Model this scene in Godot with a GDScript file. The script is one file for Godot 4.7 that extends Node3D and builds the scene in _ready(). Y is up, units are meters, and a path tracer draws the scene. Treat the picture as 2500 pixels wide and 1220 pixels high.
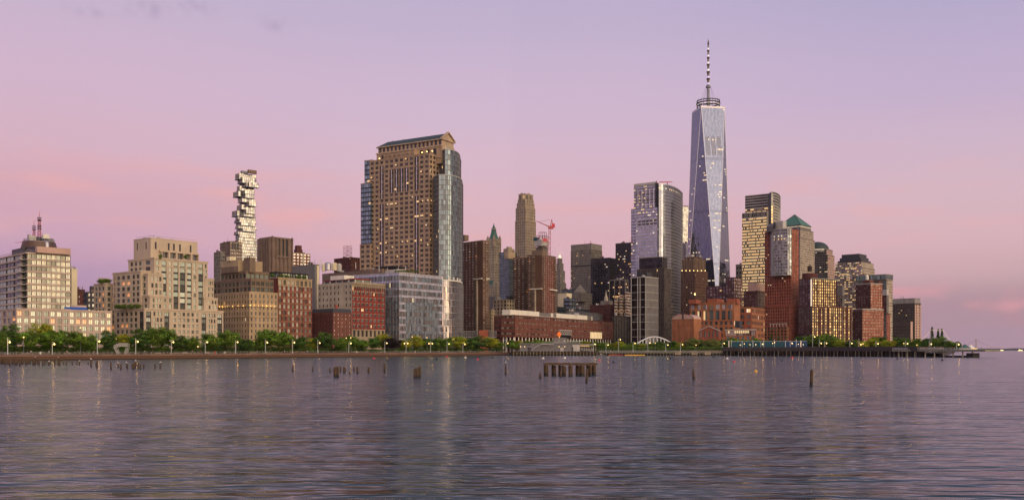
extends Node3D
# A dusk skyline seen across a wide river. Metres, y up, water level at y = 0, the camera looks along -z.
const F := 2290.0        # focal length of the photograph in its own pixels
const HZ := 854.0        # row of the horizon
const EYE := 4.5         # height of the camera over the water
const GY := 2.5          # height of the land over the water
const UP := Vector3.UP

var rng := RandomNumberGenerator.new()
var taken := {}
var M := {}
var PAL := {}
var cache := {}
var clus := FastNoiseLite.new()


class MB:
	var v := PackedVector3Array()
	var n := PackedVector3Array()
	var c := PackedColorArray()
	var ix := PackedInt32Array()

	func quad(a: Vector3, b: Vector3, d: Vector3, e: Vector3, col := Color.WHITE) -> void:
		var k := v.size()
		var nn := (e - a).cross(b - a)
		if nn.length_squared() < 1e-12:
			nn = (d - a).cross(b - a)
		nn = nn.normalized()
		v.append(a); v.append(b); v.append(d); v.append(e)
		for q in 4:
			n.append(nn); c.append(col)
		ix.append(k); ix.append(k + 1); ix.append(k + 2); ix.append(k); ix.append(k + 2); ix.append(k + 3)

	func tri(a: Vector3, b: Vector3, d: Vector3, col := Color.WHITE) -> void:
		var k := v.size()
		var nn := (d - a).cross(b - a).normalized()
		v.append(a); v.append(b); v.append(d)
		for q in 3:
			n.append(nn); c.append(col); ix.append(k + q)

	func obox(o: Vector3, ax: Vector3, ay: Vector3, az: Vector3, col := Color.WHITE) -> void:
		quad(o + az, o + az + ay, o + az + ay + ax, o + az + ax, col)
		quad(o + ax, o + ax + ay, o + ay, o, col)
		quad(o + ax + az, o + ax + az + ay, o + ax + ay, o + ax, col)
		quad(o, o + ay, o + ay + az, o + az, col)
		quad(o + ay + az, o + ay, o + ay + ax, o + ay + ax + az, col)
		quad(o, o + az, o + az + ax, o + ax, col)

	func box(x0: float, x1: float, y0: float, y1: float, z0: float, z1: float, col := Color.WHITE) -> void:
		obox(Vector3(x0, y0, z0), Vector3(x1 - x0, 0, 0), Vector3(0, y1 - y0, 0), Vector3(0, 0, z1 - z0), col)

	func tube(p0: Vector3, p1: Vector3, r0: float, r1: float, sides := 6, col := Color.WHITE, caps := true) -> void:
		var ax := (p1 - p0).normalized()
		var s := ax.cross(Vector3.UP if absf(ax.y) < 0.9 else Vector3.RIGHT).normalized()
		var t := s.cross(ax)
		var k := v.size()
		for i in sides + 1:
			var a := TAU * i / sides
			var d := s * cos(a) + t * sin(a)
			v.append(p0 + d * r0); v.append(p1 + d * r1)
			n.append(d); n.append(d); c.append(col); c.append(col)
		for i in sides:
			var q := k + i * 2
			ix.append_array([q, q + 3, q + 1, q, q + 2, q + 3])
		if caps:
			for i in sides:
				var a := TAU * i / sides
				var b := TAU * (i + 1) / sides
				tri(p1, p1 + (s * cos(b) + t * sin(b)) * r1, p1 + (s * cos(a) + t * sin(a)) * r1, col)

	# a surface of revolution about the vertical through c0; profile of (radius, height)
	func lathe(c0: Vector3, prof: Array, sides := 16, col := Color.WHITE, turn := 0.0, smooth := true) -> void:
		for j in prof.size() - 1:
			var p: Vector2 = prof[j]
			var q: Vector2 = prof[j + 1]
			for i in sides:
				var a := TAU * i / sides + turn
				var b := TAU * (i + 1) / sides + turn
				var da := Vector3(cos(a), 0, -sin(a))
				var db := Vector3(cos(b), 0, -sin(b))
				var k := v.size()
				quad(c0 + da * p.x + Vector3.UP * p.y, c0 + da * q.x + Vector3.UP * q.y, c0 + db * q.x + Vector3.UP * q.y, c0 + db * p.x + Vector3.UP * p.y, col)
				if smooth:
					var sl := Vector2(q.y - p.y, p.x - q.x).normalized()
					var na := (da * sl.x + Vector3.UP * sl.y).normalized()
					var nb := (db * sl.x + Vector3.UP * sl.y).normalized()
					n[k] = na; n[k + 1] = na; n[k + 2] = nb; n[k + 3] = nb

	func mesh() -> ArrayMesh:
		var m := ArrayMesh.new()
		add_to(m)
		return m

	func add_to(m: ArrayMesh) -> void:
		if v.is_empty():
			return
		var a := []
		a.resize(Mesh.ARRAY_MAX)
		a[Mesh.ARRAY_VERTEX] = v
		a[Mesh.ARRAY_NORMAL] = n
		a[Mesh.ARRAY_COLOR] = c
		a[Mesh.ARRAY_INDEX] = ix
		m.add_surface_from_arrays(Mesh.PRIMITIVE_TRIANGLES, a)


# ---------- places ----------
func P(x: float, y: float, d: float) -> Vector3:
	return Vector3((x - 1250.0) / F * d, EYE + (HZ - y) / F * d, -d)

func hy(y: float, d: float) -> float:
	return EYE + (HZ - y) / F * d

func G(x: float, d: float, h := GY) -> Vector3:
	return Vector3((x - 1250.0) / F * d, h, -d)


# ---------- nodes ----------
func numbered(called: String) -> String:
	var k: int = taken.get(called, -1) + 1
	taken[called] = k
	return called if k == 0 else "%s_%03d" % [called, k]

func tag(o: Node, label: String, category: String, group := "") -> Node:
	o.set_meta("label", label)
	o.set_meta("category", category)
	if group != "":
		o.set_meta("group", group)
	return o

func thing(called: String, label: String, category: String, at := Vector3.ZERO, turn := 0.0, group := "") -> Node3D:
	var o := Node3D.new()
	o.name = numbered(called)
	add_child(o)
	o.position = at
	o.rotation.y = turn
	tag(o, label, category, group)
	return o

func obj(called: String, m: Mesh, mat: Material, parent: Node, at := Vector3.ZERO) -> MeshInstance3D:
	var o := MeshInstance3D.new()
	o.name = called if parent != self else numbered(called)
	o.mesh = m
	if mat:
		for s in m.get_surface_count():
			o.set_surface_override_material(s, mat)
	o.position = at
	parent.add_child(o, true)
	return o

func struct(called: String, m: Mesh, mat: Material) -> MeshInstance3D:
	var o := obj(called, m, mat, self)
	o.set_meta("kind", "structure")
	return o


# ---------- materials ----------
func lin(r: float, g: float, b: float) -> Color:
	return Color(r, g, b).linear_to_srgb()

func mat(key: String, col: Color, rough := 0.85, metal := 0.0, tex := "", sc := Vector3.ONE) -> StandardMaterial3D:
	var m := StandardMaterial3D.new()
	m.resource_name = key
	m.albedo_color = Color(col.r, col.g, col.b).linear_to_srgb()
	m.roughness = rough
	m.metallic = metal
	if tex != "":
		m.albedo_texture = cache[tex]
		m.uv1_triplanar = true
		m.uv1_world_triplanar = true
		m.uv1_scale = sc
	M[key] = m
	return m

func noise_tex(freq: float, oct: int, lo: float, hi: float, size := 256, sd := 1) -> NoiseTexture2D:
	var fn := FastNoiseLite.new()
	fn.seed = sd
	fn.noise_type = FastNoiseLite.TYPE_SIMPLEX_SMOOTH
	fn.frequency = freq
	fn.fractal_octaves = oct
	var t := NoiseTexture2D.new()
	t.width = size; t.height = size
	t.seamless = true
	t.noise = fn
	var r := Gradient.new()
	r.set_color(0, Color(lo, lo, lo)); r.set_color(1, Color(hi, hi, hi))
	t.color_ramp = r
	return t

func glass(key: String, metal: float, rough: float, spec := 0.6) -> StandardMaterial3D:
	var m := mat(key, Color.WHITE, rough, metal)
	m.vertex_color_use_as_albedo = true
	m.metallic_specular = spec
	return m

func lamp_mat(key: String, col: Color, e: float) -> void:
	var m := mat(key, Color(0.6, 0.55, 0.45), 0.6)
	m.emission_enabled = true
	m.emission = Color(col.r, col.g, col.b).linear_to_srgb()
	m.emission_energy_multiplier = e

func materials() -> void:
	cache["grime"] = noise_tex(0.012, 5, 0.72, 1.0, 512, 3)
	cache["soft"] = noise_tex(0.02, 4, 0.86, 1.0, 256, 8)
	cache["rough"] = noise_tex(0.03, 5, 0.5, 1.0, 512, 5)
	var g := Vector3(0.03, 0.012, 0.03)      # streaks down the walls
	mat("pink_concrete", Color(0.515, 0.408, 0.322), 0.85, 0.0, "soft", g)
	mat("limestone", Color(0.546, 0.445, 0.313), 0.85, 0.0, "soft", g)
	mat("beige", Color(0.484, 0.366, 0.216), 0.88, 0.0, "grime", g)
	mat("taupe_brick", Color(0.242, 0.173, 0.115), 0.9, 0.0, "grime", g)
	mat("cream", Color(0.742, 0.658, 0.423), 0.85, 0.0, "soft", g)
	mat("red_brick", Color(0.25, 0.058, 0.036), 0.9, 0.0, "grime", g)
	mat("deep_red", Color(0.27, 0.04, 0.026), 0.9, 0.0, "grime", g)
	mat("dark_red", Color(0.12, 0.035, 0.028), 0.9, 0.0, "grime", g)
	mat("rust_brick", Color(0.2, 0.07, 0.045), 0.9, 0.0, "grime", g)
	mat("brown_brick", Color(0.139, 0.0731, 0.046), 0.9, 0.0, "grime", g)
	mat("orange_brick", Color(0.412, 0.162, 0.069), 0.9, 0.0, "grime", g)
	mat("bright_brick", Color(0.38, 0.11, 0.055), 0.9, 0.0, "grime", g)
	mat("granite", Color(0.474, 0.34, 0.216), 0.8, 0.0, "grime", g)
	mat("granite_pale", Color(0.556, 0.418, 0.276), 0.8, 0.0, "grime", g)
	mat("tan_stone", Color(0.412, 0.334, 0.221), 0.85, 0.0, "grime", g)
	mat("pale_stone", Color(0.515, 0.449, 0.322), 0.85, 0.0, "grime", g)
	mat("gray_stone", Color(0.268, 0.246, 0.198), 0.85, 0.0, "grime", g)
	mat("gray_panel", Color(0.175, 0.167, 0.152), 0.7, 0.0, "soft", g)
	mat("light_panel", Color(0.474, 0.46, 0.414), 0.6, 0.0, "soft", g)
	mat("white_panel", Color(0.803, 0.773, 0.644), 0.6, 0.0, "soft", g)
	mat("taupe_panel", Color(0.247, 0.173, 0.124), 0.85, 0.0, "grime", g)
	mat("dark_taupe", Color(0.105, 0.085, 0.072), 0.85, 0.0, "grime", g)
	mat("lamp_paint", Color(0.5, 0.54, 0.51), 0.5)
	mat("pink_panel", Color(0.515, 0.345, 0.267), 0.7, 0.0, "soft", g)
	mat("bronze", Color(0.1, 0.06, 0.04), 0.5, 0.3)
	mat("dark_metal", Color(0.022, 0.022, 0.026), 0.45, 0.2)
	mat("black_glass_wall", Color(0.012, 0.013, 0.016), 0.25, 0.1)
	mat("mullion", Color(0.03, 0.026, 0.022), 0.6)
	mat("steel", Color(0.4, 0.4, 0.43), 0.35, 0.6)
	mat("bright_steel", Color(0.85, 0.82, 0.8), 0.25, 0.9)
	mat("gray_metal", Color(0.2, 0.2, 0.215), 0.5, 0.3)
	mat("pale_paint", Color(0.74, 0.78, 0.75), 0.5)
	mat("rail_paint", Color(0.36, 0.38, 0.31), 0.6)
	mat("edge_white", Color(0.6, 0.59, 0.6), 0.3, 0.25)
	mat("verdigris", Color(0.1, 0.29, 0.215), 0.7, 0.0, "rough", Vector3(0.05, 0.05, 0.05))
	mat("dark_green_roof", Color(0.035, 0.075, 0.06), 0.6, 0.0, "rough", Vector3(0.05, 0.05, 0.05))
	mat("slate", Color(0.028, 0.03, 0.034), 0.6)
	mat("timber", Color(0.075, 0.05, 0.032), 0.9, 0.0, "rough", Vector3(0.5, 0.15, 0.5))
	mat("old_timber", Color(0.14, 0.085, 0.04), 0.95, 0.0, "rough", Vector3(0.6, 0.12, 0.6))
	mat("wet_timber", Color(0.018, 0.013, 0.008), 0.6, 0.0, "rough", Vector3(0.6, 0.2, 0.6))
	mat("cap_stone", Color(0.36, 0.215, 0.155), 0.9, 0.0, "rough", Vector3(0.08, 0.3, 0.08))
	mat("wale", Color(0.2, 0.1, 0.045), 0.9, 0.0, "rough", Vector3(0.05, 0.4, 0.05))
	mat("paving", Color(0.25, 0.22, 0.19), 0.9, 0.0, "grime", Vector3(0.1, 0.1, 0.1))
	mat("asphalt", Color(0.05, 0.05, 0.052), 0.9, 0.0, "grime", Vector3(0.05, 0.05, 0.05))
	mat("earth", Color(0.06, 0.065, 0.05), 0.95, 0.0, "grime", Vector3(0.05, 0.05, 0.05))
	mat("lawn", Color(0.05, 0.095, 0.02), 0.95, 0.0, "rough", Vector3(0.2, 0.2, 0.2))
	mat("bark", Color(0.12, 0.09, 0.065), 0.95, 0.0, "rough", Vector3(1, 0.4, 1))
	mat("rope_red", Color(0.55, 0.03, 0.04), 0.5)
	mat("boat_orange", Color(0.75, 0.15, 0.03), 0.5)
	mat("boat_yellow", Color(0.75, 0.42, 0.04), 0.5)
	mat("crane_red", Color(0.42, 0.06, 0.06), 0.5)
	mat("tent_green", Color(0.04, 0.12, 0.09), 0.7)
	mat("teal_mesh", Color(0.02, 0.1, 0.125), 0.8, 0.0, "soft", Vector3(0.1, 0.1, 0.1))
	mat("blue_mesh", Color(0.02, 0.075, 0.18), 0.8, 0.0, "soft", Vector3(0.1, 0.1, 0.1))
	mat("blue_cloth", Color(0.02, 0.08, 0.35), 0.8)
	mat("hill", Color(0.05, 0.07, 0.06), 0.95, 0.0, "grime", Vector3(0.003, 0.003, 0.003))
	glass("glass", 0.35, 0.07)
	glass("glass_dull", 0.15, 0.12)
	glass("mirror", 0.92, 0.05)
	glass("curtain", 0.75, 0.07)
	var leaf := mat("leaf", Color.WHITE, 0.75)
	leaf.vertex_color_use_as_albedo = true
	leaf.backlight_enabled = true
	leaf.backlight = Color(0.7, 0.7, 0.7)
	var skin := mat("cloth", Color.WHITE, 0.85)
	skin.vertex_color_use_as_albedo = true
	lamp_mat("lit_gold", Color(1, 0.56, 0.16), 0.75)
	lamp_mat("lit_warm", Color(1, 0.7, 0.32), 0.6)
	lamp_mat("lit_white", Color(1, 0.84, 0.6), 0.75)
	lamp_mat("lit_orange", Color(1, 0.3, 0.035), 0.7)
	lamp_mat("flame_glass", Color(1.0, 0.2, 0.015), 0.55)
	M["flame_glass"].albedo_color = lin(0.5, 0.08, 0.01)
	lamp_mat("lamp_glow", Color(1, 0.66, 0.2), 4.0)
	lamp_mat("lamp_white", Color(0.85, 0.9, 1), 3.0)
	lamp_mat("lamp_pale", Color(0.85, 0.8, 1.0), 0.6)
	lamp_mat("lamp_violet", Color(0.5, 0.42, 1.0), 0.6)
	lamp_mat("lamp_blue", Color(0.05, 0.1, 1), 4.0)
	PAL["cream"] = [Color(0.42, 0.42, 0.35), Color(0.38, 0.39, 0.34), Color(0.3, 0.33, 0.28), Color(0.44, 0.42, 0.33), Color(0.16, 0.16, 0.12), Color(0.07, 0.07, 0.055)]
	PAL["green"] = [Color(0.42, 0.5, 0.42), Color(0.34, 0.43, 0.36), Color(0.45, 0.5, 0.42), Color(0.13, 0.17, 0.15), Color(0.04, 0.05, 0.045)]
	PAL["green_dark"] = [Color(0.1, 0.15, 0.13), Color(0.05, 0.07, 0.06), Color(0.03, 0.035, 0.03), Color(0.16, 0.22, 0.19)]
	PAL["dark"] = [Color(0.03, 0.03, 0.032), Color(0.05, 0.048, 0.045), Color(0.09, 0.085, 0.08), Color(0.02, 0.02, 0.02)]
	PAL["mid"] = [Color(0.16, 0.16, 0.17), Color(0.1, 0.1, 0.11), Color(0.22, 0.21, 0.2), Color(0.06, 0.06, 0.06)]
	PAL["pale"] = [Color(0.5, 0.46, 0.42), Color(0.4, 0.38, 0.36), Color(0.6, 0.56, 0.5), Color(0.2, 0.19, 0.18)]
	PAL["blue"] = [Color(0.18, 0.27, 0.34), Color(0.22, 0.32, 0.4), Color(0.13, 0.2, 0.25), Color(0.27, 0.38, 0.44)]
	PAL["facet"] = [Color(0.2, 0.235, 0.33), Color(0.185, 0.22, 0.315), Color(0.215, 0.245, 0.335), Color(0.17, 0.205, 0.3)]
	PAL["prow"] = [Color(0.175, 0.195, 0.24), Color(0.16, 0.18, 0.23), Color(0.19, 0.205, 0.245)]
	PAL["flank"] = [Color(0.12, 0.18, 0.22), Color(0.09, 0.14, 0.17), Color(0.15, 0.21, 0.25), Color(0.06, 0.08, 0.1)]
	PAL["bay_glass"] = [Color(0.2, 0.23, 0.25), Color(0.14, 0.16, 0.18), Color(0.26, 0.28, 0.29), Color(0.09, 0.1, 0.11)]
	PAL["drum_glass"] = [Color(0.3, 0.28, 0.29), Color(0.22, 0.22, 0.24), Color(0.16, 0.16, 0.18), Color(0.36, 0.31, 0.29)]
	PAL["steel_blue"] = [Color(0.33, 0.37, 0.44), Color(0.29, 0.33, 0.4), Color(0.37, 0.4, 0.47)]
	PAL["lavender"] = [Color(0.43, 0.47, 0.59), Color(0.4, 0.44, 0.55), Color(0.47, 0.5, 0.62), Color(0.35, 0.39, 0.48)]
	PAL["silver"] = [Color(0.86, 0.86, 0.93), Color(0.82, 0.83, 0.91), Color(0.89, 0.88, 0.94), Color(0.78, 0.79, 0.88)]
	PAL["bright"] = [Color(0.95, 0.93, 0.9), Color(0.9, 0.88, 0.86), Color(0.8, 0.8, 0.82)]
	PAL["slab_glass"] = [Color(0.19, 0.19, 0.2), Color(0.16, 0.165, 0.175), Color(0.22, 0.215, 0.215), Color(0.12, 0.125, 0.14)]
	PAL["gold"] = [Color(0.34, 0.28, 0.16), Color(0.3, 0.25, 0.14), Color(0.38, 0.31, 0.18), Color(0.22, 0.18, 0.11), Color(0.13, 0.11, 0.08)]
	PAL["black"] = [Color(0.03, 0.03, 0.035), Color(0.045, 0.045, 0.05), Color(0.02, 0.02, 0.022)]


# ---------- buildings ----------
func bld(called: String, label: String, cat: String, x: float, d: float, phi_deg: float, wm: String, group := "") -> Dictionary:
	var ph := deg_to_rad(phi_deg)
	var o := thing(called, label, cat, G(x, d), PI / 2 - ph, group)
	rng.seed = hash(label)
	return {"node": o, "inv": o.transform.affine_inverse(), "phi": ph, "parts": {}, "wm": wm, "d": d, "nwin": 0}

func part(B: Dictionary, called: String, mk: String) -> MB:
	var key := called + "|" + mk
	if not B.parts.has(key):
		B.parts[key] = MB.new()
	return B.parts[key]

const LOOSE := ["glazing", "lit_window", "fin", "spandrel", "vent_slot", "mullion", "floor_band", "crown_pier", "cornice_lamp", "window_head", "arch_head"]

func done(B: Dictionary) -> Node3D:
	for key: String in B.parts:
		var mb: MB = B.parts[key]
		if mb.v.is_empty():
			continue
		var bits := key.split("|")
		var o := obj(bits[0], mb.mesh(), M[bits[1]], B.node)
		if bits[0] in LOOSE:
			o.set_meta("kind", "stuff")
	return B.node

# a box volume given by the rows and columns of its near vertical edge and of its two far edges
func vol(B: Dictionary, xl: float, xc: float, xr: float, yt: float, d: float, yb := -1.0, ins := 0.45, wm := "") -> Dictionary:
	var ph: float = B.phi
	var X := (xc - 1250.0) / F * d
	var kr := (xr - 1250.0) / F
	var kl := (xl - 1250.0) / F
	var s := (kr * d - X) / (sin(ph) - kr * cos(ph))
	var t := (X - kl * d) / (cos(ph) + kl * sin(ph))
	var p: Vector3 = B.inv * Vector3(X, GY, -d)
	var V := {"x0": p.x, "x1": p.x + s, "z0": p.z - t, "z1": p.z, "y0": 0.0 if yb < 0 else hy(yb, d) - GY, "y1": hy(yt, d) - GY, "d": d}
	body(B, V, ins, wm)
	return V

func body(B: Dictionary, V: Dictionary, ins := 0.45, wm := "") -> void:
	part(B, "wall", wm if wm != "" else B.wm).box(V.x0 + ins, V.x1, V.y0, V.y1, V.z0, V.z1 - ins)

func fw(V: Dictionary) -> Dictionary:
	return {"o": Vector3(V.x0, 0, V.z1), "r": Vector3(1, 0, 0), "n": Vector3(0, 0, 1), "w": V.x1 - V.x0}

func fnn(V: Dictionary) -> Dictionary:
	return {"o": Vector3(V.x0, 0, V.z0), "r": Vector3(0, 0, 1), "n": Vector3(-1, 0, 0), "w": V.z1 - V.z0}

# a facade plane between two points of the plan (the right one as one looks at it last)
func fline(a: Vector3, b: Vector3) -> Dictionary:
	var r := (b - a)
	r.y = 0
	var w := r.length()
	r = r / w
	return {"o": Vector3(a.x, 0, a.z), "r": r, "n": r.cross(UP).normalized(), "w": w}

func fbox(mb: MB, f: Dictionary, a0: float, a1: float, y0: float, y1: float, d0: float, d1: float, col := Color.WHITE) -> void:
	mb.obox(f.o + f.r * a0 + UP * y0 + f.n * d0, f.r * (a1 - a0), UP * (y1 - y0), f.n * (d1 - d0), col)

func fquad(mb: MB, f: Dictionary, a0: float, a1: float, y0: float, y1: float, d: float, col: Color, tilt := 0.0) -> void:
	var o: Vector3 = f.o + f.n * d
	var r: Vector3 = f.r
	var tx := rng.randfn(0, 1) * tilt * (a1 - a0)
	var ty := rng.randfn(0, 1) * tilt * (y1 - y0)
	var nn: Vector3 = f.n
	mb.quad(o + r * a0 + UP * y0 - nn * (tx + ty), o + r * a0 + UP * y1 + nn * (ty - tx), o + r * a1 + UP * y1 + nn * (tx + ty), o + r * a1 + UP * y0 + nn * (tx - ty), col)

func slab(B: Dictionary, f: Dictionary, a0: float, a1: float, y0: float, y1: float, d0 := -0.45, d1 := 0.0, called := "wall", wm := "") -> void:
	fbox(part(B, called, wm if wm != "" else B.wm), f, a0, a1, y0, y1, d0, d1)

# a window's pane and, as its child, the frame with mullions and transom; both meshes are shared
func window_meshes(w: float, h: float, mul: int, tr: bool) -> Array:
	var key := "win%.2f_%.2f_%d_%s" % [w, h, mul, tr]
	if cache.has(key):
		return cache[key]
	var g := MB.new()
	g.box(0, w, 0, h, -0.06, 0)
	var fr := MB.new()
	var t := 0.09
	fr.box(0, w, 0, t, 0.004, 0.1)
	fr.box(0, w, h - t, h, 0.004, 0.1)
	fr.box(0, t, t, h - t, 0.004, 0.1)
	fr.box(w - t, w, t, h - t, 0.004, 0.1)
	for i in mul:
		var c := w * (i + 1.0) / (mul + 1.0)
		fr.box(c - 0.06, c + 0.06, t, h - t, 0.004, 0.08)
	if tr:
		fr.box(t, w - t, h * 0.78, h * 0.78 + 0.1, 0.004, 0.07)
	cache[key] = [g.mesh(), fr.mesh()]
	return cache[key]

var pane_mats := {}
func pane_mat(c: Color, gk: String) -> StandardMaterial3D:
	var key := "%s%.3f%.3f%.3f" % [gk, c.r, c.g, c.b]
	if not pane_mats.has(key):
		var base: StandardMaterial3D = M[gk]
		var m := StandardMaterial3D.new()
		m.albedo_color = c.linear_to_srgb()
		m.roughness = base.roughness
		m.metallic = base.metallic
		m.metallic_specular = base.metallic_specular
		pane_mats[key] = m
	return pane_mats[key]

# piers, bands and panes over a rectangle of a facade
func grid(B: Dictionary, f: Dictionary, a0: float, a1: float, y0: float, y1: float, nx: int, ny: int, o: Dictionary) -> void:
	if nx < 1 or ny < 1 or a1 - a0 < 0.2 or y1 - y0 < 0.2:
		return
	var bay := (a1 - a0) / nx
	var fl := (y1 - y0) / ny
	var pw: float = o.get("pw", 0.4) * bay
	var bh: float = o.get("bh", 0.4) * fl
	var rec: float = o.get("rec", 0.35)
	var wm: String = o.get("wm", B.wm)
	var bm: String = o.get("bm", wm)
	var pm: String = o.get("pm", wm)
	var gm: String = o.get("gm", "glass")
	var pal: Array = PAL[o.get("pal", "dark")]
	var tilt: float = o.get("tilt", 0.006)
	var lit: float = o.get("lit", 0.0)
	var litk: Array = o.get("litk", ["lit_warm", "lit_gold", "lit_white"])
	var ind: bool = o.get("ind", false)
	var per: int = o.get("per", 1)      # panes side by side within a bay
	var skip: Array = o.get("skip", [])
	var every: int = o.get("every", 1)
	var pb := part(B, o.get("ppart", "wall" if pm == wm else "mullion"), pm)
	var bb := part(B, o.get("bpart", "wall" if bm == wm else "floor_band"), bm)
	if pw > 0.01:
		for i in nx + 1:
			if i % every:
				continue
			var c := a0 + i * bay
			fbox(pb, f, maxf(a0, c - pw / 2), minf(a1, c + pw / 2), y0, y1, -rec - 0.1, o.get("pd", 0.06))
	for j in ny:
		fbox(bb, f, a0 + 0.02, a1 - 0.02, y0 + j * fl, y0 + j * fl + bh, -rec - 0.1, o.get("bd", 0.0))
	var gb := part(B, "glazing", gm)
	var dark: Array = o.get("strip", [])
	for j in ny:
		for i in nx:
			if i in skip:
				fbox(bb, f, a0 + i * bay + pw / 2, a0 + (i + 1) * bay - pw / 2, y0 + j * fl + bh, y0 + (j + 1) * fl, -rec - 0.1, -0.01)
				continue
			var q0 := a0 + i * bay + pw / 2
			var q1 := a0 + (i + 1) * bay - pw / 2
			var w := (q1 - q0) / per
			var v0 := y0 + j * fl + bh
			var v1 := y0 + (j + 1) * fl
			for k in per:
				var p0 := q0 + k * w + (0.06 if per > 1 else 0.0)
				var p1 := q0 + (k + 1) * w - (0.06 if per > 1 else 0.0)
				var nz := clus.get_noise_2d(i * 9.0 + k * 3.0 + B.d, j * 47.0) * 0.5 + 0.5
				var on := lit > 0.0 and (rng.randf() < lit if lit > 0.5 else (nz > 0.5 + 0.3 * (1.0 - 2.2 * sqrt(lit)) and rng.randf() < 0.7))
				var col: Color = pal[rng.randi() % pal.size()] * rng.randf_range(0.85, 1.12)
				col.a = 1.0
				if ind and B.nwin < 300:
					B.nwin += 1
					var ms: Array = window_meshes(p1 - p0, v1 - v0, o.get("mul", 1), o.get("tr", false))
					var wn := obj("window", ms[0], M[litk[rng.randi() % litk.size()]] if on else pane_mat(pal[rng.randi() % pal.size()], gm), B.node)
					obj("frame", ms[1], M[o.get("fm", "mullion")], wn)
					var tx := rng.randfn(0, tilt)
					wn.transform = Transform3D(Basis(f.r, UP, f.n).rotated(UP, tx), f.o + f.r * p0 + UP * v0 + f.n * (-rec))
				elif on:
					var vm := lerpf(v0, v1, o.get("lit_from", 0.5))
					fquad(part(B, "lit_window", litk[rng.randi() % litk.size()]), f, p0, p1, vm, v1, -rec, Color.WHITE)
					if vm > v0:
						fquad(gb, f, p0, p1, v0, vm, -rec, col, tilt)
				else:
					fquad(gb, f, p0, p1, v0, v1, -rec, col, tilt)

# coping round the top of a volume
func coping(B: Dictionary, V: Dictionary, h := 0.9, out := 0.15, wm := "", called := "parapet") -> void:
	var mk: String = wm if wm != "" else B.wm
	var mb := part(B, called, mk)
	mb.box(V.x0 - out, V.x1 + out, V.y1 - h * 0.6, V.y1 + h * 0.4, V.z1 - 0.5, V.z1 + out)
	mb.box(V.x0 - out, V.x0 + 0.5, V.y1 - h * 0.6, V.y1 + h * 0.4, V.z0 - out, V.z1 - 0.5)

# both visible faces of a volume under one rule of bays and floors in metres
func clad(B: Dictionary, V: Dictionary, o: Dictionary) -> void:
	var w := fw(V)
	var nn := fnn(V)
	var par: float = o.get("par", 0.8)
	var ytop: float = V.y1 - par
	var fl: float = o.get("fl", 3.6)
	var ybase: float = V.y0 + o.get("base", 0.0)
	var ny := maxi(1, roundi((ytop - ybase) / fl))
	var bw: float = o.get("bw", 3.0)
	var bn: float = o.get("bn", bw)
	grid(B, w, 0, w.w, ybase, ytop, maxi(1, roundi(w.w / bw)), ny, o)
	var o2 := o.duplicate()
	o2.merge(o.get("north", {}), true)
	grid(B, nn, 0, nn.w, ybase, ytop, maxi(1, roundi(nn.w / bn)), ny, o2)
	if o.get("base", 0.0) > 0.0:
		slab(B, w, 0, w.w, V.y0, ybase); slab(B, nn, 0.02, nn.w - 0.02, V.y0, ybase)
	slab(B, w, 0.02, w.w - 0.02, ytop, V.y1 - 0.01, -0.45, 0.0, "wall", o.get("topm", ""))
	slab(B, nn, 0.04, nn.w - 0.04, ytop, V.y1 - 0.01, -0.45, 0.0, "wall", o.get("topm", ""))
	coping(B, V, minf(par, 0.9), 0.15, o.get("copm", o.get("topm", "")))

func plain(B: Dictionary, V: Dictionary, called := "wall", wm := "") -> void:
	slab(B, fw(V), 0, fw(V).w, V.y0, V.y1, -0.45, 0.0, called, wm)
	slab(B, fnn(V), 0.02, fnn(V).w - 0.02, V.y0, V.y1 - 0.01, -0.45, 0.0, called, wm)

func simple(called: String, label: String, cat: String, q: Array, wm: String, o: Dictionary) -> Dictionary:
	var B := bld(called, label, cat, q[1], q[4], q[5], wm)
	var V := vol(B, q[0], q[1], q[2], q[3], q[4])
	clad(B, V, o)
	clutter(B, V, 5, 0.0017 * q[4] + 1.4)
	B["V"] = V
	return B

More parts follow.
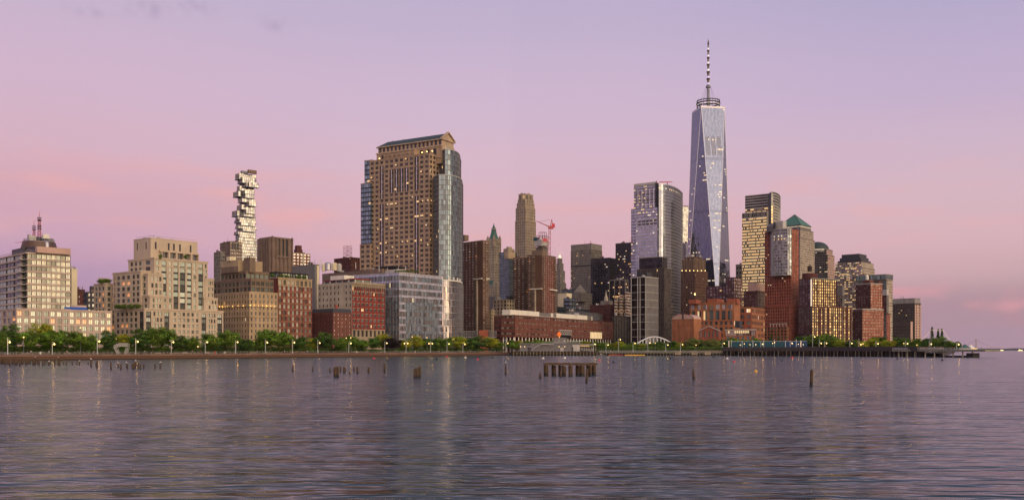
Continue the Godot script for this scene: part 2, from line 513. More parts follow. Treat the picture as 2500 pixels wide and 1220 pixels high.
# plant, vents and rails on the roof of a volume, towards its visible edges
func clutter(B: Dictionary, V: Dictionary, n := 5, hmax := 3.2) -> void:
	var w: float = V.x1 - V.x0
	var l: float = V.z1 - V.z0
	for k in n:
		var x: float = V.x0 + w * rng.randf_range(0.06, 0.8)
		var z: float = V.z1 - l * rng.randf_range(0.06, 0.8)
		var h := hmax * rng.randf_range(0.3, 1.0)
		var a := minf(w * 0.2, rng.randf_range(1.5, 5.0))
		var b := minf(l * 0.2, rng.randf_range(1.5, 5.0))
		var m := MB.new()
		match rng.randi() % 4:
			0, 1:
				m.box(x, x + a, V.y1 - 0.2, V.y1 + h, z - b, z)
				m.box(x + a * 0.1, x + a * 0.45, V.y1 + h, V.y1 + h + 0.5, z - b * 0.8, z - b * 0.3)
				obj("roof_unit", m.mesh(), M[["gray_panel", "light_panel", "taupe_panel"][rng.randi() % 3]], B.node)
			2:
				m.lathe(Vector3(x, V.y1 - 0.2, z), [Vector2(a * 0.35, 0), Vector2(a * 0.35, h * 0.8), Vector2(a * 0.2, h), Vector2(0, h * 1.05)], 10)
				obj("roof_vent", m.mesh(), M[["gray_metal", "steel", "timber"][rng.randi() % 3]], B.node)
			3:
				m.tube(Vector3(x, V.y1 - 0.2, z), Vector3(x, V.y1 + h * 1.9, z), 0.14, 0.08, 5)
				m.tube(Vector3(x - 0.7, V.y1 + h * 1.5, z), Vector3(x + 0.7, V.y1 + h * 1.5, z), 0.07, 0.07, 4)
				obj("roof_aerial", m.mesh(), M["gray_metal"], B.node)
	if V.d > 900:
		return
	var r := part(B, "roof_rail", "gray_metal")
	for f: Dictionary in [fw(V), fnn(V)]:
		fbox(r, f, 0.4, f.w - 0.4, V.y1 + 1.3, V.y1 + 1.42, -1.3, -1.2)

# a box set on a roof, as one part
func cap(B: Dictionary, called: String, mk: String, xl: float, xc: float, xr: float, yt: float, yb: float, d: float) -> Dictionary:
	var V := vol_dims(B, xl, xc, xr, yt, d, yb)
	part(B, called, mk).box(V.x0, V.x1, V.y0, V.y1, V.z0, V.z1)
	return V

func vol_dims(B: Dictionary, xl: float, xc: float, xr: float, yt: float, d: float, yb: float) -> Dictionary:
	var ph: float = B.phi
	var X := (xc - 1250.0) / F * d
	var kr := (xr - 1250.0) / F
	var kl := (xl - 1250.0) / F
	var p: Vector3 = B.inv * Vector3(X, GY, -d)
	return {"x0": p.x, "x1": p.x + (kr * d - X) / (sin(ph) - kr * cos(ph)), "z0": p.z - (X - kl * d) / (cos(ph) + kl * sin(ph)), "z1": p.z, "y0": hy(yb, d) - GY, "y1": hy(yt, d) - GY, "d": d}

# ---------- sky and light ----------
const SUN_AZ := 116.0
const WAVE := 12.0

func c8(r: float, g: float, b: float) -> Vector3:
	var c := Color(r / 255.0, g / 255.0, b / 255.0).srgb_to_linear()
	return Vector3(c.r, c.g, c.b)

func ramp(stops: Array, cols: Array, x: float) -> Vector3:
	for i in stops.size() - 1:
		if x <= stops[i + 1]:
			var t := clampf((x - stops[i]) / (stops[i + 1] - stops[i]), 0, 1)
			t = t * t * (3 - 2 * t) * 0.4 + t * 0.6
			return (cols[i] as Vector3).lerp(cols[i + 1], t)
	return cols[-1]

func sky_image() -> Image:
	var W := 1536
	var H := 768
	var els := [0.0, 2.6, 4.4, 6.3, 8.8, 11.2, 14.8, 20.4, 35.0, 60.0, 90.0]
	var left := [c8(166, 130, 164), c8(168, 133, 167), c8(182, 144, 176), c8(204, 159, 181), c8(213, 163, 178), c8(212, 172, 190), c8(207, 175, 200), c8(192, 174, 203), c8(165, 160, 198), c8(140, 142, 184), c8(128, 134, 176)]
	var mid := [c8(188, 142, 160), c8(208, 158, 172), c8(215, 168, 178), c8(217, 170, 180), c8(216, 174, 187), c8(211, 177, 196), c8(203, 177, 203), c8(186, 170, 203), c8(162, 158, 198), c8(140, 142, 184), c8(128, 134, 176)]
	var right := [c8(152, 122, 138), c8(172, 138, 150), c8(203, 163, 170), c8(214, 173, 182), c8(212, 177, 190), c8(205, 176, 197), c8(191, 170, 203), c8(172, 163, 200), c8(158, 156, 196), c8(140, 142, 184), c8(128, 134, 176)]
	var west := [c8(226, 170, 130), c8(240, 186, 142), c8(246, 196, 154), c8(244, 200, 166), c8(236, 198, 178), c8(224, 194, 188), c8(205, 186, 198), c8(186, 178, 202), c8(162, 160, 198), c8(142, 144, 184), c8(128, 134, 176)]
	var n1 := FastNoiseLite.new()
	n1.seed = 11; n1.frequency = 1.0; n1.fractal_octaves = 5
	var im := Image.create_empty(W, H, false, Image.FORMAT_RGBAF)
	for j in H:
		var el := 90.0 - (j + 0.5) / H * 180.0
		var e := maxf(el, 0.0)
		var cl := ramp(els, left, e)
		var cm := ramp(els, mid, e)
		var cr := ramp(els, right, e)
		var cw := ramp(els, west, e)
		for i in W:
			var az := (i + 0.5) / W * 360.0
			if az > 180.0:
				az -= 360.0      # the middle of a panorama lies behind, its edges ahead (-z)
			var c: Vector3
			if az < -28.0:
				var back := smoothstep(-95.0, -170.0, az)
				c = cl.lerp(cr, back * 0.8)
			elif az < 0.0:
				c = cl.lerp(cm, smoothstep(-28.0, -2.0, az))
			elif az < 28.0:
				c = cm.lerp(cr, smoothstep(4.0, 28.0, az))
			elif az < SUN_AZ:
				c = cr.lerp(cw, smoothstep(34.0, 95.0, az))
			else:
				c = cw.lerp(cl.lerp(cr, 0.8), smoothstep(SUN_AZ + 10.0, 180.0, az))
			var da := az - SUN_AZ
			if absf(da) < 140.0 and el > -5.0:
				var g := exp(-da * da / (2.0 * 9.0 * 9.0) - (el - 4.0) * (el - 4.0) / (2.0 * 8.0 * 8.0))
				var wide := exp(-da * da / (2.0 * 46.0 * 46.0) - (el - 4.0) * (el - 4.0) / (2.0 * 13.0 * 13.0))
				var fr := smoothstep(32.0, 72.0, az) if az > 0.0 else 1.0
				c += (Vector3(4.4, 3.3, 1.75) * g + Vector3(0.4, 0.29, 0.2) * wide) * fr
			if el > 0.0 and el < 30.0 and absf(az) < 100.0:
				# wisps of cloud: pink streaks low down, thin grey puffs high on the left
				var s := n1.get_noise_2d(az * 0.085 + 3.0, el * 0.62 - az * 0.006) * 0.5 + 0.5
				var lowband := exp(-pow((el - 8.2) / 2.3, 2.0)) * (0.55 + 0.45 * smoothstep(8.0, -14.0, az))
				var streak := smoothstep(0.5, 0.78, s) * lowband
				c = c.lerp(c8(236, 168, 165), streak * 0.62)
				var rb := exp(-pow((el - 3.0 + (az - 24.0) * 0.13) / 0.75, 2.0)) * smoothstep(15.0, 22.0, az) * smoothstep(60.0, 40.0, az)
				c = c.lerp(c8(222, 150, 158), smoothstep(0.42, 0.75, n1.get_noise_2d(az * 0.22, el * 1.1 + 9.0) * 0.5 + 0.5) * rb * 0.75)
				var puff := 0.0
				for q: Array in [[-21.3, 18.7, 1.1, 0.34], [-18.9, 19.0, 1.2, 0.42], [-14.1, 18.6, 0.8, 0.3], [-24.3, 18.2, 1.0, 0.2]]:
					puff = maxf(puff, exp(-pow((az - q[0]) / q[2], 2.0) - pow((el - q[1]) / q[3], 2.0)))
				puff *= smoothstep(0.4, 0.66, n1.get_noise_2d(az * 1.5 + 40.0, el * 4.2) * 0.5 + 0.5)
				c = c.lerp(c8(160, 138, 170), puff * 0.6)
			var grey := (c.x + c.y + c.z) / 3.0
			c = c.lerp(Vector3.ONE * grey, 0.11) * 1.05
			im.set_pixel(i, j, Color(c.x, c.y, c.z, 1.0))
	return im

func site_light() -> void:
	var cam := Camera3D.new()
	cam.name = "camera"
	cam.projection = Camera3D.PROJECTION_FRUSTUM
	cam.near = 1.0
	cam.far = 20000.0
	cam.size = 1220.0 / F
	cam.frustum_offset = Vector2(0, (HZ - 610.0) / F)
	cam.position = Vector3(0, EYE, 0)
	add_child(cam)
	cam.current = true
	var env := Environment.new()
	env.background_mode = Environment.BG_SKY
	env.tonemap_mode = Environment.TONE_MAPPER_LINEAR
	env.tonemap_exposure = 1.0
	env.sdfgi_enabled = true
	env.ssao_enabled = true
	env.ssil_enabled = true
	env.fog_enabled = true
	env.fog_mode = Environment.FOG_MODE_EXPONENTIAL
	env.fog_density = 0.000012
	env.fog_light_color = Color(0.9, 0.86, 0.92)
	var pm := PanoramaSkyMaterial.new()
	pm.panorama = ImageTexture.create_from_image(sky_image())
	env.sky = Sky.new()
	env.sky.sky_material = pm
	var we := WorldEnvironment.new()
	we.name = "surroundings"
	we.environment = env
	add_child(we)
	var twilight_fill := DirectionalLight3D.new()  # added wide fill standing for the twilight arch, turned to brighten north faces
	twilight_fill.name = "twilight_fill"
	twilight_fill.light_color = Color(1.0, 0.87, 0.72)
	twilight_fill.light_energy = 0.95
	twilight_fill.light_angular_distance = 80.0
	twilight_fill.shadow_enabled = true
	add_child(twilight_fill)
	var a := deg_to_rad(150.0)
	var e := deg_to_rad(18.0)
	twilight_fill.look_at_from_position(Vector3(sin(a) * cos(e), sin(e), -cos(a) * cos(e)) * 100.0, Vector3.ZERO)


# ---------- water ----------
func make_water() -> void:
	var w := FastNoiseLite.new()
	w.seed = 21; w.noise_type = FastNoiseLite.TYPE_SIMPLEX_SMOOTH
	w.frequency = 0.16; w.fractal_octaves = 3; w.fractal_gain = 0.5
	var big := FastNoiseLite.new()
	big.seed = 22; big.frequency = 0.03; big.fractal_octaves = 2
	var angs := PackedFloat32Array()
	var a := -180.0
	while a < 180.0:
		angs.append(a)
		a += 0.11 if absf(a) < 33.0 else (1.0 if absf(a) < 45.0 else 5.0)
	angs.append(180.0)
	var rads := PackedFloat32Array([0.0])
	var r := 9.0
	while r < 700.0:
		rads.append(r)
		r *= 1.0095
	while r < 9500.0:
		rads.append(r)
		r *= 1.06
	var na := angs.size()
	var nr := rads.size()
	var v := PackedVector3Array()
	v.resize(na * nr)
	for j in nr:
		var R := rads[j]
		var fade := clampf(1.0 - R / 650.0, 0.0, 1.0)
		for i in na:
			var t := deg_to_rad(angs[i])
			var x := sin(t) * R
			var z := -cos(t) * R
			var h := 0.0
			if fade > 0.0 and absf(angs[i]) < 45.0 and R > 1.0:
				h = (w.get_noise_2d(x * 0.34, z) * 0.1 + big.get_noise_2d(x * 0.4, z) * 0.2) * (0.35 + 0.65 * fade) * (0.75 + 0.5 * big.get_noise_2d(x * 0.3 + 500.0, z * 0.3))
			v[j * na + i] = Vector3(x, h, z)
	var nrm := PackedVector3Array()
	nrm.resize(na * nr)
	nrm.fill(UP)
	var ix := PackedInt32Array()
	for j in nr - 1:
		for i in na - 1:
			var k := j * na + i
			ix.append(k); ix.append(k + na); ix.append(k + na + 1)
			ix.append(k); ix.append(k + na + 1); ix.append(k + 1)
			if j > 0 and i > 0:
				nrm[k] = (v[k + 1] - v[k - 1]).cross(v[k - na] - v[k + na]).normalized()
				if nrm[k].y < 0:
					nrm[k] = -nrm[k]
	var arr := []
	arr.resize(Mesh.ARRAY_MAX)
	arr[Mesh.ARRAY_VERTEX] = v
	arr[Mesh.ARRAY_NORMAL] = nrm
	arr[Mesh.ARRAY_INDEX] = ix
	var m := ArrayMesh.new()
	m.add_surface_from_arrays(Mesh.PRIMITIVE_TRIANGLES, arr)
	var wm := StandardMaterial3D.new()
	wm.resource_name = "water"
	wm.albedo_color = lin(0.018, 0.04, 0.046)
	wm.roughness = 0.12
	wm.metallic_specular = 0.33
	# ripples: long across the view, short along it; the picture is 4 times finer along z than along x
	var fn := FastNoiseLite.new()
	fn.seed = 5; fn.noise_type = FastNoiseLite.TYPE_SIMPLEX_SMOOTH; fn.frequency = 0.014; fn.fractal_octaves = 4; fn.fractal_gain = 0.55
	var im := fn.get_seamless_image(320, 1280)
	im.convert(Image.FORMAT_RGBA8)
	im.bump_map_to_normal_map(WAVE)
	for y in im.get_height():
		for q in im.get_width():
			var c := im.get_pixel(q, y)
			im.set_pixel(q, y, Color(0.5 + (c.r - 0.5) * 0.3, c.g, c.b))
	wm.normal_enabled = true
	wm.normal_texture = ImageTexture.create_from_image(im)
	wm.normal_scale = 1.0
	wm.uv1_triplanar = true
	wm.uv1_world_triplanar = true
	wm.uv1_scale = Vector3(0.021, 0.024, 0.024)
	struct("water", m, wm)


# ---------- shore ----------
var SH := {}       # the line of the sea wall, as a facade plane

func shore(x: float, inland := 0.0, h := GY) -> Vector3:
	var o: Vector3 = SH.o - SH.n * inland
	var k := (x - 1250.0) / F
	var a: float = (-k * o.z - o.x) / (SH.r.x + k * SH.r.z)
	var p: Vector3 = o + SH.r * a
	return Vector3(p.x, h, p.z)

func poly(called: String, pts: Array, h: float, mk: String) -> void:
	var pg := PackedVector2Array()
	for p: Vector2 in pts:
		pg.append(p)
	var tr := Geometry2D.triangulate_polygon(pg)
	var mb := MB.new()
	for k in tr.size() / 3:
		var a := pg[tr[k * 3]]
		var b := pg[tr[k * 3 + 1]]
		var c := pg[tr[k * 3 + 2]]
		if (b - a).cross(c - a) < 0:
			var s := b; b = c; c = s
		mb.tri(Vector3(a.x, h, -a.y), Vector3(c.x, h, -c.y), Vector3(b.x, h, -b.y))
		mb.n[mb.n.size() - 1] = UP; mb.n[mb.n.size() - 2] = UP; mb.n[mb.n.size() - 3] = UP
	struct(called, mb.mesh(), M[mk])

func make_shore() -> void:
	SH = fline(Vector3(-284, 0, -264), Vector3(-3, 0, -799))
	var L: float = SH.w
	# the land as one sheet, higher than the water, with a wall down to the river round its edge
	var land := [Vector2(-284, 264), Vector2(-3, 799), Vector2(60, 800), Vector2(175, 748), Vector2(250, 650), Vector2(268, 585), Vector2(420, 900), Vector2(800, 1690), Vector2(760, 2700), Vector2(-2600, 2700), Vector2(-2600, 264)]
	poly("ground", land, GY - 0.02, "earth")
	var inl := func(p: Vector2, d: float) -> Vector2:
		return Vector2(p.x - SH.n.x * d, p.y + SH.n.z * d)
	var A := Vector2(SH.o.x, -SH.o.z)
	var Z := Vector2(-3, 799)
	poly("esplanade_path", [inl.call(A, 0.3), inl.call(Z, 0.3), inl.call(Z, 5.5), inl.call(A, 5.5)], GY + 0.02, "paving")
	poly("lawn", [inl.call(A, 5.6), inl.call(Z, 5.6), inl.call(Z, 22), inl.call(A, 22)], GY + 0.015, "lawn")
	poly("road", [inl.call(A, 24), inl.call(Z, 24), inl.call(Z, 46), inl.call(A, 46)], GY + 0.02, "asphalt")
	var bulk := MB.new()
	for i in range(1, 8):
		var p: Vector2 = land[i]
		var q: Vector2 = land[i + 1]
		var f := fline(Vector3(p.x, 0, -p.y), Vector3(q.x, 0, -q.y))
		fbox(bulk, f, 0, f.w, -1.5, GY - 0.03, -1.0, 0.0)
	struct("bulkhead_wall", bulk.mesh(), M["wet_timber"])
	# sea wall: coping blocks over a timber wale over the dark tide line
	var wall := Node3D.new()
	wall.name = "seawall"
	wall.set_meta("kind", "structure")
	add_child(wall)
	var mb := MB.new()
	fbox(mb, SH, 0, L, -1.5, 0.32, -2.0, -0.05)
	obj("tide_band", mb.mesh(), M["wet_timber"], wall)
	mb = MB.new()
	fbox(mb, SH, 0, L, 0.32, 1.38, -2.0, 0.0)
	obj("wale", mb.mesh(), M["wale"], wall)
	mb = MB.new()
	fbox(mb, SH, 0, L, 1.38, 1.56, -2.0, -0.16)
	obj("dark_joint", mb.mesh(), M["wet_timber"], wall)  # dark recessed band between wale and coping
	var tones := []
	for k in 4:
		tones.append(mat("cap_%d" % k, Color(0.34, 0.2, 0.145) * [0.82, 1.0, 1.1, 0.92][k], 0.9, 0.0, "rough", Vector3(0.08, 0.3, 0.08)))
	var nb := 110
	var bl := L / nb
	mb = MB.new()
	mb.obox(Vector3(0.03, 0, 0), Vector3(bl - 0.06, 0, 0), Vector3(0, 0.98, 0), Vector3(0, 0, 2.3))
	var bm := mb.mesh()
	for i in nb:
		var o := obj("cap_stone", bm, tones[rng.randi() % 4], wall)
		o.transform = Transform3D(Basis(SH.r, UP, SH.n), SH.o + SH.r * (i * bl) + UP * (1.56 + rng.randf_range(-0.03, 0.02)) - SH.n * (2.2 + rng.randf_range(-0.04, 0.04)))
	# railing
	var rail := thing("railing", "long pale metal railing along the edge of the left bank esplanade", "railing")
	mb = MB.new()
	mb.box(-0.045, 0.045, 0, 1.12, -0.045, 0.045)
	var pmesh := mb.mesh()
	var n := 236
	for i in n:
		var o := obj("post", pmesh, M["rail_paint"], rail)
		o.transform = Transform3D(Basis(SH.r, UP, SH.n), SH.o + SH.r * (L * (i + 0.5) / n) + UP * GY - SH.n * 0.5)
	for hh: float in [0.38, 0.72, 1.1]:
		mb = MB.new()
		fbox(mb, SH, 0, L, GY + hh, GY + hh + (0.07 if hh > 1 else 0.03), -0.54, -0.46)
		obj("rail", mb.mesh(), M["rail_paint"], rail)
	# far shore and hills at the right
	mb = MB.new()
	var hn := FastNoiseLite.new()
	hn.frequency = 0.004; hn.seed = 4; hn.fractal_octaves = 4
	var prev := 0.0
	var N := 150
	for i in N:
		var x0 := 2600.0 + i * 40.0
		var x1 := x0 + 40.0
		var h0 := 8.0 + 9.0 * (hn.get_noise_1d(x0) + 0.6) * smoothstep(2600, 3100, x0)
		var h1 := 8.0 + 9.0 * (hn.get_noise_1d(x1) + 0.6) * smoothstep(2600, 3100, x1)
		mb.quad(Vector3(x0, -1, -7000), Vector3(x0, h0, -7060), Vector3(x1, h1, -7060), Vector3(x1, -1, -7000))
		mb.quad(Vector3(x0, h0, -7060), Vector3(x0, h0 * 1.4, -7600), Vector3(x1, h1 * 1.4, -7600), Vector3(x1, h1, -7060))
	struct("far_shore_hills", mb.mesh(), M["hill"])

# ---------- trees ----------
const ORD := ["first", "second", "third", "fourth", "fifth", "sixth", "seventh", "eighth", "ninth", "tenth", "eleventh", "twelfth", "thirteenth", "fourteenth", "fifteenth", "sixteenth", "seventeenth", "eighteenth", "nineteenth", "twentieth"]
const TENS := ["", "", "twenty", "thirty", "forty", "fifty"]

func ordinal(i: int) -> String:
	if i < 20:
		return ORD[i]
	var n := i + 1
	if n % 10 == 0:
		return ["twentieth", "thirtieth", "fortieth", "fiftieth", "sixtieth"][n / 10 - 2]
	return TENS[n / 10] + "-" + ORD[n % 10 - 1]

# a crown of leaf-sized faces in clumps, about 1 m high and 1 m wide, standing on y = 0
func crown_mesh(sd: int, clumps: int, per: int, leaf: float, tone: Color, spread: float, cone := false, wide := 1.0) -> ArrayMesh:
	var r := RandomNumberGenerator.new()
	r.seed = sd
	var mb := MB.new()
	for i in clumps:
		var t := r.randf()
		var d := Vector3(r.randfn(), r.randfn() * 0.9, r.randfn()).normalized()
		var rad := pow(r.randf(), 0.4)
		var ctr := Vector3(d.x * 0.36 * rad * wide, 0.5 + d.y * 0.4 * rad, d.z * 0.36 * rad * wide)
		if cone:
			var y := pow(t, 1.25)
			var a := r.randf() * TAU
			var rr := (1.0 - y) * 0.42 * sqrt(r.randf_range(0.3, 1.0))
			ctr = Vector3(cos(a) * rr, 0.05 + y * 0.93, sin(a) * rr)
		else:
			if ctr.y < 0.3:      # flatter and narrower below
				ctr.x *= 0.8; ctr.z *= 0.8
				ctr.y = lerpf(ctr.y, 0.24, 0.4)
		var cs := spread * r.randf_range(0.7, 1.35)
		var hue := r.randf_range(0.55, 1.45)
		var yel := r.randf_range(0.85, 1.3)
		var cc := Color(tone.r * hue * yel, tone.g * hue, tone.b * hue * 0.9)
		for k in per:
			var off := Vector3(r.randfn(), r.randfn() * 0.75, r.randfn())
			if off.length() > 2.2:
				off *= 0.5
			var p := ctr + off * cs
			var u := Vector3(r.randfn(), r.randfn(), r.randfn()).normalized()
			var w := u.cross(Vector3(r.randfn(), r.randfn(), r.randfn())).normalized()
			var s := leaf * r.randf_range(0.6, 1.3)
			var jit := r.randf_range(0.75, 1.25)
			var q := mb.v.size()
			mb.quad(p - u * s - w * s * 0.55, p - u * s * 0.3 + w * s * 0.6, p + u * s + w * s * 0.4, p + u * s * 0.4 - w * s * 0.6, Color(cc.r * jit, cc.g * jit, cc.b * jit))
			var nn := (mb.n[q] * 0.5 + (p - Vector3(0, 0.45, 0)).normalized() * 0.7 + off.normalized() * 0.5).normalized()
			for e in 4:
				mb.n[q + e] = nn
	return mb.mesh()

func trunk_mesh(sd: int) -> ArrayMesh:
	var r := RandomNumberGenerator.new()
	r.seed = sd
	var mb := MB.new()
	var top := Vector3(r.randf_range(-0.03, 0.03), 0.42, r.randf_range(-0.03, 0.03))
	mb.tube(Vector3.ZERO, top, 0.022, 0.015, 7)
	for i in 6:
		var a := TAU * i / 6.0 + r.randf()
		var st := Vector3(0, 0.26, 0).lerp(top, r.randf())
		var en := st + Vector3(cos(a) * 0.2, r.randf_range(0.18, 0.36), sin(a) * 0.2)
		mb.tube(st, en, 0.011, 0.004, 5)
	return mb.mesh()

var crowns := {}
var trunks := []

func make_tree_kinds() -> void:
	for k in 4:
		trunks.append(trunk_mesh(70 + k))
	for k in 5:
		crowns["green%d" % k] = crown_mesh(100 + k, 50, 150, 0.021, Color(0.165, 0.31, 0.028), 0.062)
	for k in 3:
		crowns["dark%d" % k] = crown_mesh(200 + k, 50, 150, 0.021, Color(0.1, 0.22, 0.03), 0.06)
	for k in 3:
		crowns["bright%d" % k] = crown_mesh(300 + k, 50, 150, 0.021, Color(0.36, 0.44, 0.022), 0.062)
	for k in 2:
		crowns["willow%d" % k] = crown_mesh(400 + k, 50, 130, 0.018, Color(0.22, 0.31, 0.075), 0.05)
	crowns["purple0"] = crown_mesh(500, 50, 150, 0.021, Color(0.032, 0.02, 0.024), 0.06)
	for k in 2:
		crowns["conifer%d" % k] = crown_mesh(600 + k, 70, 70, 0.02, Color(0.065, 0.14, 0.04), 0.035, true)
	for k in 3:
		crowns["shrub%d" % k] = crown_mesh(700 + k, 30, 110, 0.028, Color(0.14, 0.26, 0.035), 0.1, false, 1.25)

func tree(at: Vector3, height: float, width: float, kind: String, label: String, group: String, called := "tree") -> void:
	var counts := {"green": 5, "dark": 3, "bright": 3, "willow": 2, "purple": 1, "conifer": 2, "shrub": 3}
	var o := thing(called, label, "shrub" if kind == "shrub" else "tree", at, rng.randf() * TAU, group)
	var c := obj("crown", crowns[kind + str(rng.randi() % int(counts[kind]))], M["leaf"], o)
	var low := 0.16 if kind in ["green", "dark", "bright", "purple", "willow"] else 0.0
	c.scale = Vector3(width, height * (1.0 - low), width)
	c.position.y = height * low
	if kind != "shrub":
		var t := obj("trunk", trunks[rng.randi() % 4], M["bark"], o)
		t.scale = Vector3(height * 0.75, height, height * 0.75)

func make_trees() -> void:
	rng.seed = 77
	var word := {"green": "leafy mid green", "dark": "dark green dense", "bright": "bright yellow-green", "willow": "pale feathery grey-green", "purple": "purple-leaved", "conifer": "pointed dark conifer"}
	# x, row of the top, width in pixels, kind, metres inland of the sea wall
	var left := [[4, 806, 36, "green", 7], [26, 788, 58, "dark", 16], [66, 797, 52, "green", 9], [104, 780, 66, "bright", 15], [122, 803, 62, "green", 8], [150, 802, 54, "green", 12], [188, 806, 60, "green", 9], [222, 815, 44, "green", 13], [262, 804, 50, "dark", 9], [300, 812, 50, "bright", 18], [340, 800, 58, "dark", 10], [372, 797, 56, "green", 9], [396, 788, 66, "green", 14], [440, 818, 60, "dark", 12], [470, 816, 46, "green", 8], [512, 812, 54, "green", 9], [556, 800, 62, "green", 10], [598, 822, 50, "dark", 9], [628, 826, 44, "green", 13], [656, 797, 66, "green", 9], [692, 806, 54, "green", 14], [728, 815, 56, "dark", 9], [762, 822, 38, "bright", 16], [790, 808, 60, "dark", 10], [830, 822, 50, "green", 9], [852, 816, 50, "green", 18], [880, 824, 46, "green", 9], [908, 820, 48, "dark", 10], [934, 812, 50, "bright", 18], [958, 821, 54, "purple", 9], [986, 826, 40, "bright", 13], [1016, 817, 46, "bright", 14], [1046, 822, 46, "dark", 9], [1072, 818, 46, "green", 14], [1092, 822, 36, "green", 9], [1116, 817, 44, "bright", 11], [1142, 822, 46, "dark", 9], [1168, 818, 54, "dark", 11], [1196, 820, 48, "bright", 10], [1216, 828, 34, "green", 9]]
	for i in left.size():
		var q: Array = left[i]
		var p := shore(q[0], q[4])
		var d := -p.z
		var h := hy(q[1], d) - GY
		tree(p, h, q[2] / F * d * 1.18, q[3], "%s tree, %s from the left along the left bank esplanade" % [word[q[3]], ordinal(i)], "trees along the left bank")
	# low planting under the trees of the left bank
	for i in 58:
		var x := 4.0 + i * 21.4 + rng.randf_range(-7, 7)
		var p := shore(x, rng.randf_range(14.0, 19.0))
		tree(p, rng.randf_range(3.0, 5.4), rng.randf_range(9, 13), "shrub", "low green shrub mass under the esplanade trees, %s from the left" % ordinal(i), "shrubs under the left bank trees", "shrub")
	var right := [[1250, 828, 40, "green", 840], [1268, 830, 34, "bright", 850], [1288, 826, 40, "green", 860], [1314, 826, 44, "green", 850], [1340, 826, 46, "green", 860], [1372, 829, 40, "dark", 850], [1402, 830, 42, "green", 850], [1432, 830, 44, "bright", 845], [1458, 832, 40, "green", 840], [1484, 834, 40, "green", 835], [1512, 832, 40, "bright", 830], [1542, 834, 40, "green", 825], [1566, 836, 34, "bright", 825], [1598, 833, 40, "green", 815], [1618, 829, 44, "dark", 815], [1646, 828, 40, "dark", 815], [1664, 834, 34, "bright", 805], [1690, 821, 50, "willow", 800], [1708, 824, 50, "dark", 805], [1736, 824, 60, "willow", 795], [1762, 826, 40, "dark", 800], [1788, 822, 46, "green", 800], [1812, 822, 46, "green", 800], [1842, 823, 46, "green", 800], [1868, 826, 34, "dark", 780], [1884, 816, 22, "conifer", 790], [1902, 820, 22, "conifer", 790], [1962, 816, 50, "dark", 780], [1984, 811, 54, "green", 790], [2010, 813, 56, "green", 780], [2036, 820, 54, "green", 760], [2058, 827, 44, "bright", 740], [2084, 828, 40, "dark", 730], [2106, 830, 34, "bright", 715], [2130, 822, 46, "bright", 720], [2148, 817, 48, "dark", 740], [2170, 827, 40, "bright", 705], [2192, 822, 44, "dark", 725], [2212, 824, 40, "green", 700], [2236, 826, 40, "green", 690], [2256, 820, 44, "dark", 705], [2274, 828, 40, "dark", 680], [2290, 817, 46, "green", 680], [2308, 826, 40, "dark", 665], [2328, 828, 36, "green", 655], [2340, 836, 24, "dark", 645], [2277, 799, 22, "conifer", 690], [2292, 804, 22, "conifer", 692], [2301, 803, 20, "conifer", 685]]
	right.sort_custom(func(a, b): return a[0] < b[0])
	for i in right.size():
		var q: Array = right[i]
		var d: float = q[4]
		tree(G(q[0], d), hy(q[1], d) - GY, q[2] / F * d * 1.18, q[3], "%s tree, %s from the left on the right bank behind the piers" % [word[q[3]], ordinal(i)], "trees along the right bank")
	for i in 26:
		var x := 1462.0 + i * 12.2 + rng.randf_range(-3, 3)
		var d := 792.0 - i * 1.0
		tree(G(x, d), hy(rng.randf_range(842, 846), d) - GY, 16.0 / F * d * 1.25, "shrub", "round green shrub behind the boardwalk fence, %s from the left" % ordinal(i), "shrubs behind the boardwalk", "shrub")

# ---------- buildings of the left third ----------
func lattice(B: Dictionary, called: String, mk: String, base: Vector3, h: float, w0: float, w1: float, n: int, rad: float) -> void:
	var mb := part(B, called, mk)
	for k in n:
		var y0 := h * k / n
		var y1 := h * (k + 1) / n
		var a := lerpf(w0, w1, float(k) / n) / 2.0
		var b := lerpf(w0, w1, float(k + 1) / n) / 2.0
		var c0 := [Vector3(-a, y0, -a), Vector3(a, y0, -a), Vector3(a, y0, a), Vector3(-a, y0, a)]
		var c1 := [Vector3(-b, y1, -b), Vector3(b, y1, -b), Vector3(b, y1, b), Vector3(-b, y1, b)]
		for i in 4:
			mb.tube(base + c0[i], base + c1[i], rad, rad, 4, Color.WHITE, false)
			mb.tube(base + c1[i], base + c1[(i + 1) % 4], rad * 0.7, rad * 0.7, 4, Color.WHITE, false)
			if (k + i) % 2 == 0:
				mb.tube(base + c0[i], base + c1[(i + 1) % 4], rad * 0.6, rad * 0.6, 4, Color.WHITE, false)

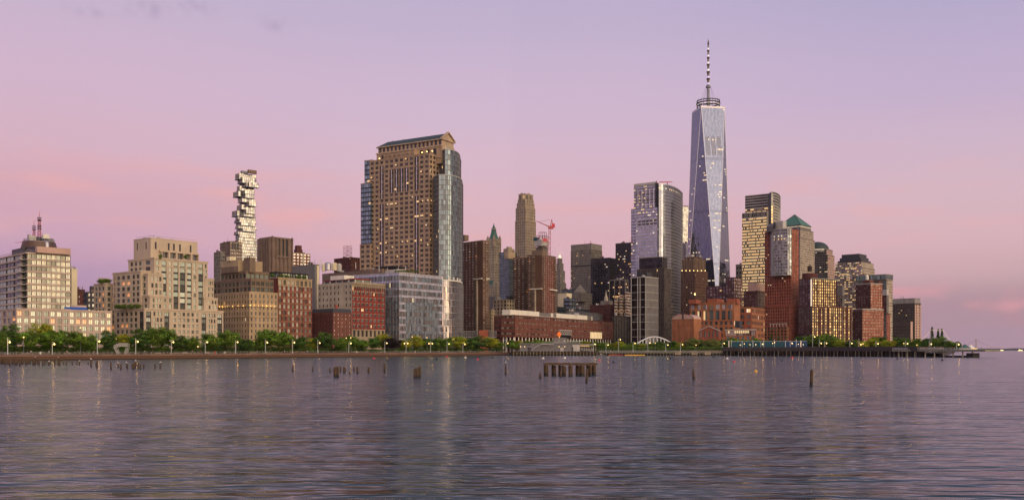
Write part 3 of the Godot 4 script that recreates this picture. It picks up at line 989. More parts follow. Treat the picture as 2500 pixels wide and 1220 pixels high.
func make_left() -> void:
	# --- round telecom plant with masts, behind the first block
	var B := bld("rooftop_plant_tower", "brown building whose roof carries silver tanks and two lattice masts, behind the banded apartment block", "building", 94, 640, 45, "taupe_panel")
	var c: Vector3 = B.inv * G(94, 640)
	var pxm := 640.0 / F
	var y577 := hy(577, 640) - GY
	var y602 := hy(604, 640) - GY
	part(B, "wall", "taupe_panel").lathe(c, [Vector2(10.4, 0), Vector2(10.4, y602), Vector2(10.2, y602 + 0.4), Vector2(0, y602 + 0.4)], 24)
	part(B, "copper_skirt", "bronze").lathe(c, [Vector2(11.4, y602 - 1), Vector2(10.2, y602 + 3.4), Vector2(0, y602 + 3.4)], 20)
	var gal := part(B, "gallery", "gray_metal")
	gal.lathe(c, [Vector2(9.6, y602 + 3), Vector2(9.6, y602 + 3.8), Vector2(8.7, y602 + 3.8)], 20)
	for k in 20:
		var a := TAU * k / 20.0
		gal.tube(c + Vector3(cos(a) * 9.5, y602 + 3.8, sin(a) * 9.5), c + Vector3(cos(a) * 9.5, y602 + 5.2, sin(a) * 9.5), 0.1, 0.1, 4)
	gal.lathe(c, [Vector2(9.5, y602 + 5.1), Vector2(9.5, y602 + 5.35), Vector2(9.2, y602 + 5.35)], 20)
	for q: Array in [[66, 72, 573, 594, "gray_panel"], [68, 84, 577, 593, "light_panel"], [103, 117, 574, 584, "white_panel"], [104, 126, 582, 602, "gray_metal"], [84, 104, 579, 600, "dark_metal"], [114, 128, 590, 604, "bronze"]]:
		var w: float = (q[1] - q[0]) * pxm
		var p: Vector3 = B.inv * G((q[0] + q[1]) / 2.0, 640.0 - (4.0 if q[4] == "light_panel" or q[4] == "white_panel" else 0.0))
		part(B, "plant_box", q[4]).box(p.x - w / 2, p.x + w / 2, hy(q[3], 640) - GY, hy(q[2], 640) - GY, p.z - w / 3, p.z + w / 3)
	for x: float in [97.0, 113.0]:
		var p: Vector3 = B.inv * G(x, 634)
		var r := 5.6 * pxm
		var tk := MB.new()
		tk.lathe(Vector3.ZERO, [Vector2(r, 0), Vector2(r, 2.4), Vector2(r * 0.8, 3.3), Vector2(r * 0.4, 3.8), Vector2(0, 3.9)], 16)
		obj("water_tank", tk.mesh(), M["steel"], B.node, p + UP * (y602 - 0.4))
	lattice(B, "mast", "crane_red", B.inv * G(94.5, 640) + UP * (y577 - 2), hy(529, 640) - hy(577, 640), 2.0, 1.0, 11, 0.13)
	part(B, "mast", "crane_red").tube(B.inv * G(94.5, 640) + UP * (hy(529, 640) - GY), B.inv * G(94.5, 640) + UP * (hy(514, 640) - GY), 0.22, 0.08, 5)
	for yy: float in [532.0, 536.0, 539.0, 551.0, 555.0, 559.0]:
		part(B, "antenna_ring", "dark_metal").lathe(B.inv * G(94.5, 640), [Vector2(1.4, hy(yy, 640) - GY), Vector2(1.4, hy(yy, 640) - GY + 0.4), Vector2(0.8, hy(yy, 640) - GY + 0.4)], 8)
	lattice(B, "mast_short", "crane_red", B.inv * G(81.5, 642) + UP * (y577 - 2), hy(551, 642) - hy(577, 642), 1.7, 0.9, 7, 0.12)
	part(B, "mast_short", "crane_red").tube(B.inv * G(81.5, 642) + UP * (hy(551, 642) - GY), B.inv * G(81.5, 642) + UP * (hy(537, 642) - GY), 0.2, 0.07, 5)
	for yy: float in [553.0, 557.0, 561.0]:
		part(B, "antenna_ring", "dark_metal").lathe(B.inv * G(81.5, 642), [Vector2(1.3, hy(yy, 642) - GY), Vector2(1.3, hy(yy, 642) - GY + 0.4), Vector2(0.7, hy(yy, 642) - GY + 0.4)], 8)
	var boom := part(B, "davit_arm", "crane_red")
	var b0: Vector3 = B.inv * P(62, 590, 640) 
	var b1: Vector3 = B.inv * P(35, 592.5, 640)
	boom.tube(b0, b1, 0.2, 0.12, 5)
	boom.tube(B.inv * P(60, 586, 640), B.inv * P(48, 591, 640), 0.14, 0.1, 5)
	done(B)

	# --- banded apartment block at the left edge
	B = bld("apartment_block", "pale pink banded apartment block with corner balconies at the left edge", "building", 63, 462, 45, "pink_concrete")
	var V := vol(B, -100, 63, 171, 615, 462)
	var base: float = hy(753, 462) - GY - 0.5
	var o := {"pw": 0.1, "pm": "mullion", "pd": -0.12, "bh": 0.27, "bd": 0.25, "pal": "cream", "gm": "glass_dull", "ind": true, "mul": 2, "fm": "mullion", "rec": 0.35, "tilt": 0.004}
	var fa := fw(V)
	var fb := fnn(V)
	grid(B, fa, 0, fa.w, base, V.y1 - 0.7, 9, 9, o)
	var nb := o.duplicate()
	nb.merge({"pal": "green", "mul": 1}, true)
	grid(B, fb, 0, fb.w - 7.5, base, V.y1 - 0.7, 9, 9, nb)
	slab(B, fa, 0.02, fa.w - 0.02, V.y1 - 0.7, V.y1, -0.45, 0.25)
	slab(B, fb, 0.04, fb.w - 0.04, V.y1 - 0.7, V.y1, -0.45, 0.25)
	grid(B, fb, fb.w - 7.4, fb.w, base, V.y1 - 0.7, 2, 9, {"pw": 0.12, "pm": "mullion", "bh": 0.16, "bd": 0.1, "pal": "green_dark", "ind": true, "mul": 1})
	var fl = (V.y1 - 0.7 - base) / 9.0
	var bal := MB.new()
	bal.box(0, 5.6, 0, 0.3, 0, 2.0)
	bal.box(0, 5.6, 1.15, 1.25, 1.9, 2.0)
	for k in 15:
		bal.box(0.1 + k * 0.38, 0.14 + k * 0.38, 0.3, 1.15, 1.93, 1.97)
	bal.box(0, 0.08, 1.15, 1.25, 0, 1.9); bal.box(5.52, 5.6, 1.15, 1.25, 0, 1.9)
	var bm := bal.mesh()
	for k in 9:
		var w := obj("balcony", bm, M["light_panel"], B.node)
		w.transform = Transform3D(Basis(fb.r, UP, fb.n), fb.o + fb.r * (fb.w - 7.2) + UP * (base + fl * k) + fb.n * 0.26)
	slab(B, fb, fb.w - 7.6, fb.w - 7.0, base, V.y1 - 0.8, -0.4, 0.3, "pier", "pink_concrete")
	clutter(B, V, 6, 1.6)
	# penthouse box, dark plant screen
	cap(B, "penthouse", "pink_panel", 84, 89, 171, 601.0, 616, 462.8)
	cap(B, "plant_screen", "dark_metal", 52, 86, 95, 600, 616, 474)
	cap(B, "plant_screen", "dark_metal", 27, 54, 64, 604, 618, 484)
	var pod := vol(B, -80, 38, 272, 753, 452)
	fa = fw(pod); fb = fnn(pod)
	var o3 := {"pw": 0.34, "bh": 0.3, "pal": "green", "gm": "glass_dull", "ind": true, "mul": 1, "tr": false, "lit": 0.05, "litk": ["lit_orange", "lit_warm"]}
	grid(B, fa, 0, fa.w, 0, pod.y1 - 1.0, 15, 6, o3)
	grid(B, fb, 0, fb.w, 0, pod.y1 - 1.0, 11, 6, o3)
	slab(B, fa, 0.02, fa.w - 0.02, pod.y1 - 1.0, pod.y1 - 0.01)
	slab(B, fb, 0.04, fb.w - 0.04, pod.y1 - 1.0, pod.y1 - 0.01)
	coping(B, pod, 0.6)
	var rl := part(B, "terrace_rail", "gray_metal")
	for f: Dictionary in [fw(V), fnn(V)]:
		for hh: float in [0.5, 1.0]:
			fbox(rl, f, 0, f.w, V.y1 + hh, V.y1 + hh + 0.06, -0.9, -0.84)
		for k in 20:
			fbox(rl, f, f.w * k / 20.0, f.w * k / 20.0 + 0.06, V.y1, V.y1 + 1.0, -0.92, -0.86)
	var aw: Vector3 = B.inv * G(186, 478)
	part(B, "roof_awning", "blue_cloth").box(aw.x - 5.5, aw.x + 5.5, pod.y1 + 0.1, pod.y1 + 1.9, aw.z - 3, aw.z - 1)
	part(B, "roof_awning_top", "pink_concrete").box(aw.x - 6, aw.x + 6, pod.y1 + 2.0, pod.y1 + 3.0, aw.z - 6, aw.z - 3.2)
	done(B)

	B = simple("slab_block", "bright cream blank slab block just right of the banded apartment block", "building", [166, 173.5, 187, 656.5, 640, 50], "cream", {"fl": 60.0, "bw": 40.0, "pw": 1.0, "bh": 0.999})
	var vs := fw(B.V)
	for k in 4:
		slab(B, vs, vs.w * 0.78, vs.w - 0.1, B.V.y1 - 2.5 - k * 2.3, B.V.y1 - 1.5 - k * 2.3, 0.0, 0.05, "slot", "dark_metal")
	done(B)
	done(simple("walkup_building", "small dark red brick building in the gap left of the stepped apartment block", "building", [184, 188, 206, 707, 720, 50], "dark_red", {"fl": 3.6, "bw": 3.0, "pw": 0.55, "bh": 0.5, "pal": "dark", "lit": 0.06}))
	B = simple("loft_building", "dark grey loft building in the gap left of the stepped apartment block", "building", [203, 212, 240, 713, 690, 50], "slate", {"fl": 3.8, "bw": 3.0, "pw": 0.5, "bh": 0.5, "pal": "mid", "lit": 0.08})
	cap(B, "bulkhead", "slate", 217, 221, 228, 698, 714, 700)
	done(B)

	# --- stepped limestone apartment block
	B = bld("stepped_apartment_block", "pale limestone stepped apartment block with dark window columns and terraces", "building", 351, 530, 38, "limestone")
	var win := {"pw": 0.46, "bh": 0.42, "pal": "green", "ind": true, "mul": 1, "tr": true, "rec": 0.35}
	var wn := {"pw": 0.4, "bh": 0.36, "pal": "green_dark", "ind": true, "mul": 1, "tr": true, "lit": 0.03, "litk": ["lit_orange"]}
	var thin := {"pw": 0.42, "bh": 0.34, "pal": "green", "ind": true, "mul": 0, "tr": true}
	var tall := {"pw": 0.12, "pm": "dark_metal", "bm": "dark_metal", "bh": 0.3, "bd": -0.25, "pd": -0.3, "pal": "green", "ind": true, "mul": 1, "tr": true}
	var D0 := 530.0
	var base_v := vol(B, 277, 351, 544, 753, D0)
	var lay := func(Vv: Dictionary, plan: Array, f: Dictionary, fl2: float, par: float) -> void:
		# plan: [share from, share to, bays, rule]; solid wall between
		var at := 0.0
		var ytop: float = Vv.y1 - par
		var ny := maxi(1, roundi((ytop - Vv.y0) / fl2))
		for s: Array in plan:
			if s[0] > at:
				slab(B, f, at * f.w + 0.01, s[0] * f.w, Vv.y0, ytop, -0.45, 0.03)
			if s[3] == "tall":
				grid(B, f, s[0] * f.w, s[1] * f.w, Vv.y0, ytop, s[2], ny, tall)
			else:
				grid(B, f, s[0] * f.w, s[1] * f.w, Vv.y0, ytop, s[2], ny, {"win": win, "wn": wn, "thin": thin}[s[3]])
			at = s[1]
		if at < 1.0:
			slab(B, f, at * f.w, f.w, Vv.y0, ytop, -0.45, 0.03)
		slab(B, f, 0.03, f.w - 0.03, ytop, Vv.y1 - 0.01, -0.45, 0.04)
	lay.call(base_v, [[0.06, 0.8, 5, "wn"], [0.84, 0.97, 1, "tall"]], fnn(base_v), 3.45, 1.6)
	lay.call(base_v, [[0.02, 0.08, 1, "tall"], [0.1, 0.22, 3, "thin"], [0.24, 0.3, 1, "tall"], [0.34, 0.68, 6, "win"], [0.71, 0.77, 1, "tall"], [0.79, 0.9, 3, "thin"], [0.92, 0.985, 1, "tall"]], fw(base_v), 3.45, 1.6)
	coping(B, base_v, 0.9, 0.35)
	var nw := vol(B, 274, 342, 376, 661, D0 + 8, 756)
	lay.call(nw, [[0.03, 0.1, 1, "thin"], [0.12, 0.66, 3, "wn"], [0.68, 0.98, 2, "wn"]], fnn(nw), 3.45, 2.0)
	lay.call(nw, [[0.1, 0.9, 2, "thin"]], fw(nw), 3.45, 2.0)
	coping(B, nw, 0.8, 0.3)
	var wing := vol(B, 228, 256, 284, 692, D0 + 30)
	lay.call(wing, [[0.05, 0.95, 3, "wn"]], fnn(wing), 3.45, 1.8)
	lay.call(wing, [[0.1, 0.95, 2, "wn"]], fw(wing), 3.45, 1.8)
	coping(B, wing, 0.8, 0.25)
	cap(B, "roof_pavilion", "cream", 238, 246, 268, 678, 692, D0 + 42)
	var shaft := vol(B, 312, 375, 506, 629, D0 + 12, 756)
	lay.call(shaft, [[0.05, 0.55, 3, "wn"], [0.62, 0.92, 1, "wn"]], fnn(shaft), 3.5, 1.3)
	lay.call(shaft, [[0.02, 0.1, 1, "thin"], [0.13, 0.22, 1, "tall"], [0.25, 0.33, 1, "thin"], [0.35, 0.44, 1, "tall"], [0.47, 0.57, 1, "tall"], [0.6, 0.69, 1, "tall"], [0.71, 0.79, 1, "thin"], [0.82, 0.91, 1, "tall"], [0.93, 0.99, 1, "thin"]], fw(shaft), 3.5, 1.3)
	coping(B, shaft, 0.9, 0.35)
	slab(B, fw(shaft), 0.0, fw(shaft).w, shaft.y1 - 4.9, shaft.y1 - 4.4, -0.1, 0.25, "string_course")
	var bump := vol(B, 341, 360, 397, 668, D0 + 6.5, 756)
	lay.call(bump, [[0.15, 0.85, 1, "wn"]], fnn(bump), 3.5, 1.4)
	lay.call(bump, [[0.16, 0.94, 3, "thin"]], fw(bump), 3.5, 1.4)
	coping(B, bump, 0.8, 0.25)
	bump = vol(B, 345, 364, 409, 722, D0 + 3.5, 756)
	lay.call(bump, [[0.2, 0.8, 1, "wn"]], fnn(bump), 3.4, 1.2)
	lay.call(bump, [[0.12, 0.65, 3, "thin"], [0.72, 0.95, 1, "win"]], fw(bump), 3.4, 1.2)
	coping(B, bump, 0.8, 0.25)
	for q: Array in [[480, 500, 521, 680, 38.3], [478, 497, 530, 727, 36.6]]:
		var st := vol(B, q[0], q[1], q[2], q[3], D0 + q[4], 758)
		lay.call(st, [[0.3, 0.97, 3, "thin"]], fw(st), 3.5, 1.4)
		lay.call(st, [], fnn(st), 3.5, 1.4)
		coping(B, st, 0.8, 0.25)
	var pent := vol(B, 325, 366, 481, 580, D0 + 20, 631)
	fa = fw(pent); fb = fnn(pent)
	var yl: float = hy(610, D0 + 20) - GY
	slab(B, fb, 0.02, fb.w - 0.02, pent.y0, pent.y1 - 0.01)
	slab(B, fa, 0, fa.w, yl, pent.y1)
	slab(B, fa, 0, fa.w * 0.2, pent.y0, yl - 0.01)
	grid(B, fa, fa.w * 0.2, fa.w, pent.y0, yl, 5, 1, {"pw": 0.2, "bh": 0.04, "rec": 0.3, "pal": "mid", "pd": 1.6, "ind": true, "mul": 2})
	slab(B, fa, fa.w * 0.17, fa.w, yl - 0.6, yl + 0.3, 0.0, 1.7, "loggia_beam")
	for s: float in [0.2, 0.72]:
		slab(B, fb, fb.w * s, fb.w * s + 1.0, pent.y1 - 6.4, pent.y1 - 2.2, 0.0, 0.06, "slot", "dark_metal")
	for s: float in [0.09, 0.36, 0.47, 0.6, 0.83]:
		slab(B, fa, fa.w * s, fa.w * s + 1.1, pent.y1 - 6.4, pent.y1 - 2.2, 0.0, 0.06, "slot", "dark_metal")
	coping(B, pent, 0.5, 0.1)
	clutter(B, pent, 8, 1.5)
	done(B)
	var ti := 0
	for q: Array in [[246, 692, 562, 17], [262, 692, 566, 18], [287, 754, 540, 16], [300, 754, 539, 20], [318, 754, 536, 16], [336, 754, 534, 16], [452, 632, 547, 9], [390, 632, 544, 8]]:
		tree(G(q[0], q[2], hy(q[1], q[2]) - 0.4), 3.6, q[3] / F * q[2] * 1.2, "shrub", "green planting on a terrace of the limestone block, %s of its terrace plants" % ordinal(ti), "terrace plants", "terrace_plant")
		ti += 1

	# --- far pair behind
	var gr := {"fl": 3.9, "bw": 2.4, "pw": 0.3, "bh": 0.5, "pal": "mid", "gm": "glass_dull"}
	B = simple("office_tower", "low grey ribbed office tower just left of the stacked white slab tower", "building", [521, 537, 548, 614, 1000, 50], "gray_stone", gr); done(B)
	B = simple("office_tower", "brown grey office tower with dark vents, half hidden behind the stacked slab tower", "building", [536, 561, 590, 589, 1080, 50], "taupe_panel", {"fl": 4.0, "bw": 2.2, "pw": 0.35, "bh": 0.55, "pal": "mid", "gm": "glass_dull"})
	for k in 3:
		slab(B, fw(B.V), 2.0 + k * 3.0, 4.0 + k * 3.0, B.V.y1 - 9, B.V.y1 - 1.5, 0.1, 0.2, "slot", "dark_metal")
	done(B)

	# --- tower of stacked slabs
	B = bld("stacked_slab_tower", "bright white residential tower of irregularly stacked glass slabs", "skyscraper", 583, 1250, 48, "light_panel")
	var Dq := 1250.0
	var rows := [[573, 583, 625, 422, 437], [579, 591, 621, 431, 446], [583, 601, 622, 444, 455], [603, 607, 631, 444, 456], [577, 584, 620, 453, 465], [568, 581, 619, 466, 479], [581, 597, 620, 464, 473], [580, 598, 619, 473, 483], [580, 590, 624, 483, 493], [583, 607, 625, 491, 502], [577, 589, 622, 499, 511], [578, 600, 622, 510, 521], [565, 578, 622, 513, 527], [577, 594, 622, 520, 528]]
	var yy := 528.0
	var k2 := 0
	while yy < 668:
		var jl: float = [0.0, -3.0, 1.0, -1.0, 2.0, -4.0, 0.0][k2 % 7]
		var jr: float = [0.0, 1.0, -1.0, 3.0, 0.0, 1.0][k2 % 6]
		var jc: float = [0.0, 4.0, 8.0, 1.0, 12.0][k2 % 5] if yy < 578 else [0.0, 2.0, 1.0][k2 % 3]
		rows.append([574 + jl, 580 + jc, (623 if yy < 572 else 626) + jr, yy, yy + 7.3])
		yy += 7.3
		k2 += 1
	var fly := 3.45
	for q: Array in rows:
		var s := vol_dims(B, q[0], q[1], q[2], q[3], Dq, q[4])
		var dark := part(B, "slab_edge", "gray_metal")
		dark.box(s.x0 - 0.6, s.x1 + 0.6, s.y0 - 0.05, s.y0 + 0.55, s.z0 - 0.6, s.z1 + 0.6)
		part(B, "core", "light_panel").box(s.x0 + 0.6, s.x1 - 0.6, s.y0 + 0.55, s.y1 - 0.05, s.z0 + 0.6, s.z1 - 0.6)
		var nfl := maxi(1, roundi((s.y1 - s.y0) / 3.9))
		for f: Dictionary in [fw(s), fnn(s)]:
			var nbay := maxi(3, roundi(f.w / 3.1))
			grid(B, f, 0.1, f.w - 0.1, s.y0 + 0.55, s.y1 - 0.02, nbay, nfl, {"pw": 0.07, "bh": 0.05, "bm": "gray_metal", "pm": "light_panel", "pal": "slab_glass", "gm": "mirror", "rec": 0.3, "tilt": 0.008, "pd": 0.0, "bd": -0.05})
	cap(B, "roof_plant", "taupe_brick", 603, 606, 626, 413.5, 422, Dq + 2)
	cap(B, "roof_plant", "gray_metal", 586, 590, 604, 416, 423, Dq + 8)
	done(B)

	# --- windowless brown tower
	B = bld("windowless_tower", "massive windowless brown stone tower with flutes and square vents at its top", "skyscraper", 662, 1100, 42, "taupe_panel")
	V = vol(B, 632, 662, 714, 577, 1100)
	plain(B, V)
	fa = fw(V); fb = fnn(V)
	for k in 6:
		slab(B, fa, fa.w * (0.01 + k * 0.185), fa.w * (0.01 + k * 0.185) + fa.w * 0.055, 0, V.y1 + (0.6 if k in [0, 5] else -0.5), 0.0, 1.5, "rib")
	slab(B, fa, fa.w * 0.18, fa.w * 0.83, V.y1 - 24, V.y1 - 22, 0.0, 1.9, "vent_sill")
	slab(B, fa, fa.w * 0.18, fa.w * 0.83, V.y1 - 2.2, V.y1 - 0.2, 0.0, 1.7, "vent_lintel")
	for k in 4:
		slab(B, fa, fa.w * (0.205 + k * 0.155), fa.w * (0.205 + k * 0.155) + fa.w * 0.105, V.y1 - 22, V.y1 - 2.2, 0.0, 0.3, "vent", "dark_metal")
	for k in 5:
		slab(B, fb, fb.w * (0.05 + k * 0.2), fb.w * (0.05 + k * 0.2) + fb.w * 0.1, 0, V.y1 - 1.0, 0.0, 2.0, "rib")
	var lo := vol(B, 627, 634, 664, 583, 1112)
	plain(B, lo)
	done(B)
	B = simple("apartment_tower", "small far apartment tower with a pale grid, right of the windowless tower", "building", [706, 714, 757, 617, 1300, 50], "rust_brick", {"fl": 4.2, "bw": 5.2, "pw": 0.42, "pm": "pale_stone", "bh": 0.42, "every": 3, "pal": "pale", "gm": "glass_dull", "topm": "pale_stone"})
	cap(B, "penthouse", "dark_red", 717, 724, 738, 608, 618, 1306)
	cap(B, "penthouse", "dark_red", 719, 725, 736, 598.5, 608, 1308)
	done(B)
	B = simple("blank_block", "blank dark grey warehouse wall behind the banded brick block", "building", [712, 768, 779, 645, 830, 38], "gray_panel", {"fl": 90, "bw": 60, "pw": 1.0, "bh": 0.999, "par": 0.3})
	slab(B, fw(B.V), fw(B.V).w * 0.45, fw(B.V).w * 0.9, 10, B.V.y1 - 1, 0.0, 0.2, "pale_strip_wall", "cream")  # cream strip set on the grey west face
	done(B)
	B = simple("roof_annex", "long brown roof annex with tanks behind the dark red building", "building", [786, 930, 965, 656, 870, 42], "taupe_panel", {"fl": 90, "bw": 80, "pw": 1.0, "bh": 0.999, "par": 0.3})
	for q: Array in [[800, 640, 8], [816, 641, 7], [828, 643, 6], [790, 643, 5]]:
		var p: Vector3 = B.inv * G(q[0], 885)
		var r: float = q[2] / F * 885.0
		var tk := MB.new()
		tk.lathe(Vector3.ZERO, [Vector2(r, -4), Vector2(r, 2.0), Vector2(r * 0.75, 3.2), Vector2(0, 3.6)], 14)
		obj("roof_tank", tk.mesh(), M[["light_panel", "verdigris", "steel", "cream"][rng.randi() % 4]], B.node, p + UP * (hy(q[1] + 9, 885) - GY))
	for q: Array in [[783, 632], [868, 640], [779, 636]]:
		var p: Vector3 = B.inv * G(q[0], 885)
		part(B, "flue", "white_panel").tube(p + UP * (hy(656, 885) - GY), p + UP * (hy(q[1], 885) - GY), 0.35, 0.3, 6)
	done(B)
	B = simple("brick_block", "rust brick building with a roof scaffold tower left of the big pediment tower", "building", [815, 856, 884, 628, 960, 42], "rust_brick", {"fl": 4.2, "bw": 3.2, "pw": 0.6, "bh": 0.6, "pal": "dark", "lit": 0.05, "north": {"wm": "dark_red"}})
	lattice(B, "scaffold", "crane_red", B.inv * P(848, 628, 965), (628 - 601) / F * 965.0, 6.2, 6.2, 5, 0.16)
	part(B, "antenna", "gray_metal").tube(B.inv * P(856, 628, 965), B.inv * P(856, 592, 965), 0.12, 0.06, 5)
	done(B)

	# --- beige stone block with the lit cornice row
	B = bld("beige_block", "tall beige stone block with small windows, a row of lit wall lamps and brown penthouses", "building", 608, 600, 40, "beige")
	V = vol(B, 524, 608, 677, 712.5, 600)
	var small := {"pw": 0.62, "bh": 0.42, "pal": "dark", "ind": true, "mul": 0, "tr": false, "fl": 3.62, "bw": 2.9, "bn": 3.05, "par": 1.3, "rec": 0.35, "lit": 0.01, "fm": "mullion"}
	var sm2 := small.duplicate()
	sm2["north"] = {"pal": "dark"}
	sm2["pal"] = "mid"
	clad(B, V, sm2)
	for f: Dictionary in [fw(V), fnn(V)]:
		for hh: float in [V.y1 - 9.2, V.y1 - 16.0]:
			slab(B, f, 0.0, f.w, hh, hh + 0.45, 0.0, 0.4, "string_course")
	var li := 0
	for f: Dictionary in [fw(V), fnn(V)]:
		var n := roundi(f.w / (2.9 if li == 0 else 3.05))
		for k in n:
			if k % 2 == 0 and li == 1 and k > 5:
				continue
			var p: Vector3 = f.o + f.r * (f.w * (k + 0.02) / n + 0.15) + UP * (V.y1 - 8.5) + f.n * 0.5
			var lm := MB.new()
			lm.box(-0.12, 0.12, -0.1, 0.1, -0.1, 0.1)
			var lo2 := obj("wall_lamp", lm.mesh(), M["lamp_glow"], B.node, p)
			var om := OmniLight3D.new()
			om.name = "lamp_light"
			om.light_color = Color(1.0, 0.72, 0.25)
			om.light_energy = 1.0
			om.omni_range = 30
			om.omni_attenuation = 2.0
			om.light_size = 0.1
			om.shadow_enabled = true
			lo2.add_child(om)
			om.position = f.n * 0.3
		li += 1
	V = vol(B, 520, 612, 667, 681, 606, 715, 0.45, "taupe_brick")
	var loft := {"wm": "taupe_brick", "fl": 3.9, "bw": 3.4, "bn": 4.2, "pw": 0.22, "bh": 0.34, "pal": "green_dark", "ind": true, "mul": 2, "par": 1.4, "topm": "taupe_brick", "north": {"pw": 0.35}}
	clad(B, V, loft)
	V = vol(B, 539, 600, 656, 662, 612, 683, 0.45, "taupe_brick")
	clad(B, V, loft)
	V = vol(B, 539, 580, 640, 634, 616, 664, 0.45, "beige")
	plain(B, V)
	slab(B, fnn(V), 0.1, fnn(V).w, V.y0, V.y0 + (V.y1 - V.y0) * 0.5, -0.2, 0.04, "wall", "taupe_brick")
	cap(B, "chimney", "taupe_brick", 594, 609, 623, 628, 664, 612)
	for k in 4:
		var p: Vector3 = B.inv * G(604 + k * 4.2, 616)
		part(B, "flue", "dark_metal").tube(p + UP * (hy(628, 612) - GY), p + UP * (hy(621, 612) - GY), 0.25, 0.25, 6)
	cap(B, "roof_box", "cream", 552, 560, 575, 626, 636, 620)
	done(B)

	# --- banded red brick block
	B = bld("red_banded_block", "red brick block with pale stone bands, beige top storey and planted glass roof pavilion", "building", 678, 650, 40, "red_brick")
	V = vol(B, 653, 678, 761, 677.5, 650)
	fa = fw(V); fb = fnn(V)
	var t0: float = V.y1 - 5.6
	grid(B, fa, 0, fa.w, 0, t0, 8, 11, {"pw": 0.42, "bh": 0.3, "pal": "cream", "ind": true, "mul": 1, "tr": true, "fm": "mullion"})
	grid(B, fa, 0, fa.w, t0, V.y1 - 1.4, 8, 1, {"pw": 0.42, "bh": 0.16, "wm": "beige", "pal": "cream", "ind": true, "mul": 1, "tr": true})
	slab(B, fa, 0.02, fa.w - 0.02, V.y1 - 1.4, V.y1 - 0.01, -0.45, 0.0, "wall", "beige")
	for k in 12:
		slab(B, fa, 0.0, fa.w, k * t0 / 11.0 + 0.1, k * t0 / 11.0 + 0.3, -0.05, 0.1, "string_course", "beige")
		slab(B, fa, 0.0, fa.w, k * t0 / 11.0 + 1.0, k * t0 / 11.0 + 1.14, -0.05, 0.1, "string_course", "beige")
	grid(B, fb, 0, fb.w, 0, V.y1 - 1.4, 4, 12, {"pw": 0.6, "bh": 0.45, "pal": "mid", "ind": true})
	slab(B, fb, 0.04, fb.w - 0.04, V.y1 - 1.4, V.y1 - 0.01)
	coping(B, V, 0.8, 0.25, "beige")
	V = vol(B, 657, 676, 752, 664, 657, 680, 0.45, "dark_metal")
	clad(B, V, {"wm": "dark_metal", "fl": 3.6, "bw": 2.2, "pw": 0.1, "bh": 0.1, "pal": "green", "par": 0.6, "topm": "slate", "ind": true, "mul": 0})
	cap(B, "roof_eave", "slate", 654, 675, 754, 662.5, 664, 655)
	done(B)
	ti = 0
	for q: Array in [[686, 13], [700, 12], [726, 12], [742, 13], [664, 10]]:
		tree(G(q[0], 652 + (q[0] - 678) * 0.3, hy(679, 652)), 3.4, q[1] / F * 652.0 * 1.2, "shrub", "green bush on the roof of the banded brick block, %s along its edge" % ordinal(ti), "roof garden bushes", "roof_bush")
		ti += 1

	# --- low brick building with the dark mansard
	B = bld("low_brick_building", "low rust brick building with a dark mansard roof and one chimney", "building", 812, 665, 40, "rust_brick")
	V = vol(B, 760, 812, 858, 763, 665)
	var lowr := {"pw": 0.68, "bh": 0.5, "pal": "pale", "ind": true, "mul": 0, "fl": 2.75, "bw": 3.2, "bn": 3.4, "par": 0.8, "tilt": 0.02, "north": {"pal": "mid", "wm": "dark_red"}}
	clad(B, V, lowr)
	var ms := part(B, "mansard_roof", "slate")
	var q0 := Vector3(V.x0 - 0.3, V.y1 + 0.4, V.z1 + 0.3)
	var w0: float = V.x1 - V.x0
	var l0: float = V.z1 - V.z0
	ms.quad(q0, q0 + Vector3(1.2, 2.6, -1.2), q0 + Vector3(w0, 2.6, -1.2), q0 + Vector3(w0, 0, 0))
	ms.quad(q0 + Vector3(0, 0, -l0), q0 + Vector3(1.2, 2.6, -l0), q0 + Vector3(1.2, 2.6, -1.2), q0)
	ms.box(V.x0 + 0.9, V.x1, V.y1, V.y1 + 3.0, V.z0, V.z1 - 0.9)
	cap(B, "chimney", "bright_brick", 817, 819, 824.5, 744, 764, 671)
	done(B)

	# --- dark red building with pale window heads
	B = bld("dark_red_building", "deep red brick warehouse with pale window heads and a beige arcaded cornice", "building", 859, 715, 38, "deep_red")
	V = vol(B, 775, 859, 939, 688, 715)
	fa = fw(V); fb = fnn(V)
	var yb: float = hy(804, 715) - GY
	var yc: float = V.y1 - 7.0
	grid(B, fa, 0, fa.w, yb, yc, 8, 7, {"pw": 0.36, "per": 2, "bh": 0.36, "pal": "mid", "ind": true, "mul": 0, "lit": 0.02, "litk": ["lit_gold"]})
	var hd := part(B, "window_head", "tan_stone")
	for j in 7:
		for k in 8:
			for s in 2:
				var a: float = fa.w / 8.0 * (k + 0.2 + s * 0.32)
				fbox(hd, fa, a, a + fa.w / 8.0 * 0.29, yb + (yc - yb) / 7.0 * (j + 1) - 0.55, yb + (yc - yb) / 7.0 * (j + 1) - 0.05, -0.2, 0.16)
	grid(B, fa, 0, fa.w, yc, V.y1 - 3.2, 16, 1, {"pw": 0.45, "bh": 0.18, "bm": "tan_stone", "pal": "mid", "ind": true, "mul": 0, "lit": 0.05, "litk": ["lit_gold"]})
	for k in 16:
		var ar := part(B, "arch_head", "tan_stone")
		var ca: float = fa.w / 16.0 * (k + 0.5)
		for e in 5:
			var t := PI * (e + 0.5) / 5.0
			fbox(ar, fa, ca + cos(t) * 0.9 - 0.25, ca + cos(t) * 0.9 + 0.25, V.y1 - 3.9 + sin(t) * 0.8, V.y1 - 3.5 + sin(t) * 0.8, -0.1, 0.2)
	slab(B, fa, 0.02, fa.w - 0.02, V.y1 - 3.2, V.y1 - 0.01, -0.45, 0.05, "cornice", "tan_stone")
	slab(B, fa, 0.0, fa.w + 0.3, V.y1 - 1.3, V.y1 + 0.2, 0.0, 0.7, "cornice", "tan_stone")
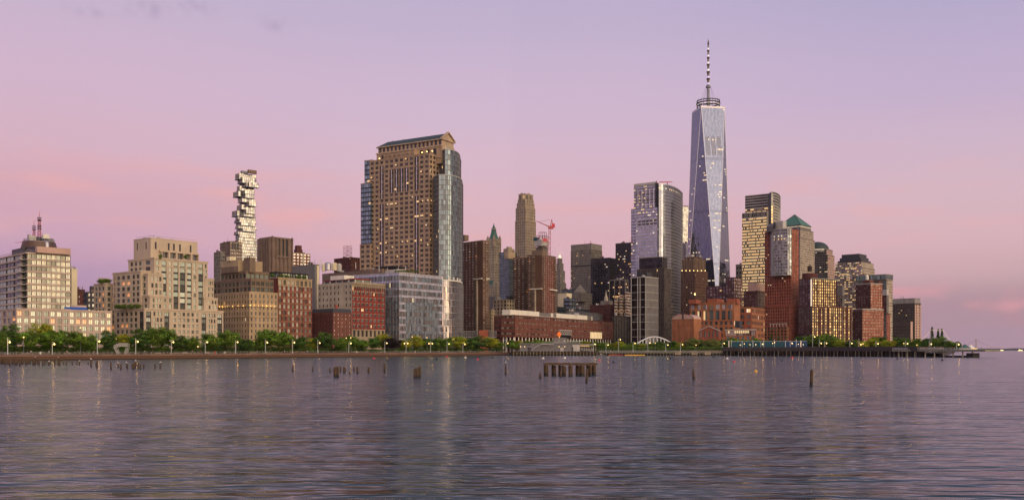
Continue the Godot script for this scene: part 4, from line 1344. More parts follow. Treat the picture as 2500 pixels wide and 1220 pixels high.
	for k in 17:
		slab(B, fa, fa.w / 16.0 * k - 0.25, fa.w / 16.0 * k + 0.25, V.y1 - 4.2, V.y1 - 1.3, 0.05, 0.5, "bracket", "tan_stone")
	grid(B, fa, 0, fa.w, 0, yb, 8, 2, {"wm": "tan_stone", "pw": 0.5, "per": 2, "bh": 0.4, "pal": "dark", "ind": true})
	slab(B, fa, 0.0, fa.w, yb - 0.5, yb + 0.3, 0.0, 0.4, "string_course", "tan_stone")
	grid(B, fb, 0, fb.w, 0, V.y1 - 2.2, 9, 11, {"wm": "pale_stone", "pw": 0.66, "bh": 0.5, "pal": "dark", "ind": true, "mul": 0, "skip": [6]})
	slab(B, fb, 0.04, fb.w - 0.04, V.y1 - 2.2, V.y1 - 0.01, -0.45, 0.0, "wall", "pale_stone")
	V = vol(B, 790, 866, 905, 680, 729, 692, 0.45, "light_panel")
	clad(B, V, {"wm": "light_panel", "fl": 3.0, "bw": 7.0, "pw": 0.2, "bh": 0.2, "pal": "green_dark", "par": 0.7, "ind": true, "mul": 3})
	clutter(B, V, 8, 2.6)
	cap(B, "roof_plant", "white_panel", 806, 840, 864, 671.5, 682, 733)
	done(B)

# ---------- buildings of the middle ----------
# a facade that follows a curve in plan; points given as (column, distance)
func curve(B: Dictionary, pts: Array) -> Array:
	var out := []
	for i in pts.size() - 1:
		out.append(fline(B.inv * G(pts[i].x, pts[i].y, 0), B.inv * G(pts[i + 1].x, pts[i + 1].y, 0)))
	return out

func bez(a: Vector2, b: Vector2, c: Vector2, n: int) -> Array:
	var out := []
	for i in n + 1:
		var t := float(i) / n
		out.append(a.lerp(b, t).lerp(b.lerp(c, t), t))
	return out

# a solid with that curved front: back wall straight between its ends, roof on top
func curved_body(B: Dictionary, fs: Array, y0: float, y1: float, deep: float, mk: String) -> void:
	var mb := part(B, "core", mk)
	var back: Vector3 = B.inv.basis * Vector3(0, 0, -deep)
	for f: Dictionary in fs:
		var a: Vector3 = f.o - f.n * 0.5
		var b: Vector3 = f.o + f.r * f.w - f.n * 0.5
		mb.quad(a + UP * y0, a + UP * y1, b + UP * y1, b + UP * y0)
		mb.quad(a + UP * y1, a + back + UP * y1, b + back + UP * y1, b + UP * y1)
	var s: Vector3 = fs[0].o
	var e: Vector3 = fs[-1].o + fs[-1].r * fs[-1].w
	mb.quad(s + back + UP * y0, s + back + UP * y1, s + UP * y1, s + UP * y0)
	mb.quad(e + UP * y0, e + UP * y1, e + back + UP * y1, e + back + UP * y0)
	mb.quad(e + back + UP * y0, e + back + UP * y1, s + back + UP * y1, s + back + UP * y0)

func make_glass_block() -> void:
	var B := bld("glass_office_block", "wide blue-grey glass office block with thin fins and a roof garden canopy", "building", 974, 755, 36, "gray_panel")
	var V := vol(B, 862, 974, 1079, 664, 755)
	for f: Dictionary in [fw(V), fnn(V)]:
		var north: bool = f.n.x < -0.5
		var nf := 11
		var fl: float = (V.y1 - 0.6) / nf
		var nx := roundi(f.w / 1.55)
		for j in nf:
			var y0 := j * fl
			# spandrel: pale fritted glass, brighter near the corners and in the upper floors
			for i in nx:
				var u := (i + 0.5) / nx
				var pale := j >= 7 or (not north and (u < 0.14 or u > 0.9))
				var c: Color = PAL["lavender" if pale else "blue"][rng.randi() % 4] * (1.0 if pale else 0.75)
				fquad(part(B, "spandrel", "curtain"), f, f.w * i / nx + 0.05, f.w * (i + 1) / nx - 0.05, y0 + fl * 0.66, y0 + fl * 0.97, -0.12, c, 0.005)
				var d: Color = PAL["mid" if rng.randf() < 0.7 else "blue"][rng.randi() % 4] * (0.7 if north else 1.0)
				if rng.randf() < 0.004:
					fquad(part(B, "lit_window", "lit_warm"), f, f.w * i / nx + 0.05, f.w * (i + 1) / nx - 0.05, y0 + 0.1, y0 + fl * 0.64, -0.3, Color.WHITE)
				else:
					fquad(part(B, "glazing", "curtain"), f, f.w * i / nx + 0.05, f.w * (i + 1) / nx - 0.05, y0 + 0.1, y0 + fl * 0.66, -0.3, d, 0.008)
			fbox(part(B, "floor_edge", "gray_metal"), f, 0.0, f.w, y0 - 0.12, y0 + 0.12, -0.4, 0.3)
		for i in nx + 1:
			fbox(part(B, "fin", "steel"), f, f.w * i / nx - 0.06, f.w * i / nx + 0.06, 0, V.y1 - 0.7, -0.3, 0.25 if i % 2 == 0 else 0.1)
		slab(B, f, 0.02, f.w - 0.02, V.y1 - 0.6, V.y1, -0.45, 0.1, "parapet", "light_panel")
	var cn := cap(B, "roof_canopy", "slate", 912, 960, 1000, 648, 650.5, 769)
	for x: float in [925.0, 945.0, 972.0, 990.0]:
		var p: Vector3 = B.inv * G(x, 775)
		part(B, "canopy_post", "steel").tube(p + UP * (hy(664, 775) - GY), p + UP * (hy(649, 775) - GY), 0.3, 0.3, 6)
	cap(B, "roof_room", "taupe_panel", 898, 934, 960, 655, 666, 775)
	cap(B, "roof_room", "light_panel", 940, 968, 990, 657, 666, 769)
	done(B)
	for i in 9:
		var x := 966.0 + i * 6.5
		var d := 759.0 + i * 2.0
		tree(G(x, d, hy(665, d)), 2.0, 2.9, "shrub", "small yellow-green shrub on the roof of the glass office block, %s from the left" % ordinal(i), "shrubs on the glass block roof", "roof_bush")

func make_pediment_tower() -> void:
	var B := bld("pediment_tower", "broad brown granite office tower with a green gabled attic and curved blue glass flank", "skyscraper", 1048, 860, 31, "granite")
	var D := 860.0
	var V := vol(B, 902, 1048, 1072, 374, D)
	var fb := fnn(V)
	var fa := fw(V)
	var nf := 40
	var fl: float = (V.y1 - 1.5) / nf
	var bay: float = fb.w / 12.0
	var rule := {"pw": 0.36, "per": 2, "bh": 0.44, "pal": "dark", "gm": "glass", "rec": 0.35, "lit": 0.025, "litk": ["lit_gold", "lit_warm"]}
	var strip := {"pw": 0.14, "per": 2, "bh": 0.3, "bm": "mullion", "bd": -0.2, "pal": "dark", "lit": 0.03, "litk": ["lit_gold"]}
	# bays 2 and 9 are tall dark strips with a bright mullion; four more share the upper storeys
	for s: Array in [[0, 2, 0, 40, false], [2, 3, 0, 31, true], [2, 3, 31, 32, false], [2, 3, 32, 39, true], [2, 3, 39, 40, false], [3, 9, 0, 33, false], [3, 4, 33, 40, false], [4, 8, 33, 38, true], [4, 8, 38, 40, false], [8, 9, 33, 40, false], [9, 10, 0, 32, true], [9, 10, 32, 33, false], [9, 10, 33, 40, true], [10, 12, 0, 40, false]]:
		grid(B, fb, bay * s[0], bay * s[1], s[2] * fl, s[3] * fl, s[1] - s[0], s[3] - s[2], strip if s[4] else rule)
		if s[4] and s[3] - s[2] > 2:
			for k in range(s[0], s[1]):
				slab(B, fb, bay * (k + 0.46), bay * (k + 0.54), s[2] * fl + 0.3, s[3] * fl - 0.3, -0.34, 0.15, "bright_mullion", "bright_steel")
	grid(B, fa, 0, fa.w, 0, nf * fl, maxi(1, roundi(fa.w / bay)), nf, rule)
	slab(B, fb, 0.03, fb.w - 0.03, nf * fl, V.y1 - 0.01)
	slab(B, fa, 0.03, fa.w - 0.03, nf * fl, V.y1 - 0.01)
	coping(B, V, 0.9, 0.25)
	for jj: int in [32, 33, 38]:
		slab(B, fb, 0.0, fb.w, jj * fl - 0.2, jj * fl + 0.6, -0.1, 0.3, "string_course")
	# raised middle of the front
	var U := vol(B, 936, 1011, 1030, 364, D + 12, 395)
	grid(B, fnn(U), 0, fnn(U).w, U.y0, U.y1 - 1.2, 7, 3, rule)
	slab(B, fnn(U), 0.02, fnn(U).w - 0.02, U.y1 - 1.2, U.y1)
	plain(B, U)
	coping(B, U, 0.8, 0.2)
	# crown: attic walls, a colonnade and the gabled roof
	var C := vol(B, 919, 1078, 1109, 352, D + 6, 398)
	plain(B, C)
	var cf := fnn(C)
	var cw := fw(C)
	slab(B, cf, -0.6, cf.w + 0.4, C.y1 - 12.0, C.y1 - 11.2, 0.0, 0.9, "string_course", "granite_pale")
	slab(B, cf, -0.4, cf.w, C.y1 - 1.5, C.y1 - 0.2, 0.0, 0.6, "string_course", "granite_pale")
	for k in 9:
		slab(B, cf, cf.w * (0.08 + k * 0.1), cf.w * (0.08 + k * 0.1) + cf.w * 0.04, C.y1 - 11.0, C.y1 - 3.0, 0.0, 0.25, "vent", "dark_metal")
	slab(B, cw, cw.w * 0.22, cw.w * 0.78, C.y1 - 15, C.y1, 0.0, 0.3, "gable_panel", "pale_stone")
	var T := vol(B, 923, 1079, 1107, 338, D + 7.5, 353)
	for f: Dictionary in [fnn(T)]:
		grid(B, f, 0, f.w, T.y0, T.y1 - 0.4, 16, 1, {"pw": 0.42, "bh": 0.08, "pal": "black", "gm": "glass_dull", "pm": "granite_pale", "rec": 0.35})
		slab(B, f, 0, f.w, T.y1 - 0.4, T.y1)
	plain(B, {"x0": T.x0, "x1": T.x1, "z0": T.z1 - 0.5, "z1": T.z1, "y0": T.y0, "y1": T.y1}, "gable_wall", "granite_pale")
	var rf := part(B, "roof", "dark_green_roof")
	var e0 := 1.4
	var yr: float = T.y1
	var yk: float = hy(322.5, D + 11) - GY
	var xm: float = (T.x0 + T.x1) / 2.0
	var zf: float = T.z1 + e0
	var zb: float = T.z0 - e0
	rf.quad(Vector3(T.x0 - e0, yr, zb), Vector3(xm, yk, zb + 6.0), Vector3(xm, yk, zf - 2.5), Vector3(T.x0 - e0, yr, zf - 2.5))
	rf.quad(Vector3(T.x1 + e0, yr, zf - 2.5), Vector3(xm, yk, zf - 2.5), Vector3(xm, yk, zb + 6.0), Vector3(T.x1 + e0, yr, zb))
	rf.tri(Vector3(T.x1 + e0, yr, zb), Vector3(xm, yk, zb + 6.0), Vector3(T.x0 - e0, yr, zb))
	# pediment at the near gable end
	var pd := part(B, "pediment", "granite_pale")
	pd.tri(Vector3(T.x0 - e0, yr, zf - 1.2), Vector3(xm, yk - 0.5, zf - 1.2), Vector3(T.x1 + e0, yr, zf - 1.2))
	for sgn: float in [-1.0, 1.0]:
		var q := Vector3(xm + sgn * (T.x1 - xm + e0), yr - 0.3, 0)
		var dirv := Vector3(xm, yk + 0.3, 0) - q
		pd.obox(q + Vector3(0, 0, zf - 2.5), dirv, Vector3(0, 1.1, 0), Vector3(0, 0, 2.6))
	pd.box(T.x0 - e0 - 0.2, T.x1 + e0 + 0.2, yr - 0.9, yr, zf - 2.6, zf)
	pd.box(T.x0 - e0 - 0.2, T.x0 + 0.1, yr - 0.9, yr + 0.05, zb, zf - 2.6)
	for q: Array in [[984, 341], [958, 345]]:
		part(B, "finial", "dark_metal").tube(B.inv * P(q[0], q[1] + 3, D + 25), B.inv * P(q[0], q[1] - 3, D + 25), 0.2, 0.1, 5)
	# glass wing on the left, in two heights, on a stone base
	var gl := {"pw": 0.05, "pm": "mullion", "bh": 0.3, "bm": "slate", "bd": -0.25, "pd": -0.2, "pal": "blue", "gm": "curtain", "fl": fl, "bw": 3.4, "tilt": 0.008, "par": 0.6, "lit": 0.02, "litk": ["lit_gold"]}
	var W := vol(B, 880, 905, 915, 446, D + 33, 596)
	clad(B, W, gl)
	W = vol(B, 889, 908, 918, 390, D + 36, 450)
	clad(B, W, gl)
	W = vol(B, 878, 904, 915, 596, D + 31)
	clad(B, W, {"pw": 0.36, "per": 2, "bh": 0.44, "pal": "dark", "fl": fl, "bw": bay, "par": 0.8})
	# lamps on the setbacks
	for q: Array in [[926, 387, 886], [1030, 372, 866], [1042, 370, 863], [1055, 368.5, 862]]:
		var lm := MB.new()
		lm.lathe(Vector3.ZERO, [Vector2(0, -0.5), Vector2(0.6, -0.2), Vector2(0.6, 0.3), Vector2(0, 0.6)], 8)
		obj("lamp", lm.mesh(), M["lamp_glow"], B.node, B.inv * P(q[0], q[1], q[2]))
	# flank: a dark flat strip, then glass curving away, in two heights
	for q: Array in [[1058, 1071, 1128.5, 426, 683, 850, 868], [1070, 1086, 1123.5, 364, 428, 863, 882]]:
		var D1: float = q[5]
		var pts := bez(Vector2(q[1], D1), Vector2(q[2] - 2.0, D1 + 1.0), Vector2(q[2], D1 + 36.0), 9)
		var fs := curve(B, pts)
		var flat := fline(B.inv * G(q[0], D1 + 11.0, 0), B.inv * G(q[1], D1, 0))
		fs.push_front(flat)
		var y0: float = hy(q[4], D1) - GY
		var y1: float = hy(q[3], D1) - GY
		curved_body(B, fs, y0, y1, 18.0, "slate")
		var ny := roundi((y1 - y0) / fl)
		for i in fs.size():
			var o := {"pw": 0.06, "pm": "gray_metal", "pd": 0.0, "bh": 0.1, "bm": "gray_metal", "bd": 0.12, "pal": "dark" if i == 0 else "flank", "gm": "glass", "tilt": 0.006, "lit": 0.012, "litk": ["lit_gold"]}
			grid(B, fs[i], 0, fs[i].w, y0, y1, maxi(1, roundi(fs[i].w / 2.2)), ny, o)
			fbox(part(B, "parapet", "light_panel"), fs[i], -0.05, fs[i].w + 0.05, y1 - 0.3, y1 + 0.4, -0.6, 0.2)
	# stone edge seen past the glass
	cap(B, "stair_tower", "granite", 1110, 1114, 1126, 404, 560, 905)
	# base drum of pale reflecting glass under it
	var D2 := 815.0
	var p2 := bez(Vector2(1078, D2), Vector2(1123, D2 + 2.0), Vector2(1128.5, D2 + 38.0), 9)
	var fs2 := curve(B, p2)
	var yb: float = hy(684, D2) - GY
	curved_body(B, fs2, 0, yb, 22.0, "gray_panel")
	for i in fs2.size():
		grid(B, fs2[i], 0, fs2[i].w, 0, yb, maxi(1, roundi(fs2[i].w / 1.6)), 11, {"pw": 0.06, "pm": "gray_metal", "bh": 0.07, "bm": "steel", "bd": 0.1, "pal": "drum_glass", "gm": "curtain", "tilt": 0.014})
		fbox(part(B, "parapet", "white_panel"), fs2[i], 0, fs2[i].w, yb - 0.4, yb + 0.6, -0.5, 0.3)
		if i % 2 == 0:
			fbox(part(B, "roof_column", "white_panel"), fs2[i], 0.2, 1.3, yb, yb + 3.4, -2.0, -1.0)
	done(B)

func brown_tower(called: String, label: String, q: Array, rows: float, mech: Array, split: float) -> void:
	var B := bld(called, label, "building", q[1], q[4], q[5], "brown_brick")
	var V := vol(B, q[0], q[1], q[2], q[3], q[4])
	var fl: float = rows / F * q[4]
	var n := roundi((V.y1 - 1.2) / fl)
	fl = (V.y1 - 1.2) / n
	var fb := fnn(V)
	var fa := fw(V)
	var o := {"pw": 0.5, "bh": 0.55, "pal": "pale", "gm": "glass_dull", "tilt": 0.01, "lit": 0.02, "litk": ["lit_warm", "lit_orange"]}
	var nb := maxi(3, roundi(fb.w / 4.6))
	grid(B, fb, 0, fb.w * split, 0, n * fl, maxi(2, roundi(nb * split)), n, o)
	slab(B, fb, fb.w * split, fb.w - 0.02, 0, n * fl, -0.45, 0.05)
	grid(B, fa, 0, fa.w, 0, n * fl, maxi(2, roundi(fa.w / 4.4)), n, o.merged({"wm": "rust_brick", "pw": 0.56}, true))
	for f: Dictionary in [fa, fb]:
		slab(B, f, 0.02, f.w - 0.02, n * fl, V.y1)
	coping(B, V, 1.2, 0.3, "taupe_panel")
	# balconies in stacks, each one a part
	var bal := MB.new()
	bal.box(0, 4.2, 0, 0.25, 0, 1.6)
	bal.box(0, 4.2, 0.25, 1.2, 1.45, 1.6)
	bal.box(0, 0.15, 0.25, 1.2, 0, 1.45)
	bal.box(4.05, 4.2, 0.25, 1.2, 0, 1.45)
	var bm := bal.mesh()
	var stacks := [[fb, fb.w * split - 4.4], [fa, fa.w - 4.4], [fa, 0.2]]
	if fb.w > 30:
		stacks.append([fb, 1.0])
	var made := 0
	for s: Array in stacks:
		for k in n:
			if k * fl < 4 or made >= 290:
				continue
			made += 1
			var f: Dictionary = s[0]
			var w := obj("balcony", bm, M["taupe_brick"], B.node)
			w.transform = Transform3D(Basis(f.r, UP, f.n), f.o + f.r * s[1] + UP * (k * fl + 0.1) + f.n * 0.08)
	# the pale slab edge where the plan steps out
	var ym: float = hy(q[6], q[4]) - GY
	slab(B, fb, fb.w * split - 5.0, fb.w + 0.1, ym, ym + 1.0, 0.0, 1.8, "ledge", "white_panel")
	slab(B, fa, fa.w * 0.5, fa.w + 0.1, ym, ym + 1.0, 0.0, 1.8, "ledge", "white_panel")
	slab(B, fb, fb.w * split - 0.2, fb.w * split + 0.8, 4, ym, 0.05, 1.7, "wing_wall", "pale_stone")
	cap(B, "bulkhead", "taupe_brick", mech[0], mech[1], mech[2], mech[3], q[3], q[4] + 10.0)
	done(B)

func make_mid() -> void:
	make_glass_block()
	make_pediment_tower()
	brown_tower("brown_apartment_tower", "dark brown brick apartment tower with balcony stacks beside the curved glass flank", [1112, 1178, 1192.5, 587, 950, 47, 681], 6.5, [1122, 1134, 1144, 573], 0.82)
	brown_tower("brown_apartment_tower", "left half of the paired brown balcony towers, lower and darker", [1253, 1293, 1330, 628, 1000, 30, 760], 5.7, [1262, 1270, 1276, 624], 0.95)
	brown_tower("brown_apartment_tower", "right half of the paired brown balcony towers, with a bulkhead box on its roof", [1288, 1323, 1357, 621, 960, 30, 706], 5.7, [1299, 1326, 1337, 610.5], 0.55)

	# gothic tower with the green spire
	var B := bld("gothic_tower", "gothic stone tower with a green pyramid spire and corner turrets", "skyscraper", 1202, 1500, 45, "pale_stone")
	var D := 1500.0
	var goth := {"pw": 0.42, "pd": 0.5, "bh": 0.34, "pal": "dark", "gm": "glass_dull", "fl": 4.2, "bw": 3.3, "par": 1.5, "rec": 0.35}
	var V := vol(B, 1187, 1207, 1226, 641, D)
	clad(B, V, goth)
	V = vol(B, 1189.5, 1207, 1223, 599, D + 3, 645)
	clad(B, V, goth)
	V = vol(B, 1191, 1206, 1220, 583, D + 5, 602)
	clad(B, V, goth)
	var ctr := Vector3((V.x0 + V.x1) / 2, 0, (V.z0 + V.z1) / 2)
	var hw: float = (V.x1 - V.x0) * 0.5
	var yb: float = V.y1
	var px := D / F
	part(B, "spire", "verdigris").lathe(ctr, [Vector2(hw * 1.28, yb), Vector2(hw * 0.86, yb + 11 * px), Vector2(hw * 0.52, yb + 25 * px), Vector2(hw * 0.5, yb + 27 * px), Vector2(hw * 0.3, yb + 31 * px), Vector2(hw * 0.14, yb + 36 * px), Vector2(0, yb + 41 * px)], 4, Color.WHITE, PI / 4, false)
	part(B, "lantern", "pale_stone").lathe(ctr, [Vector2(hw * 0.66, yb + 24.5 * px), Vector2(hw * 0.66, yb + 26.5 * px), Vector2(hw * 0.4, yb + 27 * px)], 8)
	for sx: float in [0.0, 1.0]:
		for sz: float in [0.0, 1.0]:
			var p := Vector3(lerpf(V.x0, V.x1, sx), 0, lerpf(V.z0, V.z1, sz))
			part(B, "turret", "tan_stone").lathe(p, [Vector2(2.4, V.y0), Vector2(2.4, yb + 2 * px), Vector2(1.7, yb + 3 * px), Vector2(1.5, yb + 6 * px), Vector2(0, yb + 10 * px)], 8)
	var wing := vol(B, 1180, 1214, 1240, 690, D - 25)
	clad(B, wing, goth)
	var rf := part(B, "green_roof", "verdigris")
	rf.obox(Vector3(wing.x0 - 0.4, wing.y1 - 5, wing.z0), Vector3(1, 0, 0), Vector3(0, 9, 0), Vector3(0, 0, (wing.z1 - wing.z0) * 0.7))
	wing = vol(B, 1236, 1243, 1258, 694, D - 10)
	clad(B, wing, goth)
	rf.box(wing.x0 - 0.6, wing.x1, wing.y1 - 4, wing.y1 + 2, wing.z0, wing.z1 + 0.6)
	done(B)

	B = simple("blue_office_tower", "slate blue office tower with a beige stepped top, right of the gothic tower", "skyscraper", [1219, 1242, 1262, 615, 1350, 45], "slate", {"fl": 3.9, "bw": 2.4, "pw": 0.14, "bh": 0.34, "pal": "blue", "gm": "curtain", "north": {"bm": "gray_panel"}})
	cap(B, "stone_top", "beige", 1231, 1241, 1258, 614, 631, 1349)
	cap(B, "stone_top", "tan_stone", 1229, 1240, 1256, 606, 616, 1356)
	cap(B, "stone_top", "tan_stone", 1236, 1242, 1250, 602, 607, 1358)
	done(B)

	# tall stone tower with setbacks
	B = bld("stone_setback_tower", "slender tall pale stone tower with setbacks and a dark-slotted crown", "skyscraper", 1283, 1450, 42, "tan_stone")
	D = 1450.0
	var stn := {"pw": 0.52, "bh": 0.42, "pal": "mid", "gm": "glass", "fl": 4.3, "bw": 4.0, "par": 1.2, "lit": 0.012, "litk": ["lit_white", "lit_gold"]}
	for q: Array in [[1257.5, 1283, 1308.5, 538, -1.0, 0], [1259, 1283, 1307, 506, 545.0, 3], [1261.5, 1282, 1305, 494, 510.0, 6], [1264, 1281, 1303, 486, 498.0, 8]]:
		V = vol(B, q[0], q[1], q[2], q[3], D + q[5], q[4])
		clad(B, V, stn)
		if q[4] > 0:
			slab(B, fw(V), fw(V).w * 0.02, fw(V).w * 0.1, V.y1 - 26, V.y1 - 2, 0.05, 0.7, "buttress")
	V = vol(B, 1266, 1281, 1301, 472, D + 10, 488)
	plain(B, V)
	for f: Dictionary in [fw(V), fnn(V)]:
		for k in 2:
			slab(B, f, f.w * (0.2 + k * 0.42), f.w * (0.38 + k * 0.42), V.y1 - 8.8, V.y1 - 1.8, 0.0, 0.12, "crown_slot", "dark_metal")
		slab(B, f, f.w * 0.4, f.w * 0.6, V.y1 - 8, V.y1 + 1.4, 0.0, 0.5, "crown_fin", "tan_stone")
		for k in 4:
			slab(B, f, f.w * (0.02 + k * 0.32), f.w * (0.06 + k * 0.32), V.y1 - 9, V.y1 + 0.8, 0.0, 0.4, "crown_pier")
	var gg := part(B, "crown_lamp", "lit_gold")
	fbox(gg, fnn(V), fnn(V).w * 0.72, fnn(V).w * 0.8, V.y1 - 8.0, V.y1 - 2.2, 0.13, 0.2)
	fbox(gg, fnn(V), fnn(V).w * 0.9, fnn(V).w * 0.96, V.y1 - 8.0, V.y1 - 2.2, 0.13, 0.2)
	done(B)

	# tower under construction and its crane
	B = bld("construction_core", "concrete core under construction with open steel frame and hung screens above the brown towers", "building", 1325, 1250, 42, "gray_stone")
	V = vol(B, 1308, 1325, 1338, 602, 1250)
	plain(B, V)
	cap(B, "debris_screen", "light_panel", 1305, 1322, 1339, 583.5, 600, 1244)
	slab(B, {"o": Vector3(V.x0 - 2.6, 0, V.z0), "r": Vector3(0, 0, 1), "n": Vector3(-1, 0, 0), "w": 20.0}, 1.0, 8.0, hy(592, 1250), hy(584, 1250), 0.0, 3.6, "blue_banner", "teal_mesh")
	var sg: Vector3 = B.inv * P(1331, 586, 1240)
	var red := MB.new()
	for k in 4:
		red.box(sg.x - 4.5 + k * 2.4, sg.x - 2.8 + k * 2.4, sg.y - 2.2, sg.y + 2.2, sg.z, sg.z + 0.3)
	obj("red_lettering", red.mesh(), M["rope_red"], B.node)
	for q: Array in [[1316, 1334, 567, 583], [1310, 1338, 575, 584], [1312, 1337, 600, 612]]:
		for k in 5:
			var x: float = lerpf(q[0], q[1], k / 4.0)
			part(B, "steel_frame", "bronze").tube(B.inv * P(x, q[2], 1246), B.inv * P(x, q[3], 1246), 0.35, 0.35, 4)
		for yy: float in [q[2], (q[2] + q[3]) / 2.0]:
			part(B, "steel_frame", "bronze").tube(B.inv * P(q[0], yy, 1246), B.inv * P(q[1], yy, 1246), 0.35, 0.35, 4)
	for k in 6:
		fbox(part(B, "work_light", "lit_white"), fnn(V), k * 3.0, k * 3.0 + 0.8, V.y1 - 6, V.y1 - 5.2, 0.1, 0.3)
	done(B)
	var C := bld("tower_crane", "red tower crane with a raised luffing jib beside the construction core", "crane", 1342, 1252, 90, "crane_red")
	lattice(C, "mast", "crane_red", C.inv * G(1342, 1252), hy(558, 1252) - GY, 2.4, 2.4, 46, 0.2)
	var top: Vector3 = C.inv * P(1342, 557, 1252)
	part(C, "cab", "crane_red").box(top.x - 2, top.x + 5, top.y - 1, top.y + 3, top.z - 1.5, top.z + 1.5)
	part(C, "jib", "crane_red").tube(top + UP * 2, C.inv * P(1309, 539, 1252), 0.75, 0.4, 5)
	part(C, "a_frame", "crane_red").tube(top + Vector3(1, 2, 0), C.inv * P(1347, 536, 1252), 0.6, 0.4, 5)
	part(C, "a_frame", "crane_red").tube(top + Vector3(5, 2, 0), C.inv * P(1347, 536, 1252), 0.5, 0.4, 5)
	part(C, "stay_cable", "dark_metal").tube(C.inv * P(1347, 536, 1252), C.inv * P(1314, 541, 1252), 0.12, 0.12, 4)
	part(C, "counterweight", "rope_red").box(top.x + 3, top.x + 7, top.y + 1, top.y + 6, top.z - 1.6, top.z + 1.6)
	done(C)

	# art deco spire with a lit lantern
	B = bld("art_deco_spire", "dark art deco tower tapering to a brightly lit lantern spire", "skyscraper", 1367, 1900, 42, "gray_stone")
	D = 1900.0
	var deco := {"pw": 0.5, "pd": 0.6, "bh": 0.3, "pal": "mid", "gm": "glass_dull", "fl": 4.6, "bw": 4.4, "par": 0.8, "lit": 0.03}
	for q: Array in [[1356, 1368, 1382, 690, -1.0, 0], [1357.5, 1367.5, 1379, 660, 700.0, 3], [1359, 1367, 1375.5, 642, 665.0, 6], [1361, 1366.5, 1372.5, 630, 645.0, 8]]:
		V = vol(B, q[0], q[1], q[2], q[3], D + q[5], q[4])
		clad(B, V, deco)
	ctr = Vector3((V.x0 + V.x1) / 2, V.y1, (V.z0 + V.z1) / 2)
	part(B, "lantern", "lit_white").lathe(ctr, [Vector2(3.6, 0), Vector2(3.2, 3), Vector2(2.0, 5.5), Vector2(0.8, 7.5)], 8)
	part(B, "finial", "bright_steel").tube(ctr + UP * 8, ctr + UP * 16, 0.7, 0.4, 6)
	part(B, "finial", "bright_steel").tube(ctr + UP * 16, ctr + UP * 30, 0.3, 0.12, 5)
	done(B)

	# the office group left of the glass pair
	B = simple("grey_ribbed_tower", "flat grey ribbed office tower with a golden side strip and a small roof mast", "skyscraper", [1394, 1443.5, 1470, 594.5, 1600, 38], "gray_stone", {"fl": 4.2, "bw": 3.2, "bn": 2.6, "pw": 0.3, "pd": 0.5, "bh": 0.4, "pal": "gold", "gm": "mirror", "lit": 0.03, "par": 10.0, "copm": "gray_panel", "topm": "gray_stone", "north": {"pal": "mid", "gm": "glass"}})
	slab(B, fnn(B.V), 0.1, fnn(B.V).w - 0.1, hy(649, 1600) - GY, hy(646, 1600) - GY, -0.2, 0.56, "louvre_band", "dark_metal")
	part(B, "antenna", "crane_red").tube(B.inv * P(1442, 594, 1604), B.inv * P(1442, 587, 1604), 0.5, 0.3, 5)
	done(B)
	B = simple("black_office_block", "black office block in front of the grey ribbed tower's golden side", "skyscraper", [1443, 1488, 1510, 629, 1420, 35], "dark_metal", {"fl": 4.0, "bw": 3.0, "pw": 0.16, "pd": 0.25, "bh": 0.3, "pal": "black", "gm": "glass", "lit": 0.015})
	done(B)
	B = simple("black_office_tower", "black glass tower with a few lit floors directly left of the twin glass tower", "skyscraper", [1503, 1541, 1562, 592, 1500, 35], "black_glass_wall", {"fl": 4.2, "bw": 2.6, "pw": 0.12, "bh": 0.34, "pal": "black", "gm": "glass", "lit": 0.06, "litk": ["lit_warm", "lit_white", "lit_gold"], "par": 12.0})
	done(B)
	B = simple("dark_ribbed_block", "dark block with white vertical ribs and gold lit floors in front of the black tower", "building", [1488, 1527, 1534, 682, 1300, 35], "black_glass_wall", {"fl": 4.2, "bw": 7.6, "per": 3, "pw": 0.1, "pm": "gray_stone", "pd": 0.6, "bh": 0.3, "pal": "black", "gm": "glass", "lit": 0.13, "litk": ["lit_gold", "lit_orange"], "par": 1.0, "topm": "gray_panel"})
	done(B)
	B = bld("pale_stepped_office", "pale pink stepped office building with strip windows left of the black ribbed glass pair", "building", 1503, 1150, 28, "pink_concrete")
	for q: Array in [[1500, 1502, 1546, 727, 0], [1512, 1515, 1546, 720, 6], [1526, 1529, 1546, 713, 10]]:
		V = vol(B, q[0], q[1], q[2], q[3], 1150.0 + q[4])
		clad(B, V, {"fl": 3.7, "bw": 2.2, "pw": 0.05, "pm": "mullion", "bh": 0.52, "bd": 0.1, "pal": "mid", "gm": "glass", "lit": 0.1, "litk": ["lit_orange", "lit_warm"], "par": 1.0})
	done(B)
	# the low jumble between the brown towers and the pale stepped office
	B = bld("civic_building", "old stone civic building with a small colonnaded pyramid turret", "building", 1430, 1350, 38, "gray_stone")
	V = vol(B, 1380, 1428, 1446, 716, 1350)
	clad(B, V, {"fl": 4.4, "bw": 4.0, "pw": 0.5, "bh": 0.45, "pal": "mid", "lit": 0.03, "par": 1.5})
	V = vol(B, 1401, 1420, 1432, 712, 1340, 735)
	clad(B, V, {"fl": 14.0, "bw": 2.6, "pw": 0.5, "bh": 0.1, "pal": "dark", "par": 2.0})
	ctr = Vector3((V.x0 + V.x1) / 2, V.y1, (V.z0 + V.z1) / 2)
	part(B, "pyramid_roof", "gray_stone").lathe(ctr, [Vector2(9.5, 0), Vector2(6.0, 4), Vector2(0, 11)], 4, Color.WHITE, PI / 4, false)
	done(B)
	done(simple("slate_roof_block", "long low slate block with a flat roof behind the civic building", "building", [1371, 1402, 1412, 706, 1420, 38], "slate", {"fl": 4.2, "bw": 3.0, "pw": 0.3, "bh": 0.4, "pal": "blue", "gm": "glass"}))
